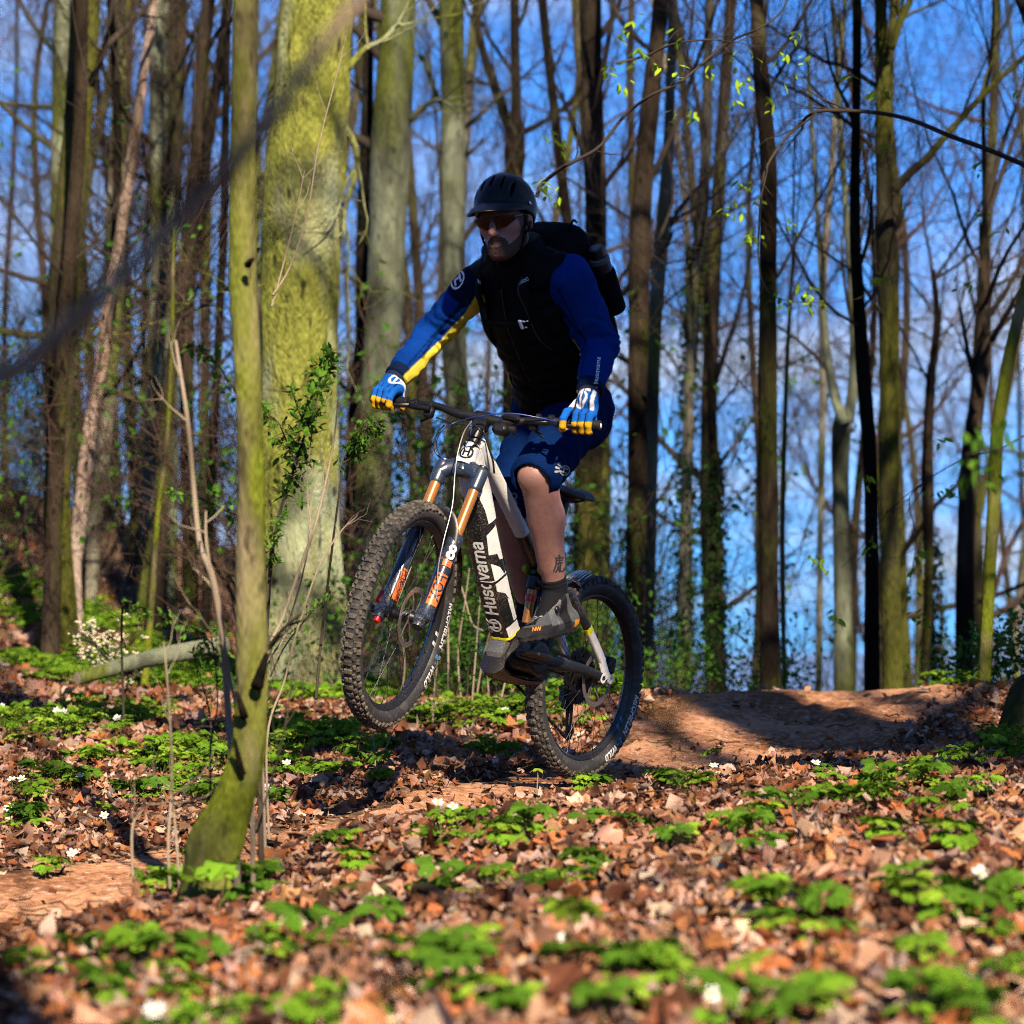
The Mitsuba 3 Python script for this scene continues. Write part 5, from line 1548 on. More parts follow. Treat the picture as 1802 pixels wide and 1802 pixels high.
b = MB(); b.tube(TT[16:], tw_[16:], 24, up=A3(0, 0, 1), ring=superring(24, 3)); bput(sub(fr, 'top_tube'), b, 'gloss_black', False, 40)
labels[fr + '__top_tube_001'] = {'label': 'gloss black rear half of the top tube'}
labels[fr + '__top_tube'] = {'label': 'white front half of the top tube'}
b = MB(); b.tube(TT[15:19], tw_[15:19] + .0008, 24, up=A3(0, 0, 1), ring=superring(24, 3)); bput(fr + '__yellow_line', b, 'yellow_paint', False, 40) if False else None
# crest on the front of the nose, black
v, f = poly_mesh(crest(.068), .0012, .008)
c0 = SP + SA * .612 + A3(-.02, 0, -.008)
fwd = unit(A3(.86, .18, .42))
sy = unit(np.cross(A3(0, 0, 1), fwd)); uz = np.cross(fwd, sy)
hit = c0 + fwd * .060
pp = hit + sy * (v[:, :1]) + uz * v[:, 1:2] + fwd * (v[:, 2:3])
dlt = (pp - c0) @ sy
pp = pp - fwd * (dlt**2 * 7.0)[:, None] - fwd * .006
bput(fr + '__crest', (pp, f), 'black_metal', False, False)
# seat tube, seat post, saddle
b = MB(); b.tube(smooth_path([A3(.43, 0, .05), A3(.405, 0, .20), A3(.375, 0, .36)], 10), .021, 22); bput(fr + '__seat_tube', b, 'gloss_black', False, 40)
b = MB(); b.tube([A3(.378, 0, .33), A3(.355, 0, .575)], .0158, 20); b.box((.352, 0, .583), (.05, .05, .026), bevel=.006); bput(BIKE + '__seat_post', b, 'black_metal', False, 40)
def saddle_sdf(p):
    x = p[:, 0]
    t = np.clip((.53 - x) / .27, 0, 1)                # nose to tail
    w = np.interp(t, [0, .45, .75, 1], [.020, .028, .066, .060])
    zc = np.interp(t, [0, .3, .7, 1], [.598, .605, .606, .617])
    th = np.interp(t, [0, .5, 1], [.012, .017, .018])
    dx = np.maximum(np.maximum(x - .53, .258 - x), 0)
    q = np.sqrt((p[:, 1] / w)**2 + ((p[:, 2] - zc + .25 * p[:, 1]**2 / w) / th)**2 + (dx / .02)**2)
    return (q - 1) * .013
v, f = surface_nets(saddle_sdf, (.23, -.09, .56), (.56, .09, .66), .005)
bput(BIKE + '__saddle', (vf_smooth(v, f, 4), f), 'saddle_black', False, True)
b = MB()
for s in (-1, 1):
    b.tube(smooth_path([A3(.505, s * .008, .588), A3(.445, s * .02, .578), A3(.345, s * .022, .574), A3(.28, s * .03, .595)], 12), .0038, 8)
bput(BIKE + '__saddle__rail', b, 'black_metal', False, 40)
# motor, skid plate
def motor_sdf(p):
    q = p - A3(.455, 0, -.004)
    d = np.maximum(np.abs(q) - A3(.115, .058, .062) + .035, 0)
    a = np.linalg.norm(d, axis=1) - .035
    c = np.sqrt((p[:, 0] - .43)**2 + (p[:, 2] - 0)**2)
    cy = np.maximum(c - .06, np.abs(p[:, 1]) - .068)
    a = smin(a, cy, .02)
    n_ = sd_cone(p, A3(.560, 0, -.02), A3(.572, 0, .03), .036, .032)
    return smin(a, n_, .03)
v, f = surface_nets(motor_sdf, (.30, -.09, -.10), (.68, .09, .12), .0065)
bput(BIKE + '__motor', (vf_smooth(v, f, 3), f), 'satin_black', False, 50)
b = MB()
sk = []
for u, (x, z) in enumerate([(.575, .03), (.600, .0), (.622, -.04), (.628, -.086), (.58, -.100), (.48, -.100), (.38, -.088)]):
    sk.append([A3(x - .012 * abs(l)**2, l * (.036 + .004 * u), z + .020 * abs(l)**3) for l in (-1, -.6, -.2, .2, .6, 1)])
sk = np.array(sk); n0 = len(sk)
out = sk + np.array([(.006, 0, -.006)])
i, j = np.meshgrid(np.arange(n0 - 1), np.arange(5), indexing='ij')
q = np.stack([i * 6 + j, i * 6 + j + 1, (i + 1) * 6 + j + 1, (i + 1) * 6 + j], -1).reshape(-1, 4)
b.add(np.vstack([sk.reshape(-1, 3), out.reshape(-1, 3)]), np.vstack([q, q[:, ::-1] + n0 * 6]))
bput(BIKE + '__skid_plate', b, 'satin_black', False, 40)
b = MB()
gh = []
for y_, z_, x_ in [(yy * w_ * .82, zz * .9, .612 + .016 * (1 - abs(zz + .015) / .05)) for zz, w_ in ((.028, .040), (.012, .044), (-.02, .042), (-.045, .030), (-.060, .016)) for yy in (-1, -.5, 0, .5, 1)]:
    gh += [A3(x_ - .35 * y_ * y_ / .044 * .3, y_, z_), A3(x_ - .03, y_, z_)]
b.mesh(trimesh.convex.convex_hull(np.array(gh)))
bput(BIKE + '__motor_guard', b, 'grey_plate', False, 25)
# shock, its link
sh = BIKE + '__shock'
s0, s1 = A3(.462, 0, .305), A3(.455, 0, .095)
d = unit(s1 - s0)
b = MB(); b.cyl(s0, s0 + d * .022, .020, 20, chamfer=.004); b.cyl(s0 + d * .022, s0 + d * .072, .0245, 22, chamfer=.004); b.cyl(s0 + A3(0, .012, 0) + d * .03, s0 + A3(0, .045, 0) + d * .05, .017, 18, chamfer=.004); bput(sh + '__reservoir', b, 'black_metal', False, 40)
b = MB(); b.cyl(s0 + d * .07, s1 - d * .02, .0165, 22); bput(sh + '__shaft', b, 'gold_coat', False, 40)
b = MB(); b.cyl(s0 + d * .09, s0 + d * .115, .019, 22, chamfer=.003); bput(sh + '__red_ring', b, 'red_metal', False, 40)
for s in (-1, 1):
    b = MB()
    pts = [A3(.475, s * .032, .305), A3(.42, s * .036, .285), A3(.345, s * .042, .262)]
    b.tube(smooth_path(pts, 8), np.stack([np.interp(np.linspace(0, 1, 8), [0, .5, 1], [.021, .015, .018]), np.full(8, .006)], 1), 14, up=A3(0, 0, 1))
    for pnt in (pts[0], pts[2]):
        b.cyl(pnt - A3(0, .009, 0), pnt + A3(0, .009, 0), .019, 18, chamfer=.003)
    bput(sub(fr, 'rocker_link'), b, 'lime_paint', False, 40)
# rear triangle
for s in (-1, 1):
    q = smooth_path([A3(.345, s * .045, .262), A3(.29, s * .052, .252), A3(.235, s * .058, .215), A3(.18, s * .064, .176), A3(.10, s * .07, .115), A3(.035, s * .076, .062)], 24)
    r = np.stack([np.full(24, .017), np.full(24, .0115)], 1)
    b = MB(); b.tube(q[:16], r[:16], 18, up=A3(0, 0, 1), ring=superring(18, 3)); bput(sub(fr, 'seat_stay'), b, 'gloss_black', False, 40)
    b = MB(); b.tube(q[16:], r[16:] * 1.02, 18, up=A3(0, 0, 1), ring=superring(18, 3))
    b.tube(smooth_path([q[-1], A3(.012, s * .077, .035), A3(-.012, s * .078, .012)], 6), np.stack([np.full(6, .021), np.full(6, .010)], 1), 16, up=A3(1, 0, 0))
    for hx, hz in ((.022, .002), (-.03, .008)):
        pr = [(.0175, -.008), (.0175, .008), (.009, .008), (.009, -.008)]
        v, qq = ring_mesh(pr, 20)
        b.add(v + A3(hx, s * .079, hz), qq)
    bput(sub(fr, 'dropout'), b, 'white_paint', False, 40)
    b = MB(); b.tube(q[15:17], r[15:17] + .0016, 18, up=A3(0, 0, 1), ring=superring(18, 3)); bput(sub(fr, 'stay_ring'), b, 'yellow_paint', False, 40)
    q2 = smooth_path([A3(.385, s * .058, .0), A3(.30, s * .064, .006), A3(.15, s * .072, .012), A3(.01, s * .076, .005)], 16)
    b = MB(); b.tube(q2, np.stack([np.interp(np.linspace(0, 1, 16), [0, 1], [.023, .016]), np.full(16, .0115)], 1), 18, up=A3(0, 0, 1), ring=superring(18, 3)); bput(sub(fr, 'chain_stay'), b, 'satin_black', False, 40)
b = MB(); b.cyl(A3(0, -.085, 0), A3(0, .085, 0), .008, 14); bput(BIKE + '__rear_axle', b, 'black_metal', False)
# short rear guard with brush strokes of white
gb = []
for i in range(10):
    t = math.radians(52 + i * 1.8)
    gb.append([A3((.392 - .02 * l * l) * math.cos(t), l * .048, (.392 - .02 * l * l) * math.sin(t)) for l in np.linspace(-1, 1, 9)])
gb = np.array(gb)
i, j = np.meshgrid(np.arange(9), np.arange(8), indexing='ij')
q = np.stack([i * 9 + j, i * 9 + j + 1, (i + 1) * 9 + j + 1, (i + 1) * 9 + j], -1).reshape(-1, 4)
bput(BIKE + '__rear_guard', MB().add(np.vstack([gb.reshape(-1, 3), (gb * (1.008, 1, 1.008)).reshape(-1, 3)]), np.vstack([q, q[:, ::-1] + 90])), 'gloss_black', False, 40)
rng = np.random.default_rng(71)
for k in range(9):
    l0 = -.75 + k * .19
    t0, t1 = math.radians(67 + rng.uniform(-1, 0)), math.radians(rng.uniform(53, 58))
    pts = [A3((.396 - .02 * (l0 + .1 * u)**2) * math.cos(t0 + (t1 - t0) * u), (l0 + .1 * u) * .048, (.396 - .02 * (l0 + .1 * u)**2) * math.sin(t0 + (t1 - t0) * u)) for u in np.linspace(0, 1, 6)]
    b = MB(); b.tube(pts, np.stack([np.full(6, .0006), np.linspace(.0062, .001, 6)], 1), 6, up=A3(.5, 0, .8)); bput(sub(BIKE + '__rear_guard', 'white_stroke'), b, 'white_decal', False, True)
# cranks and pedals
CRK = BIKE + '__crankset'
BB = A3(.43, 0, 0.0)
for s, dirx in ((1, 1), (-1, -1)):
    d = unit(A3(.985 * dirx, 0, (-.05) * dirx))
    e = BB + A3(0, s * .088, 0) + d * .165
    b = MB(); b.tube(smooth_path([BB + A3(0, s * .078, 0) - d * .018, BB + A3(0, s * .080, 0), BB + A3(0, s * .088, 0) + d * .08, e, e + d * .014], 9), np.stack([np.interp(np.linspace(0, 1, 9), [0, .2, .8, 1], [.017, .019, .014, .012]), np.full(9, .0085)], 1), 14, up=A3(0, 0, 1), ring=superring(14, 3)); bput(sub(CRK, 'crank_arm'), b, 'satin_black', False, 40)
    b = MB(); b.cyl(e, e + A3(0, s * .022, 0), .0075, 12); c = e + A3(0, s * .062, 0)
    b.box(c + A3(.042, 0, .002), (.014, .088, .016), bevel=.004); b.box(c - A3(.042, 0, -.002), (.014, .088, .016), bevel=.004); b.box(c + A3(0, -s * .038, .002), (.085, .012, .015), bevel=.004); b.box(c + A3(0, s * .038, .002), (.085, .012, .015), bevel=.004); b.box(c + A3(0, 0, .002), (.035, .085, .018), bevel=.005)
    bput(sub(CRK, 'pedal'), b, 'black_metal', False, 30)
    if s > 0: PED_L = c
    else: PED_R = c
def cog(r, teeth, y, w, hole):
    a = np.linspace(0, 2 * np.pi, teeth * 4, endpoint=False)
    rr = r + .0045 * np.array([1, 1, -.6, -.6] * teeth)
    pl = sg.Polygon(np.stack([rr * np.cos(a), rr * np.sin(a)], 1)).difference(sg.Point(0, 0).buffer(hole, 24))
    for k in range(8):
        pl = pl.difference(sg.Point((r + hole) / 2 * math.cos(k * .785), (r + hole) / 2 * math.sin(k * .785)).buffer((r - hole) * .22, 8))
    v, f = poly_mesh(pl, w)
    return np.stack([v[:, 0], v[:, 2] + y, v[:, 1]], 1), f[:, ::-1]
v, f = cog(.072, 34, -.052, .003, .035); bput(CRK + '__chainring', (v + BB, f), 'black_metal', False, 20)
b = MB()
for k, rr in enumerate((.102, .090, .079, .069, .059, .050, .042, .035, .028, .024)):
    v, f = cog(rr, max(12, int(rr * 490)), -.030 - k * .0035, .0018, rr * .55); b.add(v, f)
bput(BIKE + '__cassette', b, 'black_metal', False, 20)
# chain, derailleur
de = BIKE + '__derailleur'
b = MB(); b.tube([A3(-.005, -.075, -.01), A3(-.02, -.085, -.045)], .010, 10); b.box((-.028, -.088, -.075), (.05, .035, .045), bevel=.008); b.box((-.02, -.075, -.10), (.035, .03, .045), bevel=.008); bput(de + '__body', b, 'satin_black', False, 40)
b = MB(); q = smooth_path([A3(-.02, -.058, -.105), A3(-.035, -.058, -.16), A3(-.055, -.058, -.215)], 8)
for dy in (-.008, .008):
    b.tube(q + A3(0, dy, 0), np.stack([np.full(8, .012), np.full(8, .0015)], 1), 10, up=A3(1, 0, 0))
bput(de + '__cage', b, 'black_metal', False, 40)
for k, (x, z) in enumerate(((-.022, -.112), (-.053, -.21))):
    v, f = cog(.020, 12, 0, .004, .006); bput(sub(de, 'pulley'), (v + A3(x, -.06, z), f), 'black_metal', False, 20)
b = MB()
def chain_run(p0, p1, n):
    p0, p1 = A3(*p0), A3(*p1); d = unit(p1 - p0); L_ = np.linalg.norm(p1 - p0)
    u = unit(np.cross(d, A3(0, 1, 0)))
    for k in range(n):
        c = p0 + d * L_ * (k + .5) / n
        for dy in (-.003, .003):
            b.box(c + A3(0, dy + (.001 if k % 2 else 0), 0), (L_ / n * 1.25, .0012, .0085), R=np.stack([d, A3(0, 1, 0), u], 1))
        b.cyl(c - d * L_ / n / 2 - A3(0, .005, 0), c - d * L_ / n / 2 + A3(0, .005, 0), .0028, 6)
chain_run((.43, -.05, .074), (.02, -.048, .052), 33); chain_run((.43, -.05, -.074), (-.04, -.058, -.225), 38)
bput(BIKE + '__chain', b, 'black_metal', False, False)
labels[BIKE + '__chain'] = {'label': 'thin black chain hanging slack below the motor', 'kind': 'stuff'}
b = MB(); b.box((-.045, .062, .06), (.045, .03, .06), bevel=.007); bput(BIKE + '__rear_brake_caliper', b, 'black_metal', False, 40)
# cables: (steered end first)
S_ = lambda *p: steer(A3(*p)[None])[0]
CAB = [('cable_black', .0028, [at(782, 748, 9.33), at(770, 762, 9.30), at(764, 785, 9.27), at(772, 803, 9.26), at(790, 812, 9.27), at(806, 820, 9.30)]),
       ('cable_blue', .0016, [at(838, 733, 9.24), at(818, 738, 9.20), at(795, 746, 9.18), at(776, 760, 9.19), at(768, 782, 9.22), at(776, 806, 9.26)]),
       ('cable_silver', .0021, [at(830, 741, 9.22), at(816, 762, 9.15), at(805, 800, 9.11), at(800, 840, 9.10), at(796, 890, 9.08), at(781, 950, 9.05), at(771, 1000, 9.04), at(768, 1050, 9.03), at(755, 1075, 9.03)]),
       ('cable_black', .0026, [at(845, 741, 9.24), at(830, 752, 9.19), at(826, 768, 9.2), at(838, 782, 9.24), at(848, 800, 9.30)]),
       ('cable_blue', .0024, [at(980, 742, 9.22), at(948, 735, 9.20), at(905, 728, 9.20), at(868, 729, 9.22), at(842, 734, 9.25)]),
       ('cable_black', .0026, [at(768, 735, 9.35), at(790, 742, 9.28), at(815, 748, 9.22), at(838, 752, 9.22), at(850, 768, 9.26)]),
       ('cable_black', .0034, [toW(A3(*q_)) for q_ in ((.985, .030, .675), (.955, .047, .62), (.925, .051, .585), (.90, .048, .55))])]
for m_, r_, pts in CAB:
    b = MB(); b.tube(smooth_path(pts, 44), r_, 8); put(sub(BIKE, 'cable'), b, m_, smooth=True)
# ------------------------------------------------------------------ the rider
ME = 'person'
tag(ME, 'bearded rider in blue jersey and black vest standing on the pedals of the bicycle', 'person')
J = dict(hipL=at(1022, 725, 9.72), hipR=at(952, 726, 9.84), kneeL=at(944, 836, 9.38), kneeR=at(894, 884, 9.58), ankL=at(979, 1049, 9.545), ankR=at(932, 1076, 9.86),
         shL=at(1003, 490, 9.35), shR=at(838, 500, 9.53), elL=at(1056, 606, 9.43), elR=at(764, 586, 9.69), wrL=at(1036, 694, 9.235), wrR=at(694, 668, 9.525))
PEL, WST, CHS, NKB = at(992, 716, 9.78), at(974, 640, 9.64), at(938, 545, 9.50), at(910, 462, 9.42)
LAT0, LAT1 = unit(A3(.70, -.72, 0)), unit(A3(.72, -.69, -.05))


# torso: a bent axis with elliptic sections; tor(p) -> (distance along, sideways, forwards)
_AX = smooth_path([PEL + (PEL - WST) * .9, PEL, WST, CHS, NKB, NKB + (NKB - CHS) * .5], 60)
_AS = np.concatenate([[0], np.cumsum(np.linalg.norm(np.diff(_AX, axis=0), axis=1))])
_AT = np.gradient(_AX, axis=0); _AT /= np.linalg.norm(_AT, axis=1, keepdims=True)
_i0 = int(np.argmin(np.linalg.norm(_AX - PEL, axis=1)))
_AS -= _AS[_i0]
_f = np.clip(_AS / np.linalg.norm(NKB - PEL), 0, 1)
_AL = LAT0 * (1 - _f[:, None]) + LAT1 * _f[:, None]
_AL -= _AT * (_AL * _AT).sum(1, keepdims=True); _AL /= np.linalg.norm(_AL, axis=1, keepdims=True)
_AF = np.cross(_AT, _AL); _AF *= -1 if (_AF[20] @ A3(-.4, -.9, 0)) < 0 else 1
S_NK = float(np.linalg.norm(NKB - CHS) + np.linalg.norm(CHS - WST) + np.linalg.norm(WST - PEL))


def tor(p):
    i = np.zeros(len(p), int); best = np.full(len(p), 1e9)
    for k in range(0, len(_AX), 2):
        q = (p[:, 0] - _AX[k, 0])**2 + (p[:, 1] - _AX[k, 1])**2 + (p[:, 2] - _AX[k, 2])**2
        m = q < best
        best[m] = q[m]; i[m] = k
    q = p - _AX[i]
    ds = (q * _AT[i]).sum(1)
    return _AS[i] + ds, (q * _AL[i]).sum(1), (q * _AF[i]).sum(1)


def torso_sd(p, s, l, f, S, W, D, Db=None, e=2.3):
    w = np.interp(s, S, W); d = np.interp(s, S, D)
    if Db is not None:
        d = np.where(f > 0, d, np.interp(s, S, Db))
    k = (np.abs(l / w)**e + np.abs(f / d)**e)**(1 / e)
    return (k - 1) * np.minimum(w, d) * .9


# ---- head: a frame of its own (x to the rider's left, y forward, z up)
HC = at(889, 388, 9.30)
HY = unit(A3(-.40, -.89, -.20)); HX = unit(np.cross(HY, A3(-.07, 0, 1))); HZ = np.cross(HX, HY)
HX = -HX if HX[0] < 0 else HX
HZ = unit(np.cross(HX, HY)); HZ = -HZ if HZ[2] < 0 else HZ
HR = np.stack([HX, HY, HZ], 1)
def toH(p): return (p - HC) @ HR
def fromH(v): return HC + np.asarray(v, float) @ HR.T


def head_sd(q):
    """q in the head's frame."""
    a = np.abs(q[:, 0]); m = np.stack([a, q[:, 1], q[:, 2]], 1)
    d = sd_ell(q, (0, -.012, .035), (.077, .098, .095))
    d = smin(d, sd_ell(q, (0, .030, -.042), (.063, .064, .078)), .03)
    d = smin(d, sd_cone(m, (.048, -.005, -.065), (.016, .072, -.104), .020, .020), .03)     # jaw line
    d = smin(d, sd_ell(q, (0, .078, -.103), (.024, .020, .020)), .02)                        # chin
    d = smin(d, sd_ell(m, (.044, .058, -.018), (.024, .026, .022)), .025)                    # cheekbone
    d = smin(d, sd_cone(m, (0, .088, .024), (.046, .074, .020), .014, .012), .016)           # brow
    d = smax(d, -sd_ell(m, (.033, .106, -.001), (.020, .022, .013)), .012)                   # socket
    d = smin(d, sd_ell(m, (.032, .077, -.001), (.0135, .0135, .0125)), .004)                 # eye
    d = smin(d, sd_cone(q, (0, .093, .012), (0, .116, -.030), .009, .0125), .012)            # nose ridge
    d = smin(d, sd_ell(q, (0, .115, -.036), (.013, .014, .012)), .008)
    d = smin(d, sd_ell(m, (.013, .103, -.039), (.009, .011, .009)), .006)                    # wings
    d = smin(d, sd_ell(q, (0, .080, -.068), (.030, .022, .024)), .02)                        # muzzle
    d = smin(d, sd_cone(m, (0, .100, -.0665), (.021, .089, -.069), .0062, .004), .005)       # upper lip
    d = smin(d, sd_cone(m, (0, .0985, -.0795), (.018, .089, -.076), .0072, .004), .005)      # lower lip
    d = smax(d, -sd_cone(m, (0, .110, -.0728), (.022, .096, -.0728), .0045, .003), .003)     # mouth
    ear = sd_ell(m, (.083, -.014, -.008), (.011, .021, .033), np.array([[.94, .34, 0], [-.34, .94, 0], [0, 0, 1.0]]))
    ear = smax(ear, -sd_ell(m, (.096, -.008, -.006), (.009, .011, .018)), .006)
    return smin(d, ear, .006)


PG = {}
for s, nm in ((1, 'L'), (-1, 'R')):
    e = ends[(s + 1) // 2]; d = unit(A3(-.010, s * .13, -.006 if s < 0 else .012))
    PG[nm] = (toW(steer((e - d * .062)[None])[0]), unit(toW(steer(d[None])[0]) - toW(steer(np.zeros((1, 3)))[0])))


def hand_joints(nm):
    """The joints of a hand closed on the grip: {finger: [points]}, radii; d outward along the grip."""
    c, d = PG[nm]
    wr = J['wr' + nm]
    fw_ = unit(steer(A3(1, 0, 0)[None])[0] - steer(np.zeros((1, 3)))[0]); fw_ = unit(toW(fw_) - toW(A3(0, 0, 0)))
    n1 = unit(fw_ - d * (fw_ @ d)); n2 = unit(np.cross(d, n1)); n2 = -n2 if n2[2] < 0 else n2
    F_ = {}
    for name, off, ln in (('pinky', .036, .86), ('ring', .0135, .97), ('middle', -.0095, 1.0)):
        b = c + d * off
        F_[name] = [b + n1 * .012 + n2 * .034 * (.9 + .1 * ln), b + n1 * .044 * ln + n2 * .020, b + n1 * .047 * ln - n2 * .012, b + n1 * .026 - n2 * .030, b + n1 * .004 - n2 * .029]
    b = c - d * .036
    F_['index'] = [b + n1 * .014 + n2 * .036, b + n1 * .056 + n2 * .022 - d * .004, b + n1 * .078 - n2 * .006 - d * .006, b + n1 * .072 - n2 * .030 - d * .006, b + n1 * .056 - n2 * .036 - d * .006]
    F_['thumb'] = [c - d * .020 - n1 * .026 + n2 * .018, c - d * .048 - n1 * .012 - n2 * .010, c - d * .058 + n1 * .012 - n2 * .026, c - d * .052 + n1 * .030 - n2 * .029]
    return c, d, n1, n2, wr, F_


HJ = {nm: hand_joints(nm) for nm in 'LR'}


def hand_sd(p, nm, grow=0.0):
    c, d, n1, n2, wr, F_ = HJ[nm]
    out = sd_cone(p, wr, wr + (c - wr) * .35, .030, .028)
    hub = wr + (c + n2 * .03 - n1 * .01 - wr) * .55
    palm = None
    for k, off in enumerate((.034, .012, -.012, -.036)):
        m = F_[('pinky', 'ring', 'middle', 'index')[k]][0]
        seg = sd_cone(p, hub + d * off * .75, m, .0185, .0150)
        out = smin(out, seg, .016)
    out = smin(out, sd_cone(p, hub - d * .012, F_['thumb'][0], .021, .019), .016)
    out = smin(out, sd_cone(p, c - n1 * .018 + n2 * .020 + d * .03, c - n1 * .018 + n2 * .020 - d * .02, .017, .017), .014)
    R_ = (.0125, .0118, .0108, .0100, .0092)
    for name, pts in F_.items():
        fd = None
        for a in range(len(pts) - 1):
            r0, r1 = R_[a], R_[a + 1]
            if name == 'thumb': r0, r1 = (.0155, .0135, .0118, .0108)[a:a + 2]
            if name == 'pinky': r0, r1 = r0 * .9, r1 * .9
            sg_ = sd_cone(p, pts[a], pts[a + 1], r0, r1)
            fd = sg_ if fd is None else smin(fd, sg_, .004)
        out = smin(out, fd, .0035)
    return out - grow


def leg_sd(p, s, grow=0.0):
    h, k, a = J['hip' + s], J['knee' + s], J['ank' + s]
    d = sd_cone(p, h, k, .080, .058)
    ax = unit(a - k)
    back = A3(.30, .80, .1); back = unit(back - ax * (back @ ax))
    if s == 'L': back = unit(back + A3(.55, 0, 0))
    L_ = np.linalg.norm(a - k)
    d = smin(d, sd_cone(p, k + ax * .01, a, .052, .036), .03)
    d = smin(d, sd_cone(p, k + ax * L_ * .14 + back * .018, k + ax * L_ * .36 + back * .020, .048, .050), .05)
    d = smin(d, sd_cone(p, k + ax * L_ * .36 + back * .020, k + ax * L_ * .72 + back * .004, .048, .036), .04)
    d = smin(d, sd_ell(p, k - back * .022, (.038, .038, .042)), .03)
    return d - grow


# feet: heel, ball and toe
FT = {}
for s, pc in (('L', PED_L), ('R', PED_R)):
    pw = toW(pc + A3(0, 0, .012))
    if s == 'L':
        heel, ball, toe = at(1010, 1106, 9.64), at(948, 1131, 9.455), at(916, 1126, 9.375)
    else:
        heel = pw + (toW(A3(-.17, -.0, .05)) - toW(A3(0, 0, 0))); ball = pw; toe = pw + (toW(A3(.085, -.01, .012)) - toW(A3(0, 0, 0)))
    f = unit(toe - heel); u = unit(A3(.0, 0.05, 1) - f * (A3(.0, .05, 1) @ f)); sd_ = np.cross(f, u)
    FT[s] = (heel, ball, toe, f, u, sd_)


def foot_sd(p, s, grow=0.0):
    heel, ball, toe, f, u, sd_ = FT[s]
    a = J['ank' + s]
    d = sd_cone(p, heel + u * .034 + f * .028, ball + u * .030, .034, .036)
    d = smin(d, sd_cone(p, ball + u * .026 + sd_ * .014, toe + u * .024 - f * .025, .030, .024), .02)
    d = smin(d, sd_cone(p, ball + u * .026 - sd_ * .014, toe + u * .022 - f * .035, .028, .022), .02)
    d = smin(d, sd_cone(p, a, heel + u * .04 + f * .05, .038, .036), .03)
    d = smin(d, sd_cone(p, a + f * .02, ball + u * .04, .036, .030), .03)
    return d - grow


def arm_sd(p, s, r0, r1, r2, k=.03):
    return smin(sd_cone(p, J['sh' + s], J['el' + s], r0, r1), sd_cone(p, J['el' + s], J['wr' + s], r1 * .98, r2), k)


TS = np.array([-.16, 0, .16, .29, .44, .57, .64])


def body_sd(p):
    g = far_from(p, HC, .15)
    d = head_sd(toH(p)) if g is None else np.full(len(p), g)
    d = smin(d, sd_cone(p, fromH((0, -.022, -.05)), NKB - A3(0, -.02, .0), .056, .066), .03)
    s, l, f = tor(p)
    t = torso_sd(p, s, l, f, TS, [.13, .15, .135, .145, .15, .10, .06], [.09, .10, .09, .10, .10, .07, .05])
    t = smax(t, np.maximum(-.13 - s, s - .64), .03)
    d = smin(d, t, .03)
    for sd2 in 'LR':
        d = smin(d, arm_sd(p, sd2, .045, .036, .026), .04)
        if far_from(p, HJ[sd2][0], .12) is None:
            d = smin(d, hand_sd(p, sd2, -.0035), .008)
        if p[:, 2].min() < 1.5:
            d = smin(d, leg_sd(p, sd2), .03)
        if p[:, 2].min() < .85:
            d = smin(d, foot_sd(p, sd2, -.024), .004)
    return d


lo = A3(-.62, 8.98, .42); hi = A3(.52, 10.12, 2.12)
bv, bf = surface_nets(body_sd, lo, hi, .0048)
q = toH(bv)
skin = np.tile(A3(.31, .158, .135), (len(bv), 1))
n1_ = meshkit.fbm(bv * 60, 3, 2)[:, None]; n2_ = meshkit.fbm(bv * 14, 2, 4)[:, None]
skin *= (.74 + .30 * n1_ + .22 * n2_); skin[:, 1:] *= (.92 + .16 * n2_)
inh = (np.abs(q) < (.11, .16, .15)).all(1)
def spot(c, r, col, w):
    a = np.stack([np.abs(q[:, 0]), q[:, 1], q[:, 2]], 1)
    k = np.clip(1 - np.linalg.norm((a - c) / r, axis=1), 0, 1) * w * inh
    skin[:] = skin * (1 - k[:, None]) + np.array(col) * k[:, None]
spot(A3(0, .10, -.071), A3(.030, .03, .014), (.16, .075, .065), 1.0)       # lips
spot(A3(0, .118, -.034), A3(.03, .03, .03), (.52, .22, .17), .6)
spot(A3(.05, .06, -.02), A3(.03, .04, .03), (.52, .22, .17), .6)
spot(A3(.032, .092, -.001), A3(.012, .01, .009), (.75, .73, .70), 1.6)
spot(A3(.032, .096, -.001), A3(.0055, .01, .0055), (.05, .03, .02), 3)
# short leg hair: fine darker specks on the shins
low = bv[:, 2] < 1.0
skin[low] *= (1 - .30 * np.clip(meshkit.noise(bv[low] * (260, 260, 90), 9) - .55, 0, 1) * 2)[:, None]
scene['skin'] = {'type': 'twosided', 'bsdf': {'type': 'principled', 'base_color': VC, 'roughness': .5, 'specular': .3, 'sheen': .05}}
put(ME + '__body', (bv, bf, skin), 'skin', smooth=True, color=True)
BODY = (bv, bf)


# cloth
def wrinkle(p, sc, amp, seed, stretch=(1, 1, 1)):
    return (meshkit.fbm(p * np.asarray(stretch) * sc, 3, seed) - .5) * 2 * amp


def cloth_material(name, col, rough=.85, sheen=.3):
    material(name, col, rough, .03, sheen=sheen)


cloth_material('cloth_vc', VC, .85, .0)
cloth_material('vest_cloth', (.0055, .0056, .0066), .5, .0)
cloth_material('pack_cloth', (.006, .0063, .0075), .75, .0)
cloth_material('shorts_cloth', (.0012, .0115, .066), .85, .0)
cloth_material('sock_cloth', (.012, .013, .016), .9, .3)
material('white_print', (.78, .78, .80), .5, .3)
material('grey_print', (.30, .31, .33), .5, .3)
material('tattoo_ink', (.035, .035, .045), .55, .3)

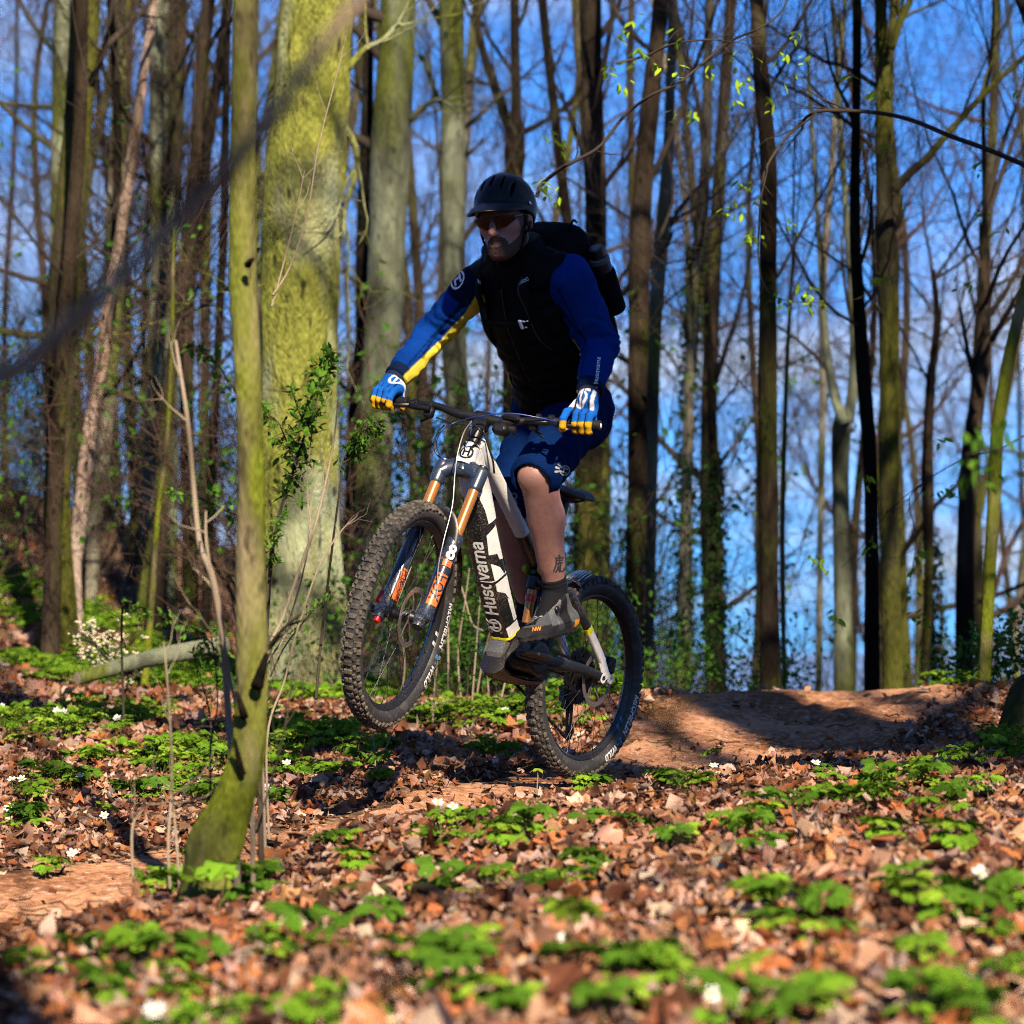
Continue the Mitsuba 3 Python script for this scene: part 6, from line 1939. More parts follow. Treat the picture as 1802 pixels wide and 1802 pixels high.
# jersey
def jersey_sd(p):
    d = None
    for s in 'LR':
        ax = unit(J['el' + s] - J['sh' + s])
        a = sd_cone(p, J['sh' + s], J['el' + s], .080 if s == 'L' else .070, .063 if s == 'L' else .060)
        b = sd_cone(p, J['el' + s], J['wr' + s] + unit(J['el' + s] - J['wr' + s]) * .012, .062 if s == 'L' else .059, .046)
        a = smin(a, b, .025)
        cut = ((p - J['wr' + s]) @ unit(J['wr' + s] - J['el' + s]))
        # folds across the sleeve, strongest at the elbow
        t = np.linalg.norm(p - J['el' + s], axis=1)
        along = (p - J['el' + s]) @ unit(J['wr' + s] - J['sh' + s])
        fold = np.sin(along * 130 + 5 * meshkit.fbm(p * 16, 2, 11 if s == 'L' else 12) * 3) * .0048 * np.exp(-(t / .14)**2)
        a = a + fold + wrinkle(p, 12, .010, 21) + wrinkle(p, 36, .0042, 22)
        a = smax(a, cut + .006, .004)
        d = a if d is None else np.minimum(d, a)
    s, l, f = tor(p)
    t = torso_sd(p, s, l, f, TS, [.13, .15, .135, .145, .15, .11, .07], [.10, .11, .10, .11, .11, .08, .06])
    t = smax(t, np.maximum(-.02 - s, s - .60), .02)
    return smin(d, t, .05)


jv, jf = surface_nets(jersey_sd, A3(-.56, 9.05, 1.22), A3(.52, 10.05, 1.98), .0052)
BLUE, NAVY, YEL = A3(.0016, .029, .19), A3(.003, .008, .03), A3(.60, .51, .055)
jc = np.tile(BLUE, (len(jv), 1))
m_ = meshkit.fbm(jv * 9, 2, 31)[:, None]
jc *= .9 + .2 * m_
for s in 'LR':
    sh, el, wr = J['sh' + s], J['el' + s], J['wr' + s]
    near = np.minimum(np.abs(sd_cone(jv, sh, el, .06, .055)), np.abs(sd_cone(jv, el, wr, .055, .04))) < .05
    # the stripe runs down the inner, under side of the sleeve
    for a, b in ((sh, el), (el, wr)):
        ax = unit(b - a); t = (jv - a) @ ax
        q_ = jv - a - t[:, None] * ax
        inner = (unit(A3(.55, -.35, -.75)) if s == 'R' else unit(A3(-.80, .45, -.4)))
        inner = unit(inner - ax * (inner @ ax))
        side = np.cross(ax, inner)
        ang = np.arctan2(q_ @ side, q_ @ inner)
        tt_ = np.clip(t / np.linalg.norm(b - a), 0, 1)
        half = (np.interp(tt_, [0, .35, 1], [.75, .45, .50]) if a is sh else np.interp(tt_, [0, .5, 1], [.62, .85, 1.0])) * (1.0 if s == 'R' else .8)
        m = (near & (t > -.02) & (t < np.linalg.norm(b - a) + .03)) * np.clip((half - np.abs(ang)) / .10 + .5, 0, 1)
        jc = jc * (1 - m[:, None]) + YEL * (.92 + .16 * m_) * m[:, None]
    # seams down the sleeve
    for a, b in ((sh, el), (el, wr)):
        ax = unit(b - a); t = (jv - a) @ ax
        q_ = jv - a - t[:, None] * ax
        fr_ = unit(A3(-.3, -.9, .1)); fr_ = unit(fr_ - ax * (fr_ @ ax)); side = np.cross(ax, fr_)
        ang = np.arctan2(q_ @ side, q_ @ fr_)
        m = near & (t > 0) & (t < np.linalg.norm(b - a)) & (np.abs(ang - (.5 if s == 'L' else -.6)) < .045)
        jc[m] *= .35
    # dark shoulder yoke and dark cuff
    t = (jv - sh) @ unit(el - sh)
    yoke = near & (t < .045 + .03 * np.sin(jv[:, 0] * 20)) if s == 'R' else near & (t < -9)
    jc[yoke & ~(jc[:, 0] > .4)] = NAVY
    t = (jv - wr) @ unit(wr - el)
    cuff = near & (t > -.045) & ~(jc[:, 0] > .4)
    jc[cuff] = NAVY * 1.3
put(ME + '__jersey', (jv, jf, jc), 'cloth_vc', smooth=True, color=True)
labels[ME + '__jersey'] = {'label': 'blue long sleeved jersey with a yellow stripe under each arm'}


# vest
def vest_sd(p):
    s, l, f = tor(p)
    w = [.145, .160, .150, .160, .172, .150, .11]
    d = torso_sd(p, s, l, f, TS, w, [.115, .135, .130, .142, .140, .105, .085], [.11, .12, .11, .12, .12, .10, .085])
    d = smin(d, sd_cone(p, NKB - A3(0, 0, .02), J['shL'] * .82 + NKB * .18 + A3(0, 0, .018), .075, .066), .04)
    d = smin(d, sd_cone(p, NKB - A3(0, 0, .02), J['shR'] * .80 + NKB * .20 + A3(0, 0, .012), .075, .060), .04)
    d = smin(d, sd_cone(p, NKB, NKB + unit(HC - NKB) * .055, .088, .078), .03)
    tube_ = np.abs((s + .012) / .052 - np.round((s + .012) / .052)) * 2          # 0 at tube middle, 1 at the seam
    d = d - .0075 * (1 - tube_**3) * np.clip((.50 - s) / .08, 0, 1) + wrinkle(p, 15, .007, 41) + wrinkle(p, 42, .003, 42)
    d = d + .005 * np.exp(-(l / .006)**2) * (f > 0)                              # zip
    d = smax(d, np.maximum(-.075 + .02 * np.cos(l * 12) - s, s - (S_NK + .075)), .006)
    return d


vv, vf = surface_nets(vest_sd, A3(-.30, 9.15, 1.15), A3(.45, 10.1, 1.98), .0056)
put(ME + '__vest', (vv, vf), 'vest_cloth', smooth=True)
labels[ME + '__vest'] = {'label': 'black quilted sleeveless vest'}
b = MB()
zs = np.linspace(-.05, .56, 70)
rows = []
for z in zs:
    i = int(np.argmin(np.abs(_AS - z)))
    rows.append(_AX[i] + _AT[i] * (z - _AS[i]) + _AF[i] * (np.interp(z, TS, [.115, .135, .130, .142, .140, .105, .085]) + .004))
b.tube(rows, .0035, 6)
put(ME + '__vest__zip', b, 'black_metal', smooth=True)


# shorts
def shorts_sd(p):
    d = None
    for s in 'LR':
        h, k = J['hip' + s], J['knee' + s]
        ax = unit(k - h)
        a = sd_cone(p, h + A3(0, 0, .01), k, .108 if s == 'L' else .10, .086 if s == 'L' else .078)
        along = (p - h) @ ax
        fold = np.sin(along * 95 + 9 * meshkit.fbm(p * 10, 2, 51)) * .0028
        a = a + fold + wrinkle(p, 10, .011, 52) + wrinkle(p, 30, .0038, 53)
        cut = (p - k) @ unit(ax * .55 + A3(0, -.10, -1) * .75) - (.074 if s == 'L' else .070)
        a = smax(a, cut, .004)
        # hollow at the hem
        inn = sd_cone(p, h + ax * .2, k + ax * .12, .070, .066 if s == 'L' else .060)
        a = smax(a, -inn, .003)
        d = a if d is None else smin(d, a, .02)
    s, l, f = tor(p)
    t = torso_sd(p, s, l, f, TS, [.15, .165, .14, .12, .1, .1, .06], [.11, .12, .11, .1, .1, .07, .05], [.145, .14, .11, .1, .1, .07, .05])
    t = smax(t, np.maximum(-.12 - s, s - .06), .02)
    return smin(d, t, .045)


sv, sf = surface_nets(shorts_sd, A3(-.20, 9.15, .90), A3(.48, 10.15, 1.50), .0050)
put(ME + '__shorts', (sv, sf), 'shorts_cloth', smooth=True)
labels[ME + '__shorts'] = {'label': 'dark blue baggy knee length shorts'}

# socks and shoes
for s in 'LR':
    a, k = J['ank' + s], J['knee' + s]
    ax = unit(k - a)
    def sock_sd(p):
        t = (p - a) @ ax
        rib = .0011 * np.sin(np.arctan2(p[:, 1] - a[1], p[:, 0] - a[0]) * 46)
        band = .0022 * np.sin(t * 420) * (t > .035)
        d = np.minimum(leg_sd(p, s), foot_sd(p, s, -.006)) - .0055 - rib * .6 - band * .5
        return smax(d, np.maximum(t - (.068 if s == 'L' else .06), -.08 - t), .003)
    v, f = surface_nets(sock_sd, a - .13, a + .13, .004)
    put(sub(ME, 'sock'), (v, f), 'sock_cloth', smooth=True)
    heel, ball, toe, fo, u, si = FT[s]
    def shoe_sd(p):
        d = foot_sd(p, s, .002) + wrinkle(p, 40, .0012, 61)
        t = (p - a) @ unit(ax * .9 + fo * .25)
        d = smax(d, t - .012, .006)
        # overlays: a raised rand round the toe and the heel, a strap over the instep
        x = (p - heel) @ fo; z = (p - heel) @ u
        d = d - .0028 * np.clip((.030 - z) / .006, 0, 1) * np.clip(1 - np.abs(x - .27) / .11, 0, 1)**.3
        d = d - .0030 * (np.abs(x - .105 - .35 * (z - .06)) < .020) * (z > .03)
        d = d + .0016 * np.clip(np.sin(x * 260) * np.sin(z * 260), 0, 1) * (np.abs(x - .165) < .035)
        return smax(d, -(z - .004), .003)
    v, f = surface_nets(shoe_sd, np.minimum(heel, toe) - .08, np.maximum(heel, toe) + A3(.08, .08, .17), .0036)
    x = (v - heel) @ fo; z = (v - heel) @ u
    c = np.tile(A3(.075, .082, .096), (len(v), 1))
    c[(z < .036) & (x > .15)] = (.022, .022, .026)
    c[(z < .03) & (x <= .15)] = (.035, .036, .042)
    c[np.abs(x - .105 - .35 * (z - .06)) < .021] = (.016, .016, .02)
    c[(x < .055) & (z < .034) & (z > .006 + .25 * np.clip(.04 - x, 0, 1)) & (x > -.02)] = (.50, .19, .02)
    c[(np.abs(x - .165) < .03) & (z > .03)] = (.13, .14, .155)
    shoe = sub(ME, 'shoe')
    put(shoe, (v, f, c), 'cloth_vc', smooth=True, color=True)
    def sole_sd(p):
        x = (p - heel) @ fo; z = (p - heel) @ u; y = (p - heel) @ si
        base = foot_sd(p, s, .004)
        lug = .004 * (np.sin(x * 240) > -.1)
        return smax(base, np.maximum(z - .010, -(z + .010 + lug)), .003)
    v2, f2 = surface_nets(lambda p: np.maximum(foot_sd(p - u * np.clip(-((p - heel) @ u) + .004, 0, .03)[:, None] * -1, s, .004), np.maximum((p - heel) @ u - .010, -((p - heel) @ u) - .008 - .004 * (np.sin(((p - heel) @ fo) * 240) > -.1))), np.minimum(heel, toe) - .08, np.maximum(heel, toe) + .08, .004)
    put(shoe + '__sole', (v2, f2), 'grip_rubber', smooth=40)
    b = MB()
    kp = a * .55 + (ball + u * .055) * .45 + (si * (.034 if (si @ A3(.5, -.85, 0)) > 0 else -.034))
    b.cyl(kp, kp + (si * (.010 if (si @ A3(.5, -.85, 0)) > 0 else -.010)), .012, 18, chamfer=.003)
    put(shoe + '__lace_dial', b, 'black_metal', smooth=40)

# gloves
for s in 'LR':
    c, d, n1, n2, wr, F_ = HJ[s]
    el = J['el' + s]; ax = unit(wr - el)
    def glove_sd(p):
        g = hand_sd(p, s, .0012)
        cuffd = sd_cone(p, wr - ax * .022, wr + ax * .03, .0385, .033)
        g = smin(g, cuffd, .01)
        return smax(g, -((p - wr) @ ax) - .018, .003)
    v, f = surface_nets(glove_sd, np.minimum(wr, c) - .12, np.maximum(wr, c) + .12, .0028)
    col = np.tile(A3(.008, .10, .44), (len(v), 1))
    x, y, z = (v - c) @ d, (v - c) @ n1, (v - c) @ n2
    hub = wr + (c + n2 * .03 - n1 * .01 - wr) * .55
    kn = c + n2 * .034 + n1 * .012
    h = unit(kn - hub); th_ = (v - hub) @ h
    W = A3(.62, .64, .68); Yl = A3(.55, .31, .015); K_ = A3(.012, .013, .016)
    # white fields and a ring on the back of the hand, dark gaps between fingers, yellow finger ends
    back = (th_ > -.045) & (th_ < .05)
    ring = np.hypot(x + .004, (th_ - .012))
    col[back & (ring < .0235) & (ring > .0150)] = W
    col[back & (np.abs(x + .004) < .0042) & (ring < .017)] = W
    col[back & (th_ < -.012) & (np.abs(x + .004) < .03) & (th_ > -.028)] = W
    if s == 'R':
        col[back & (x < -.010) & (th_ < .036) & (ring > .024)] = W
    else:
        col[back & (x < -.026) & (th_ < .036) & (th_ > .0)] = W
        col[back & (x > .030) & (x < .041) & (th_ < .03)] = W
    fy = (y > .030) | (z < .004)
    col[fy & (z < -.012 + .18 * (x + .03))] = Yl
    col[fy & (z < -.014) & (y < .030)] = Yl * .8
    for g in (.0247, .0018, -.0225):
        col[(np.abs(x - g) < .0017) & (y > .012)] = K_
    col[(x < -.0195) & (x > -.0265) & (y > .01)] = K_
    tp = F_['thumb']
    thm = np.minimum(sd_cone(v, tp[0], tp[1], .0155, .0135), sd_cone(v, tp[1], tp[3], .0135, .011)) < .002
    col[thm & (x < -.03) & (z < .005)] = A3(.70, .60, .58)
    col[((v - wr) @ ax) < .012] = K_ + A3(.004, .012, .04)
    put(sub(ME, 'glove'), (v, f, col), 'cloth_vc', smooth=True, color=True)

# beard, hair at the temples
def beard_sd(p):
    q = toH(p)
    a = np.abs(q[:, 0])
    d = head_sd(q) - .0026 - (meshkit.fbm(q * (420, 420, 160), 2, 71) - .45) * .008
    line = np.interp(q[:, 1], [-.01, .02, .045, .07, .09, .11], [.002, -.030, -.056, -.074, -.084, -.088]) + (meshkit.noise(q * 180, 3) - .5) * .008   # upper edge, rising to the ears
    reg = q[:, 2] - line
    ring_ = sd_ell(q, (0, .090, -.073), (.037, .06, .0255)) + (meshkit.noise(q * 220, 4) - .5) * .005
    ring_ = np.maximum(ring_, q[:, 2] + .050)                                                    # moustache, joined to the beard round the mouth
    reg = np.minimum(reg, ring_)
    reg = np.maximum(reg, -sd_ell(q, (0, .098, -.0735), (.019, .03, .0085)))
    reg = np.maximum(reg, -(q[:, 1] + .004))
    reg = np.maximum(reg, -(q[:, 2] + .135))
    return smax(d, reg, .003)


v, f = surface_nets(beard_sd, HC - .16, HC + .16, .0036)
col = np.tile(A3(.085, .052, .042), (len(v), 1)) * (.6 + .8 * meshkit.noise(v * 330, 5)[:, None])
put(ME + '__beard', (v, f, col), 'cloth_vc', smooth=True, color=True)
labels[ME + '__beard'] = {'label': 'short dark brown beard and moustache'}

# helmet
material('helmet_shell', (.003, .004, .007), .38, .16)
material('helmet_foam', (.008, .008, .009), .9, .2)
HM = ME + '__helmet'
def helmet_sd(q):
    m = np.stack([np.abs(q[:, 0]), q[:, 1], q[:, 2]], 1)
    o = sd_ell(q, (0, -.016, .042), (.101, .130, .118))
    o = smax(o, -sd_ell(q, (0, -.012, .030), (.083, .105, .098)), .003)
    cut = -(q[:, 2] - np.interp(q[:, 1], [-.14, -.08, -.02, .05, .12], [-.030, -.035, .002, .030, .042]))
    o = smax(o, cut, .006)
    for x0, z0 in ((0, .135), (.034, .130), (.064, .112)):                           # ribs between vents run front to back
        for y0 in (.048, -.040):
            ctr = np.array([x0, y0, z0 + .012 - (.024 if y0 > 0 else .012)])
            o = smax(o, -sd_ell(m, ctr, (.0045, .034, .034)), .004)
    return o


v, f = surface_nets(helmet_sd, A3(-.12, -.16, -.06), A3(.12, .14, .17), .0036)
put(HM, (fromH(v), f), 'helmet_shell', smooth=True)
v, f = surface_nets(lambda q: smax(sd_ell(q, (0, -.012, .034), (.0875, .112, .102)), -(q[:, 2] - np.interp(q[:, 1], [-.14, -.08, -.02, .05, .12], [-.026, -.031, .006, .034, .046])), .004), A3(-.12, -.16, -.06), A3(.12, .14, .17), .005)
put(HM + '__liner', (fromH(v), f), 'helmet_foam', smooth=True)
# visor: a curved plate
n, m = 25, 9
rows = []
for i in range(n):
    a = math.radians(-88 + 176 * i / (n - 1))
    x, y = .100 * math.sin(a), -.016 + .126 * math.cos(a)
    ext = .085 * max(math.cos(a), 0)**.7
    r = []
    for j in range(m):
        t = j / (m - 1)
        r.append(A3(x * (1 + .04 * t * math.cos(a)), y + ext * t, .072 - .016 * (1 - math.cos(a)) * .5 - .018 * t * math.cos(a) - .010 * t * t - .018 * (x / .094)**2))
    rows.append(r)
rows = np.array(rows)
under = rows - A3(0, 0, .0045)
i, j = np.meshgrid(np.arange(n - 1), np.arange(m - 1), indexing='ij')
qd = np.stack([i * m + j, i * m + j + 1, (i + 1) * m + j + 1, (i + 1) * m + j], -1).reshape(-1, 4)
N_ = n * m
bd = [(k, k + 1, k + 1 + N_, k + N_) for k in range(m - 1)]
edge = [i * m + m - 1 for i in range(n)]
rim = [(edge[k], edge[k + 1], edge[k + 1] + N_, edge[k] + N_) for k in range(n - 1)]
b = MB(); b.add(fromH(np.vstack([rows.reshape(-1, 3), under.reshape(-1, 3)])), np.vstack([qd, qd[:, ::-1] + N_, rim]))
put(HM + '__visor', b, 'helmet_shell', smooth=40)
for s in (-1, 1):
    b = MB(); c = A3(s * .1005, .005, .046); b.cyl(fromH(c), fromH(c + A3(s * .004, 0, .001)), .0075, 18, chamfer=.002)
    put(sub(HM, 'visor_bolt'), b, 'steel', smooth=40)
    b = MB()
    q_ = smooth_path([A3(s * .084, .022, .020), A3(s * .082, .030, -.02), A3(s * .076, .030, -.06), A3(s * .058, .034, -.10), A3(s * .028, .046, -.128), A3(0, .050, -.134)], 22)
    b.tube(fromH(q_), np.stack([np.full(22, .0085), np.full(22, .0014)], 1), 8, up=HY)
    b.tube(fromH(smooth_path([A3(s * .086, -.035, .0), A3(s * .084, -.005, -.03), A3(s * .079, .022, -.05)], 10)), np.stack([np.full(10, .007), np.full(10, .0013)], 1), 8, up=HY)
    put(sub(HM, 'chin_strap'), b, 'pack_cloth', smooth=40)

# sport glasses
material('lens_red', (.045, .006, .003), .12, .45, .15)
material('glasses_frame', (.010, .010, .012), .3, .5)
GL = ME + '__glasses'
for s in (-1, 1):
    g = []
    for i in range(15):
        u = i / 14
        x = .006 + .066 * u
        y = .113 - 4.6 * x * x - .002
        zt = .016 - .004 * u; zb = -.024 * math.sin(math.pi * min(1, .28 + .72 * u))**.8 + .002 - .004 * (u < .15)
        g.append([A3(s * x, y - .0015 * (1 - (2 * w - 1)**2) * -1 - .006 * (1 - w), zt * w + zb * (1 - w)) for w in np.linspace(0, 1, 9)])
    g = np.array(g); i, j = np.meshgrid(np.arange(14), np.arange(8), indexing='ij')
    qd = np.stack([i * 9 + j, i * 9 + j + 1, (i + 1) * 9 + j + 1, (i + 1) * 9 + j], -1).reshape(-1, 4)
    b = MB(); b.add(fromH(np.vstack([g.reshape(-1, 3), g.reshape(-1, 3) - A3(0, .0022, 0)])), np.vstack([qd, qd[:, ::-1] + 135]))
    put(sub(GL, 'lens'), b, 'lens_red', smooth=True)
    b = MB(); b.tube(fromH(g[:, 8] + A3(0, 0, .0015)), .0026, 8); b.tube(fromH(smooth_path([g[-1, 6], A3(s * .080, .05, .012), A3(s * .083, .0, .010), A3(s * .082, -.03, .0)], 14)), np.stack([np.full(14, .0045), np.full(14, .0018)], 1), 8, up=HZ)
    put(sub(GL, 'temple'), b, 'glasses_frame', smooth=True)
b = MB(); b.tube(fromH(smooth_path([A3(-.008, .112, .014), A3(0, .1145, .013), A3(.008, .112, .014)], 7)), .003, 8)
put(GL + '__bridge', b, 'glasses_frame', smooth=True)


# ---- prints laid on cloth and skin: flat shapes cast onto the surface
def print_on(key, target, origin, right, up, cast, shape, mat, lift=.0012, size=.006):
    """origin: in front of the surface; right/up: the print's axes; cast: the way in."""
    v, f = shape if isinstance(shape, tuple) else poly_mesh(shape, .001, size)
    v, f = np.asarray(v), np.asarray(f)
    top = v[:, 2] > v[:, 2].mean()
    p = origin + v[:, :1] * right + v[:, 1:2] * up
    tm = trimesh.Trimesh(target[0], target[1], process=False)
    loc, ri, ti = tm.ray.intersects_location(p - cast * .3, np.tile(cast, (len(p), 1)), multiple_hits=False)
    out = p.copy(); ok = np.zeros(len(p), bool)
    out[ri] = loc - cast * (lift + .0006 * top[ri][:, None]); ok[ri] = True
    f = f[ok[f].all(1)]
    e = np.linalg.norm(out[f[:, 0]] - out[f[:, 1]], axis=1) + np.linalg.norm(out[f[:, 1]] - out[f[:, 2]], axis=1)
    f = f[e < .06]
    if len(f):
        put(key, (out, f), mat, smooth=False)


_cast = lambda px, py: unit(at(px, py, 9.5) - EYE)
JER, SHO = (jv, jf), (sv, sf)
RT, UPV = A3(1, 0, 0), A3(0, 0, 1)
# sleeve lettering, reading upward on the left forearm
v, f = lettering('Husqvarna', .013, .001, True, .004)
print_on(sub(ME + '__jersey', 'lettering'), JER, at(1052, 676, 9.2), unit(A3(.10, 0, 1)), unit(A3(-1, 0, .10)), _cast(1052, 650), (v, f), 'white_print')
print_on(sub(ME + '__jersey', 'emblem'), JER, at(1049, 684, 9.2), unit(A3(.10, 0, 1)), unit(A3(-1, 0, .10)), _cast(1049, 684), sg.box(-.007, -.004, .006, .010).difference(sg.box(-.003, .0, .002, .006)), 'white_print')
print_on(sub(ME + '__jersey', 'emblem'), JER, at(805, 492, 9.4), unit(A3(.78, 0, .62)), unit(A3(-.2, 0, 1)), _cast(805, 492), crest(.082), 'white_print')
print_on(sub(ME + '__jersey', 'yellow_tab'), JER, at(985, 453, 9.2), unit(A3(.9, 0, .42)), unit(A3(-.42, 0, .9)), _cast(985, 453), sg.box(-.008, -.0025, .008, .0025), 'yellow_paint')
v, f = lettering('ER', .036, .001, True, .006)
print_on(sub(ME + '__shorts', 'lettering'), SHO, at(880, 886, 9.4), A3(1, 0, 0), A3(0, 0, 1), _cast(895, 880), (v, f), 'grey_print')
print_on(sub(ME + '__shorts', 'emblem'), SHO, at(994, 828, 9.3), unit(A3(.35, 0, .95)), unit(A3(-.95, 0, .35)), _cast(994, 828), crest(.05), 'grey_print')
# tattoo: a brushed character over the outer ankle
tat = sg.LineString([(-.004, .034), (.004, .026)]).buffer(.0024)
for a in ([(-.013, .024), (.013, .026)], [(-.010, .024), (-.011, .0), (-.017, -.022)], [(-.006, .016), (.010, .018)], [(.0, .024), (.001, .008), (.010, .009)], [(-.006, .006), (.009, .008)], [(-.002, .004), (-.004, -.012), (-.010, -.024)], [(.005, .004), (.004, -.016), (.010, -.022), (.018, -.017), (.018, -.010)], [(-.001, -.004), (.002, -.022)]):
    tat = tat.union(sg.LineString(a).buffer(.0026, cap_style=1))
print_on(ME + '__body__tattoo', BODY, at(984, 995, 9.4), A3(1, 0, 0), A3(.06, 0, 1), _cast(984, 995), tat, 'tattoo_ink', .0009, .005)
# shoe lettering
shoeL = ME + '__shoe'
v, f = lettering('NW', .013, .001, True, .004)
material('orange_print', (.72, .27, .02), .5, .3)
_tm = None
for kk in (shoeL,):
    d_ = scene[kk]
    vv_, ff_ = meshkit.WRITTEN[d_['filename']][:2]
    print_on(kk + '__lettering', (vv_, ff_), at(936, 1111, 9.2), unit(A3(1, 0, .12)), unit(A3(0, 0, 1)), _cast(940, 1110), (v, f), 'orange_print')
    v, f = lettering('NORTHWAVE', .0055, .001, True, .003)
    print_on(kk + '__lettering_001', (vv_, ff_), at(950, 1069, 9.2), unit(A3(1, 0, .0)), unit(A3(0, 0, 1)), _cast(960, 1068), (v, f), 'orange_print')

vv_, ff_ = meshkit.WRITTEN[scene[shoeL]['filename']][:2]
for k in range(4):
    ln = sg.LineString([(-.013, -.004 + .007 * (k % 2)), (.013, .003 - .007 * (k % 2))]).buffer(.0013)
    print_on(sub(shoeL, 'lace'), (vv_, ff_), at(948 + (k // 2) * 7, 1085 - (k // 2) * 8, 9.2), unit(A3(1, 0, .25)), unit(A3(-.25, 0, 1)), _cast(950, 1084), ln, 'grey_print', .002, .005)
print_on(sub(shoeL, 'flash'), (vv_, ff_), at(962, 1056, 9.2), unit(A3(1, 0, -.55)), unit(A3(.55, 0, 1)), _cast(962, 1056), sg.Polygon([(-.018, -.003), (.014, -.001), (.018, .003), (-.012, .004)]), 'grey_print', .002, .005)

# ---- the backpack he carries
BP = 'backpack'
tag(BP, 'black backpack on the back of the rider with a chest strap buckled in front', 'backpack')
i0 = int(np.argmin(np.abs(_AS - .42)))
BC0 = _AX[i0] - _AF[i0] * .190 - A3(0, 0, .025)
bt, bl, bfw = _AT[i0], _AL[i0], _AF[i0]
bt = unit(bt + A3(0, 0, .12)); bfw = unit(bfw - bt * (bfw @ bt)); bl = unit(np.cross(bt, bfw)); bl = bl if bl @ LAT1 > 0 else -bl
def pack_sd(p):
    q = np.stack([(p - BC0) @ bl, (p - BC0) @ bfw, (p - BC0) @ bt], 1)
    hw = np.interp(q[:, 2], [-.25, -.05, .18, .26], [.125, .14, .125, .09]); hd = np.interp(q[:, 2], [-.25, 0, .2, .26], [.085, .105, .085, .06])
    a = np.maximum(np.abs(q[:, 0]) - hw + .05, 0); b = np.maximum(np.abs(q[:, 1]) - hd + .05, 0); c = np.maximum(np.abs(q[:, 2]) - .245 + .05, 0)
    d = np.sqrt(a * a + b * b + c * c) - .05
    pocket = sd_ell(q, (0, -.09, -.06), (.10, .06, .12))
    d = smin(d, pocket, .02)
    return d + wrinkle(p, 14, .005, 81) + .004 * np.exp(-((q[:, 2] - .13) / .006)**2)


v, f = surface_nets(pack_sd, BC0 - .36, BC0 + .36, .009)
put(BP + '__bag', (v, f), 'pack_cloth', smooth=True)
def on_torso(s, l, lift, side=1):
    """A point on the vest: s up, l sideways, side 1 in front."""
    i = int(np.argmin(np.abs(_AS - s)))
    w = np.interp(s, TS, [.145, .160, .150, .160, .172, .150, .11]); D_ = np.interp(s, TS, [.115, .135, .130, .142, .140, .105, .085])
    f_ = D_ * max(1 - abs(l / w)**2.3, 0.02)**(1 / 2.3)
    return _AX[i] + _AT[i] * (s - _AS[i]) + _AL[i] * l + _AF[i] * side * (f_ + lift)
VEST = trimesh.Trimesh(vv, vf, process=False)
material('strap_edge', (.030, .031, .035), .7, .2)
for s in (1, -1):
    top = NKB * .42 + J['sh' + 'RL'[(s + 1) // 2]] * .58 + A3(0, .02, .088)
    pts = [BC0 + bt * .17 + bl * s * .07 + bfw * .09, top + A3(0, .03, 0), on_torso(.58, s * .105, .030), on_torso(.50, s * .110, .020), on_torso(.40, s * .125, .016), on_torso(.30, s * .152, .010), on_torso(.22, s * .172, -.01)]
    q = smooth_path(pts, 40)
    b = MB(); b.tube(q, np.stack([np.interp(np.linspace(0, 1, 40), [0, .3, .7, 1], [.027, .030, .026, .014]), np.full(40, .0075)], 1), 14, up=_AL[i0], ring=superring(14, 3))
    put(sub(BP, 'shoulder_strap'), b, 'pack_cloth', smooth=40)
    b = MB(); b.tube(q[8:30] + unit(_AF[i0]) * .008 + _AL[i0] * s * -.012, .0035, 8); put(sub(BP, 'strap_piping'), b, 'strap_edge', smooth=True)
q = smooth_path([on_torso(.462, l, .022) for l in (-.125, -.06, 0, .06, .125)], 24)
b = MB(); b.tube(q, np.stack([np.full(24, .010), np.full(24, .0015)], 1), 8, up=_AT[i0]); put(BP + '__chest_strap', b, 'pack_cloth', smooth=40)
q = smooth_path([on_torso(.175, l, .016) for l in (-.165, -.11, -.05, 0, .05, .11, .165)], 30)
b = MB(); b.tube(q, np.stack([np.full(30, .016), np.full(30, .002)], 1), 8, up=_AT[i0]); put(BP + '__hip_belt', b, 'pack_cloth', smooth=40)
material('buckle_white', (.75, .76, .80), .4, .4)
c = on_torso(.464, .080, .032)
b = MB(); RR = np.stack([_AL[i0], _AT[i0], _AF[i0]], 1)
b.box(c, (.016, .036, .008), R=RR, bevel=.003); b.box(c + RR @ A3(.014, .013, 0), (.020, .006, .006), R=RR, bevel=.002); b.box(c + RR @ A3(.018, -.010, 0), (.010, .005, .006), R=RR, bevel=.002); b.box(c + RR @ A3(.034, .016, 0), (.008, .004, .006), R=RR, bevel=.0015)
put(BP + '__buckle', b, 'buckle_white', smooth=30)
for s, px, py in ((1, 922, 497), (-1, 845, 500)):
    v, f = lettering('EVOC', .0105, .001, True, .003)
    v[:, 0] -= v[:, 0].mean()
    st_k = BP + '__shoulder_strap' + ('' if s > 0 else '_001')
    tv, tf = meshkit.WRITTEN[scene[st_k]['filename']][:2]
    tilt = .55 if s > 0 else -.45
    print_on(st_k + '__lettering', (tv, tf), at(px, py, 9.0), unit(A3(1, 0, tilt)), unit(A3(-tilt, 0, 1)), _cast(px, py), (v, f), 'white_print')
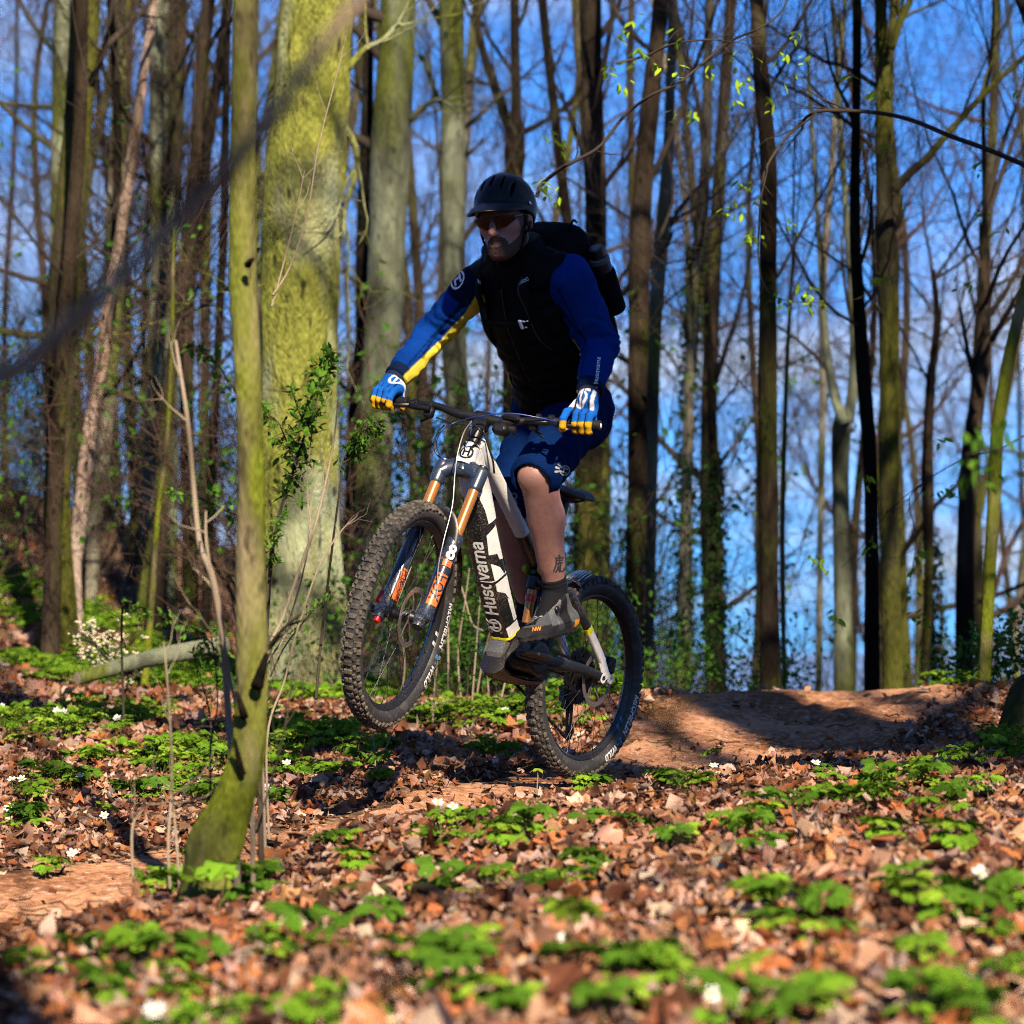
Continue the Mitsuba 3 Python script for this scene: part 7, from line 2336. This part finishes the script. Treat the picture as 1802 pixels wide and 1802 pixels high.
# bottle in the side pocket
b0 = BC0 + bl * .150 + bt * .02 - bfw * .05
b = MB(); b.tube([b0 - bt * .12, b0 - bt * .11, b0 + bt * .06, b0 + bt * .085], [.030, .036, .036, .024], 24); b.tube([b0 + bt * .085, b0 + bt * .09, b0 + bt * .118, b0 + bt * .122], [.027, .029, .029, .025], 24)
bt_key = 'bottle'
put(bt_key + '__flask', b, 'satin_black', smooth=40)
b = MB(); b.cyl(b0 + bt * .063, b0 + bt * .083, .0375, 24, chamfer=.003); put(bt_key + '__grey_band', b, 'grey_plate', smooth=40)
tag(bt_key, 'dark bottle with a grey band standing in the side pocket of the backpack', 'bottle')
b = MB(); b.tube([b0 - bt * .13, b0 - bt * .12, b0 + bt * .02, b0 + bt * .03], [.034, .042, .043, .041], 24)
put(BP + '__side_pocket', b, 'pack_cloth', smooth=40)
b = MB(); q = smooth_path([BC0 + bt * .23 + bl * .10, BC0 + bt * .27 + bl * .135, BC0 + bt * .262 + bl * .15], 8); b.tube(q, .004, 8); put(BP + '__zip_pull', b, 'pack_cloth', smooth=True)
# ------------------------------------------------------------------ shrubs, stems, logs and the rest near the rider
def leafy(mb_leaf, p, d, size, rng, droop=.2):
    """One pointed oval leaf growing from p towards d."""
    d = unit(d + A3(0, 0, -droop * rng.uniform()))
    s = unit(np.cross(d, A3(rng.normal() * .5, rng.normal() * .5, 1))); u = np.cross(s, d)
    prof = [(0, 0, 0), (.28, .17, .03), (.28, -.17, .03), (.62, .19, .04), (.62, -.19, .04), (1.0, 0, -.05), (.45, 0, 0)]
    mb_leaf.add([p + size * (a * d + b * s + h * u) for a, b, h in prof], [(0, 6, 1), (0, 2, 6), (1, 6, 3), (2, 4, 6), (3, 6, 5), (4, 5, 6)], A3(.07, .185, .022) * rng.uniform(.6, 1.5) * A3(1 + .3 * rng.uniform(), 1, 1))


def leafy_stem(key, pts, r0, rng, size=.024, every=.020, side=.05, bare=0.0, stem_mat='twig_bark', whorl=4):
    """A stem with short side shoots and clusters of leaves. pts (n,3)."""
    q = smooth_path(pts, 60)
    ln = np.linalg.norm(np.diff(q, axis=0), axis=1).sum()
    st, lf = MB(), MB()
    st.tube(q, np.linspace(r0, r0 * .35, 60), 7)
    n = int(ln / every)
    for k in range(n):
        t = bare + (1 - bare) * (k + rng.uniform()) / n
        i = min(int(t * 59), 58)
        ax = unit(q[i + 1] - q[i])
        d = unit(rand_dir(rng) - ax * .2 + ax * .8)
        L_ = side * rng.uniform(.3, 1.3) * (1 - .5 * t)
        tip = q[i] + d * L_
        st.tube(smooth_path([q[i], (q[i] + tip) / 2 + rand_dir(rng) * .004, tip], 4), [.0012, .001, .0008, .0006], 4, cap=False)
        for w in range(whorl):
            f = rng.uniform(.35, 1)
            leafy(lf, q[i] + d * L_ * f, unit(d * .7 + rand_dir(rng)), size * rng.uniform(.6, 1.25), rng)
    for w in range(6):
        leafy(lf, q[-1], unit(unit(q[-1] - q[-3]) + rand_dir(rng) * .7), size * rng.uniform(.5, 1), rng)
    put(sub(key, 'stem'), st, stem_mat, smooth=True)
    put(sub(key, 'foliage'), lf, 'leaf_vc', smooth=False, color=True)


rng = np.random.default_rng(601)
SH = 'leafy_shrub'
W3 = lambda L, Y, wob=.12: np.array([at(x, y, Y + wob * math.sin(k * 1.7)) for k, (x, y) in enumerate(L)])
leafy_stem(SH, W3([(466, 1190), (470, 1100), (476, 1010), (486, 930), (502, 870), (522, 810), (541, 750), (556, 700), (568, 655), (577, 625)], 8.3), .006, rng, .036, .015, .075, bare=.42)
leafy_stem(SH, W3([(520, 815), (506, 780), (490, 745), (472, 730), (462, 712)], 8.2), .003, rng, .028, .018, .06)
leafy_stem(SH, W3([(538, 760), (528, 728), (518, 700), (512, 682)], 8.25), .003, rng, .028, .02, .05)
leafy_stem(SH, W3([(470, 1060), (474, 1000), (478, 960), (488, 930), (492, 910)], 8.1), .003, rng, .024, .018, .05, bare=.2)
leafy_stem(SH, W3([(476, 1190), (500, 1140), (530, 1100), (560, 1065), (588, 1042)], 8.6), .003, rng, .018, .02, .05, bare=.3)
tag(SH, 'dark green leafy shrub growing up in front of the mossy tree', 'shrub')
SH2 = 'leafy_shrub_001'; COUNT['leafy_shrub'] = 2
leafy_stem(SH2, W3([(556, 1230), (566, 1120), (585, 960), (598, 860), (606, 810), (622, 785), (640, 775)], 8.8), .005, rng, .024, .02, .05, bare=.72)
leafy_stem(SH2, W3([(600, 830), (615, 790), (632, 765), (655, 752), (676, 756)], 8.8), .003, rng, .026, .014, .06, bare=.2)
leafy_stem(SH2, W3([(604, 815), (628, 800), (645, 795)], 8.75), .003, rng, .026, .016, .05)
tag(SH2, 'fresh green shrub tips just below the right glove of the rider', 'shrub')
SH3 = 'leafy_shrub_002'; COUNT['leafy_shrub'] = 3
leafy_stem(SH3, W3([(420, 690), (402, 672), (388, 648), (372, 630), (352, 612), (336, 606)], 7.0), .003, rng, .026, .030, .06)
leafy_stem(SH3, W3([(418, 905), (398, 898), (370, 885), (340, 872), (318, 862), (300, 866)], 7.0), .003, rng, .026, .030, .05)
leafy_stem(SH3, W3([(410, 1210), (390, 1160), (360, 1120), (320, 1095), (280, 1085), (250, 1075), (218, 1056)], 7.2), .003, rng, .022, .026, .05)
leafy_stem(SH3, W3([(415, 1240), (400, 1190), (385, 1165), (372, 1150), (360, 1130)], 7.1), .003, rng, .024, .022, .05)
leafy_stem(SH3, W3([(372, 1290), (368, 1250), (352, 1190), (340, 1150)], 7.4), .003, rng, .022, .026, .05)
tag(SH3, 'thin leafy twigs reaching out to the left of the young tree', 'shrub')
# shrub shoots among the pale canes behind the front wheel
SH4 = 'leafy_shrub_003'; COUNT['leafy_shrub'] = 4
for L in ([(822, 1235), (826, 1150), (836, 1060), (840, 985), (836, 940)], [(880, 1240), (868, 1190), (858, 1150)], [(770, 1230), (766, 1170), (776, 1120)], [(800, 1235), (812, 1180), (806, 1130), (800, 1085)], [(620, 1330), (618, 1310), (610, 1290)]):
    leafy_stem(SH4, W3(L, 12.6), .003, rng, .034, .035, .08, bare=.1)
tag(SH4, 'loose green shoots among the pale canes behind the front wheel', 'shrub')
# far green underwood, low in the gap between the wheels and right of them
for k, (px, py, Y, h, w, lab) in enumerate([(700, 1235, 17, .9, .8, 'green bush filling the gap inside the front wheel'), (860, 1238, 17.5, .8, .9, 'green bush behind the motor of the bicycle'), (1010, 1240, 18, .8, .7, 'green bush seen through the spokes of the rear wheel'), (1180, 1238, 19, .9, .9, 'green bush right of the rear wheel below the ivy clad trunk'), (1290, 1232, 19, .8, .9, 'green bush left of the dark trunk on the crest'), (940, 1000, 22, 1.5, 1.2, 'pale green bush far behind the leg of the rider'), (1760, 1215, 15.5, .5, .5, 'dark green bush at the right end of the crest')]):
    key = numbered('green_bush')
    r2 = np.random.default_rng(700 + k)
    c = at(px, py, Y); g = GH(c[0], Y)
    st, tips = MB(), []
    for j in range(9):
        a = r2.uniform(0, 6.28)
        grow(st, r2, (c[0] + r2.normal() * w * .25, Y + r2.normal() * w * .25, g - .05), A3(math.cos(a) * .5, math.sin(a) * .5, 1), h * r2.uniform(.5, .9), .006, 2, kids=(0, 4, 4, 4), leaves=tips, thin=.002)
    P_ = np.array([t[0] for t in tips]); N_ = np.array([t[1] for t in tips])
    P_ = np.repeat(P_, 7, 0) + r2.normal(size=(7 * len(P_), 3)) * .07
    _, v, f = leaf_cloud(P_, np.repeat(N_, 7, 0), .038, r2, 1.0)
    put(key + '__stems', st, 'twig_green', smooth=True)
    put(key + '__foliage', (v, f), 'leaf_shrub')
    tag(key, lab, 'bush')
# pale dry canes
CANE = [[(762, 1245), (770, 1160), (782, 1090), (788, 1040)], [(830, 1245), (838, 1140), (845, 1050)], [(836, 1250), (850, 1160), (872, 1080)], [(862, 1250), (858, 1180), (864, 1120)], [(790, 1050), (810, 1030), (830, 1095), (850, 1110)], [(735, 1240), (742, 1160), (760, 1090)], [(880, 1240), (892, 1190), (905, 1150)], [(700, 1250), (712, 1180), (708, 1120)], [(812, 1240), (806, 1150), (818, 1060), (826, 1000)], [(905, 1245), (900, 1210), (890, 1180)], [(676, 1330), (690, 1290), (700, 1275)], [(660, 1330), (656, 1290), (660, 1250)]]
for k, L in enumerate(CANE):
    key = numbered('dry_cane')
    b = MB(); Y = 13.0 + .25 * (k % 5) if k < 10 else 10.7
    q = W3(L, Y, .05); q = np.vstack([[q[0, 0], q[0, 1], GH(q[0, 0], q[0, 1]) - .03], q])
    b.tube(smooth_path(q, 20), np.linspace(.0055 if k < 10 else .003, .003 if k < 10 else .0018, 20), 7)
    put(key, b, 'dead_stem', smooth=True)
    tag(key, 'pale dry bramble cane standing behind the lifted front wheel' if k < 10 else ('short pale straw leaning right under the front wheel' if k == 10 else 'short upright pale straw under the front wheel'), 'stem', 'pale canes behind the front wheel' if k < 10 else None)
# tall thin grey stems about the young tree
STEMS = [([(412, 1400), (402, 1260), (390, 1110), (372, 1010), (352, 960), (340, 850), (330, 740), (318, 660), (309, 600)], 6.6, .010, 'tall bent grey stem rising left of the young tree'),
         ([(440, 1350), (408, 1210), (384, 1080), (364, 960), (362, 900)], 6.5, .006, 'second grey stem bent close along the young tree'),
         ([(296, 1490), (302, 1390), (300, 1280), (292, 1170), (288, 1130)], 6.6, .004, 'straight thin grey stem standing on the trail edge left of the young tree'),
         ([(312, 1500), (306, 1430), (301, 1370)], 6.6, .004, 'short grey stem crossing the straight one on the trail edge'),
         ([(232, 1470), (246, 1430), (262, 1400)], 6.7, .004, 'small leaning straw at the left edge of the trail'),
         ([(216, 1210), (214, 1120), (218, 1050), (236, 980), (262, 925)], 13, .007, 'thin brown stem curving up before the white blossom'),
         ([(462, 1200), (500, 1080), (535, 980), (556, 920), (575, 840), (588, 770), (596, 700)], 8.0, .006, 'long bare twig slanting up the face of the mossy tree'),
         ([(462, 1210), (500, 1120), (530, 1020), (546, 930), (540, 860), (548, 770), (560, 700)], 8.2, .004, 'thin bare twig beside the long slanting one'),
         ([(470, 1300), (500, 1200), (520, 1120), (560, 1000), (600, 935), (630, 905), (640, 870)], 8.4, .004, 'bare twig arching towards the front tyre'),
         ([(455, 1195), (466, 1150), (500, 1105), (530, 1080)], 7.0, .008, 'stout short shoot leaving the young tree low on its right'),
         ([(480, 520), (510, 470), (540, 380), (560, 260), (590, 140), (610, 60)], 8.0, .003, 'fine twig crossing the upper part of the mossy tree'),
         ([(478, 540), (500, 460), (520, 380), (536, 300)], 8.0, .003, 'finer twig left of the one crossing the mossy tree'),
         ([(466, 980), (466, 1060), (474, 1130), (486, 1190)], 7.2, .004, 'thin bare shoot right beside the young tree'),
         ([(445, 1480), (470, 1400), (490, 1330), (505, 1260), (515, 1180)], 6.8, .004, 'leaning brown shoot right of the foot of the young tree'),
         ([(370, 1330), (382, 1250), (380, 1180), (372, 1120)], 7.0, .0035, 'fine upright shoot left of the foot of the young tree')]
for L, Y, r, lab in STEMS:
    key = numbered('bare_sapling')
    q = W3(L, Y, .06)
    g = GH(q[0, 0], q[0, 1])
    if 0 < q[0, 2] - g < .6: q = np.vstack([[q[0, 0] + .01, q[0, 1], g - .03], q])
    b = MB(); b.tube(smooth_path(q, 50), np.linspace(r, r * .4, 50), 7)
    r2 = np.random.default_rng(len(L) * 13 + int(r * 1e4))
    qq = smooth_path(q, 50)
    for j in range(3):
        i = int(r2.uniform(20, 47))
        grow(b, r2, qq[i], unit(unit(qq[i + 1] - qq[i]) + rand_dir(r2) * .7), r2.uniform(.06, .2), r * .35, 1, kids=(0, 2, 2, 2), thin=.0008)
    put(key, b, 'twig_bark' if 'brown' in lab or 'shoot' in lab else 'dead_stem', smooth=True)
    tag(key, lab, 'stem')
# cut stubs on the young tree
yt = 'young_tree'
for (a, b_), r in ((((418, 1218), (430, 1262)), .008), (((413, 1300), (426, 1362)), .007), (((470, 1150), (452, 1208)), .012), (((446, 455), (436, 466)), .007)):
    mb = MB(); p0, p1 = at(*a, 6.24), at(*b_, 6.27)
    mb.tube(smooth_path([p0, (p0 + p1) / 2 + A3(0, -.006, 0), p1], 6), [r * .5, r * .7, r * .85, r, r * 1.15, r * 1.3], 9)
    put(sub(yt, 'stub'), mb, 'bark_dark', smooth=True)
# logs
def log(label, a, b_, r0, r1, bark, seed):
    key = numbered('log')
    mb, q = trunk_mesh(np.array([a, (a + b_) / 2 + A3(0, 0, .02), b_]), np.array([r0, (r0 + r1) / 2, r1]), 18, .05, 1.0, 0, .05, seed)
    put(key + '__trunk', mb, bark, smooth=True)
    for e, d, r in ((a, a - b_, r0), (b_, b_ - a, r1)):
        c = MB(); c.cyl(e + unit(d) * .001, e + unit(d) * .004, r * .9, 18)
        put(sub(key, 'cut_end'), c, 'dead_stem')
    tag(key, label, 'log')
a, b_ = at(136, 1194, 15.2), at(395, 1136, 15.8)
log('fallen log lying aslant between the blossom and the mossy tree', a, b_, .038, .055, 'bark_beech', 5)
log('short log lying along the right end of the mound crest', at(1684, 1212, 14.4), at(1752, 1210, 14.2), .022, .026, 'bark_brown', 6)
log('dark fallen stick on the near slope left of centre', ground_at(560, 1600) + A3(0, 0, .02), ground_at(690, 1590) + A3(0, 0, .03), .012, .008, 'bark_brown', 7)
log('broken brown branch on the near slope below the bicycle', ground_at(720, 1590) + A3(0, 0, .03), ground_at(800, 1635) + A3(0, 0, .03), .014, .018, 'bark_brown', 8)
log('curved dead branch lying right of the foot of the young tree', ground_at(470, 1500) + A3(0, 0, .03), ground_at(540, 1550) + A3(0, 0, .02), .010, .007, 'bark_dark', 9)
# mossy stump at the right edge
st = at(1806, 1310, 11.6)
mb, q = trunk_mesh(np.array([A3(st[0], st[1], GH(st[0], st[1]) - .1), A3(st[0], st[1], GH(st[0], st[1]) + .02), A3(st[0] + .02, st[1], GH(st[0], st[1]) + .22), A3(st[0] + .05, st[1], GH(st[0], st[1]) + .27)]), np.array([.13, .11, .09, .07]), 22, .06, 2.0, .5, .03, 12)
put('stump', mb, 'bark_green', smooth=True)
tag('stump', 'dark mossy stump cut by the right edge below the mound', 'stump')
# white blossom bush
r2 = np.random.default_rng(611)
st, bl_ = MB(), MB()
for L in ([(240, 1190), (200, 1160), (165, 1130), (130, 1110)], [(240, 1190), (205, 1175), (180, 1150), (150, 1118), (118, 1102)], [(245, 1190), (225, 1150), (215, 1120)], [(230, 1190), (195, 1180), (160, 1168)], [(240, 1180), (190, 1140), (140, 1125)]):
    q = smooth_path(W3(L, 15.4, .15), 30)
    st.tube(q, np.linspace(.008, .003, 30), 6)
    for k in range(16):
        i = int(r2.uniform(6, 30))
        c = q[min(i, 29)] + r2.normal(size=3) * .05
        for w in range(6):
            m = trimesh.creation.icosphere(0, .010 * r2.uniform(.6, 1.2)); bl_.add(np.array(m.vertices) * (1, 1, .7) + c + r2.normal(size=3) * .014, m.faces)
put('blossom_bush__stems', st, 'twig_bark', smooth=True)
scene['petal_cream'] = {'type': 'twosided', 'bsdf': {'type': 'principled', 'base_color': rgb(.48, .44, .30), 'roughness': .7}}
put('blossom_bush__blossom', bl_, 'petal_cream', smooth=True)
labels['blossom_bush__blossom'] = {'label': 'clustered cream white blossoms', 'kind': 'stuff'}
tag('blossom_bush', 'low bush covered in cream white blossom at the left behind the log', 'bush')
# the drooping seedling in front of the rear wheel
b = MB(); q0 = ground_at(942, 1412); tipS = at(947, 1352, q0[1])
b.tube(smooth_path([q0 - A3(0, 0, .02), (q0 + tipS) / 2 + A3(.002, 0, 0), tipS], 12), .0022, 7)
put('seedling__stalk', b, 'dead_stem', smooth=True)
lf = MB(); r2 = np.random.default_rng(613)
for a in np.linspace(0, 6.28, 7)[:-1]:
    leafy(lf, tipS, A3(math.cos(a), math.sin(a), -.25), .036, r2, .3)
v, f, c = lf.done()
put('seedling__leaves', (v, f, np.tile(A3(.30, .36, .03), (len(v), 1))), 'leaf_vc', color=True)
tag('seedling', 'single yellow green seedling on a pale stalk in front of the rear wheel', 'plant')


# ---- twigs in first leaf hanging in from the right
def spray(key, L, Y, r, rng, kids=4, tail=()):
    q = smooth_path(np.vstack([np.array(tail).reshape(-1, 3), W3(L, Y, .08)]), 60)
    b = MB(); b.tube(q, np.linspace(r, r * .3, 60), 6)
    for j in range(kids):
        i = int(rng.uniform(10, 58))
        grow(b, rng, q[i], unit(unit(q[i + 1] - q[i]) + rand_dir(rng) * .8), rng.uniform(.08, .3), r * .4, 1, kids=(0, 3, 3, 3), thin=.0009)
    put(sub(key, 'twig'), b, 'twig_bark', smooth=True)


def fresh(key, spots, Y, rng, size=.042, col=(.26, .42, .025)):
    lf = MB()
    for x, y in spots:
        c = at(x, y, Y + rng.normal() * .1)
        for w in range(int(rng.integers(4, 9))):
            leafy(lf, c + rng.normal(size=3) * .016, rand_dir(rng) * A3(1, 1, .4) + A3(0, 0, -.35), size * rng.uniform(.6, 1.2), rng, .3)
    v, f, c = lf.done()
    c = np.tile(A3(*col), (len(v), 1)) * (.6 + .7 * np.repeat(rng.uniform(size=len(v) // 7), 7)[:, None])
    put(sub(key, 'leaves'), (v, f, c), 'leaf_vc', color=True)


rng = np.random.default_rng(621)
HB = 'leafing_bough'; COUNT['leafing_bough'] = 3
spray(HB, [(1850, 312), (1802, 290), (1735, 262), (1669, 238), (1606, 212), (1548, 199), (1489, 195), (1435, 197), (1404, 222), (1369, 261), (1345, 304), (1339, 350), (1336, 392)], 11.0, .0125, rng, tail=[(3.75, 12.05, 2.6), (3.1, 11.6, 2.75), (2.55, 11.2, 2.6)])
spray(HB, [(1489, 195), (1440, 190), (1384, 192)], 11.0, .005, rng)
spray(HB, [(1336, 392), (1334, 440), (1340, 490), (1357, 518), (1390, 530), (1430, 532), (1470, 532), (1520, 524)], 11.0, .0035, rng)
fresh(HB, [(1544, 255), (1536, 169), (1552, 170), (1495, 136), (1306, 319), (1330, 350), (1271, 374), (1320, 413), (1392, 397), (1368, 526), (1419, 510), (1450, 532), (1423, 534), (1384, 528), (1544, 491), (1558, 497), (1684, 502), (1707, 497), (1758, 401), (1723, 378), (1719, 296), (1355, 177), (1310, 325), (1288, 372), (1326, 418), (1727, 218), (1789, 163)], 11.0, rng)
tag(HB, 'long arching bough with scattered first leaves reaching in from the right edge', 'branch')
HB2 = 'leafing_bough_001'
spray(HB2, [(945, 345), (953, 325), (985, 298), (1010, 284), (1055, 258), (1100, 203), (1147, 167), (1197, 144), (1248, 101), (1290, 70), (1334, 51), (1373, 23), (1400, -20), (1500, -120), (1640, -230), (1800, -330)], 10.4, .008, rng, kids=6)
spray(HB2, [(1085, 112), (1139, 97), (1190, 76), (1256, 70), (1295, 74), (1345, 50)], 10.4, .005, rng)
fresh(HB2, [(960, 338), (972, 342), (958, 318), (985, 250), (970, 246), (1108, 117), (1100, 150), (1115, 50), (1095, 62), (1193, 58), (1190, 128), (1160, 110), (1182, 202), (1213, 202), (1225, 200), (1291, 101), (1320, 97), (1378, 95), (1390, 136), (1404, 62), (1419, 103), (1283, 179), (1300, 145), (1255, 120), (1070, 120), (1125, 90)], 10.4, rng)
tag(HB2, 'dark bough with bright first leaves sweeping over the helmet to the upper right', 'branch')
HB3 = 'leafing_bough_002'
spray(HB3, [(2150, 560), (1950, 680), (1830, 750), (1760, 790), (1720, 800), (1676, 818), (1626, 849), (1567, 896), (1517, 962), (1480, 1000)], 11.5, .005, rng)
spray(HB3, [(1626, 849), (1600, 880), (1612, 950), (1600, 1030), (1590, 1080)], 11.5, .003, rng)
fresh(HB3, [(1530, 841), (1522, 845), (1536, 956), (1530, 965), (1439, 982), (1450, 990), (1430, 978), (1466, 1083), (1475, 1092), (1618, 1087), (1625, 1095), (1610, 1082), (1606, 1044), (1624, 970), (1653, 771), (1661, 865), (1645, 868), (1747, 845), (1672, 862), (1616, 1005)], 11.5, rng)
tag(HB3, 'drooping twig with leaf tufts hanging low in front of the tall mossy trunk', 'branch')
# a near, blurred leafy twig at the right
HB4 = 'near_twig'
lf = MB()
for k in range(34):
    c = at(rng.uniform(1690, 1800), rng.uniform(735, 850), 5.0 + rng.normal() * .15)
    leafy(lf, c, rand_dir(rng), .045 * rng.uniform(.7, 1.2), rng)
put(HB4 + '__leaves', lf, 'leaf_vc', color=True)
b = MB(); b.tube(smooth_path(W3([(1880, 830), (1802, 800), (1740, 790), (1700, 800)], 5.0), 20), np.linspace(.005, .002, 20), 6); put(HB4 + '__twig', b, 'twig_bark', smooth=True)
tag(HB4, 'blurred leafy twig close to the viewer before the green sapling', 'branch')
# the very near bough that crosses the upper left, far out of focus
NB = 'near_bough'
q = smooth_path(W3([(700, -110), (630, 0), (560, 90), (470, 215), (370, 330), (280, 420), (190, 510), (100, 590), (0, 670), (-90, 740)], 2.05, .014), 60)
q = smooth_path(np.vstack([q[::4], A3(-.62, 2.0, .34), A3(-.95, 1.95, .10), A3(-1.15, 1.95, GH(-1.15, 1.95) - .03)]), 70)
b = MB(); b.tube(q, np.linspace(.0046, .010, 70), 9); material('twig_grey', (.23, .17, .125), .8, .2)
put(NB + '__limb', b, 'twig_grey', smooth=True)
b = MB()
for k in range(26):
    i = int(rng.uniform(18, 46))
    grow(b, rng, q[i], unit(A3(-.6, rng.normal() * .3, -.5 + rng.normal() * .4)), rng.uniform(.07, .18), .0013, 1, kids=(0, 4, 4, 4), thin=.0007)
put(NB + '__twigs', b, 'bark_dark', smooth=True)
tag(NB, 'blurred grey bough very near the viewer crossing the upper left corner', 'branch')
# dark leaves hung close to the lens: soft dark smudges at left, bottom and by the trail
for k, (px, py, Y, n, w, lab) in enumerate([(20, 900, 2.4, 7, .022, 'blurred dark leaf tuft near the viewer at the left edge'), (700, 1715, 2.6, 6, .020, 'blurred dark leaf tuft near the viewer at the bottom'), (1188, 1250, 2.4, 6, .018, 'blurred brown leaf tuft near the viewer right of the rear wheel'), (40, 1370, 2.5, 6, .02, 'blurred dark green leaf tuft near the viewer at the left above the trail')]):
    key = numbered('near_sprig')
    lf = MB(); r2 = np.random.default_rng(640 + k)
    c = at(px, py, Y)
    for j in range(n):
        leafy(lf, c + r2.normal(size=3) * w * .5, rand_dir(r2), .030, r2)
    v, f, cc = lf.done()
    put(key + '__leaves', (v, f, np.tile(A3(.018, .016, .006) if k != 2 else A3(.05, .03, .01), (len(v), 1))), 'leaf_vc', color=True)
    b = MB(); g = GH(c[0], c[1]); b.tube(smooth_path([A3(c[0] + .02, c[1], g - .02), A3(c[0] + .01, c[1], (g + c[2]) / 2), c], 12), .0012, 5); put(key + '__stem', b, 'twig_bark', smooth=True)
    tag(key, lab, 'sprig')
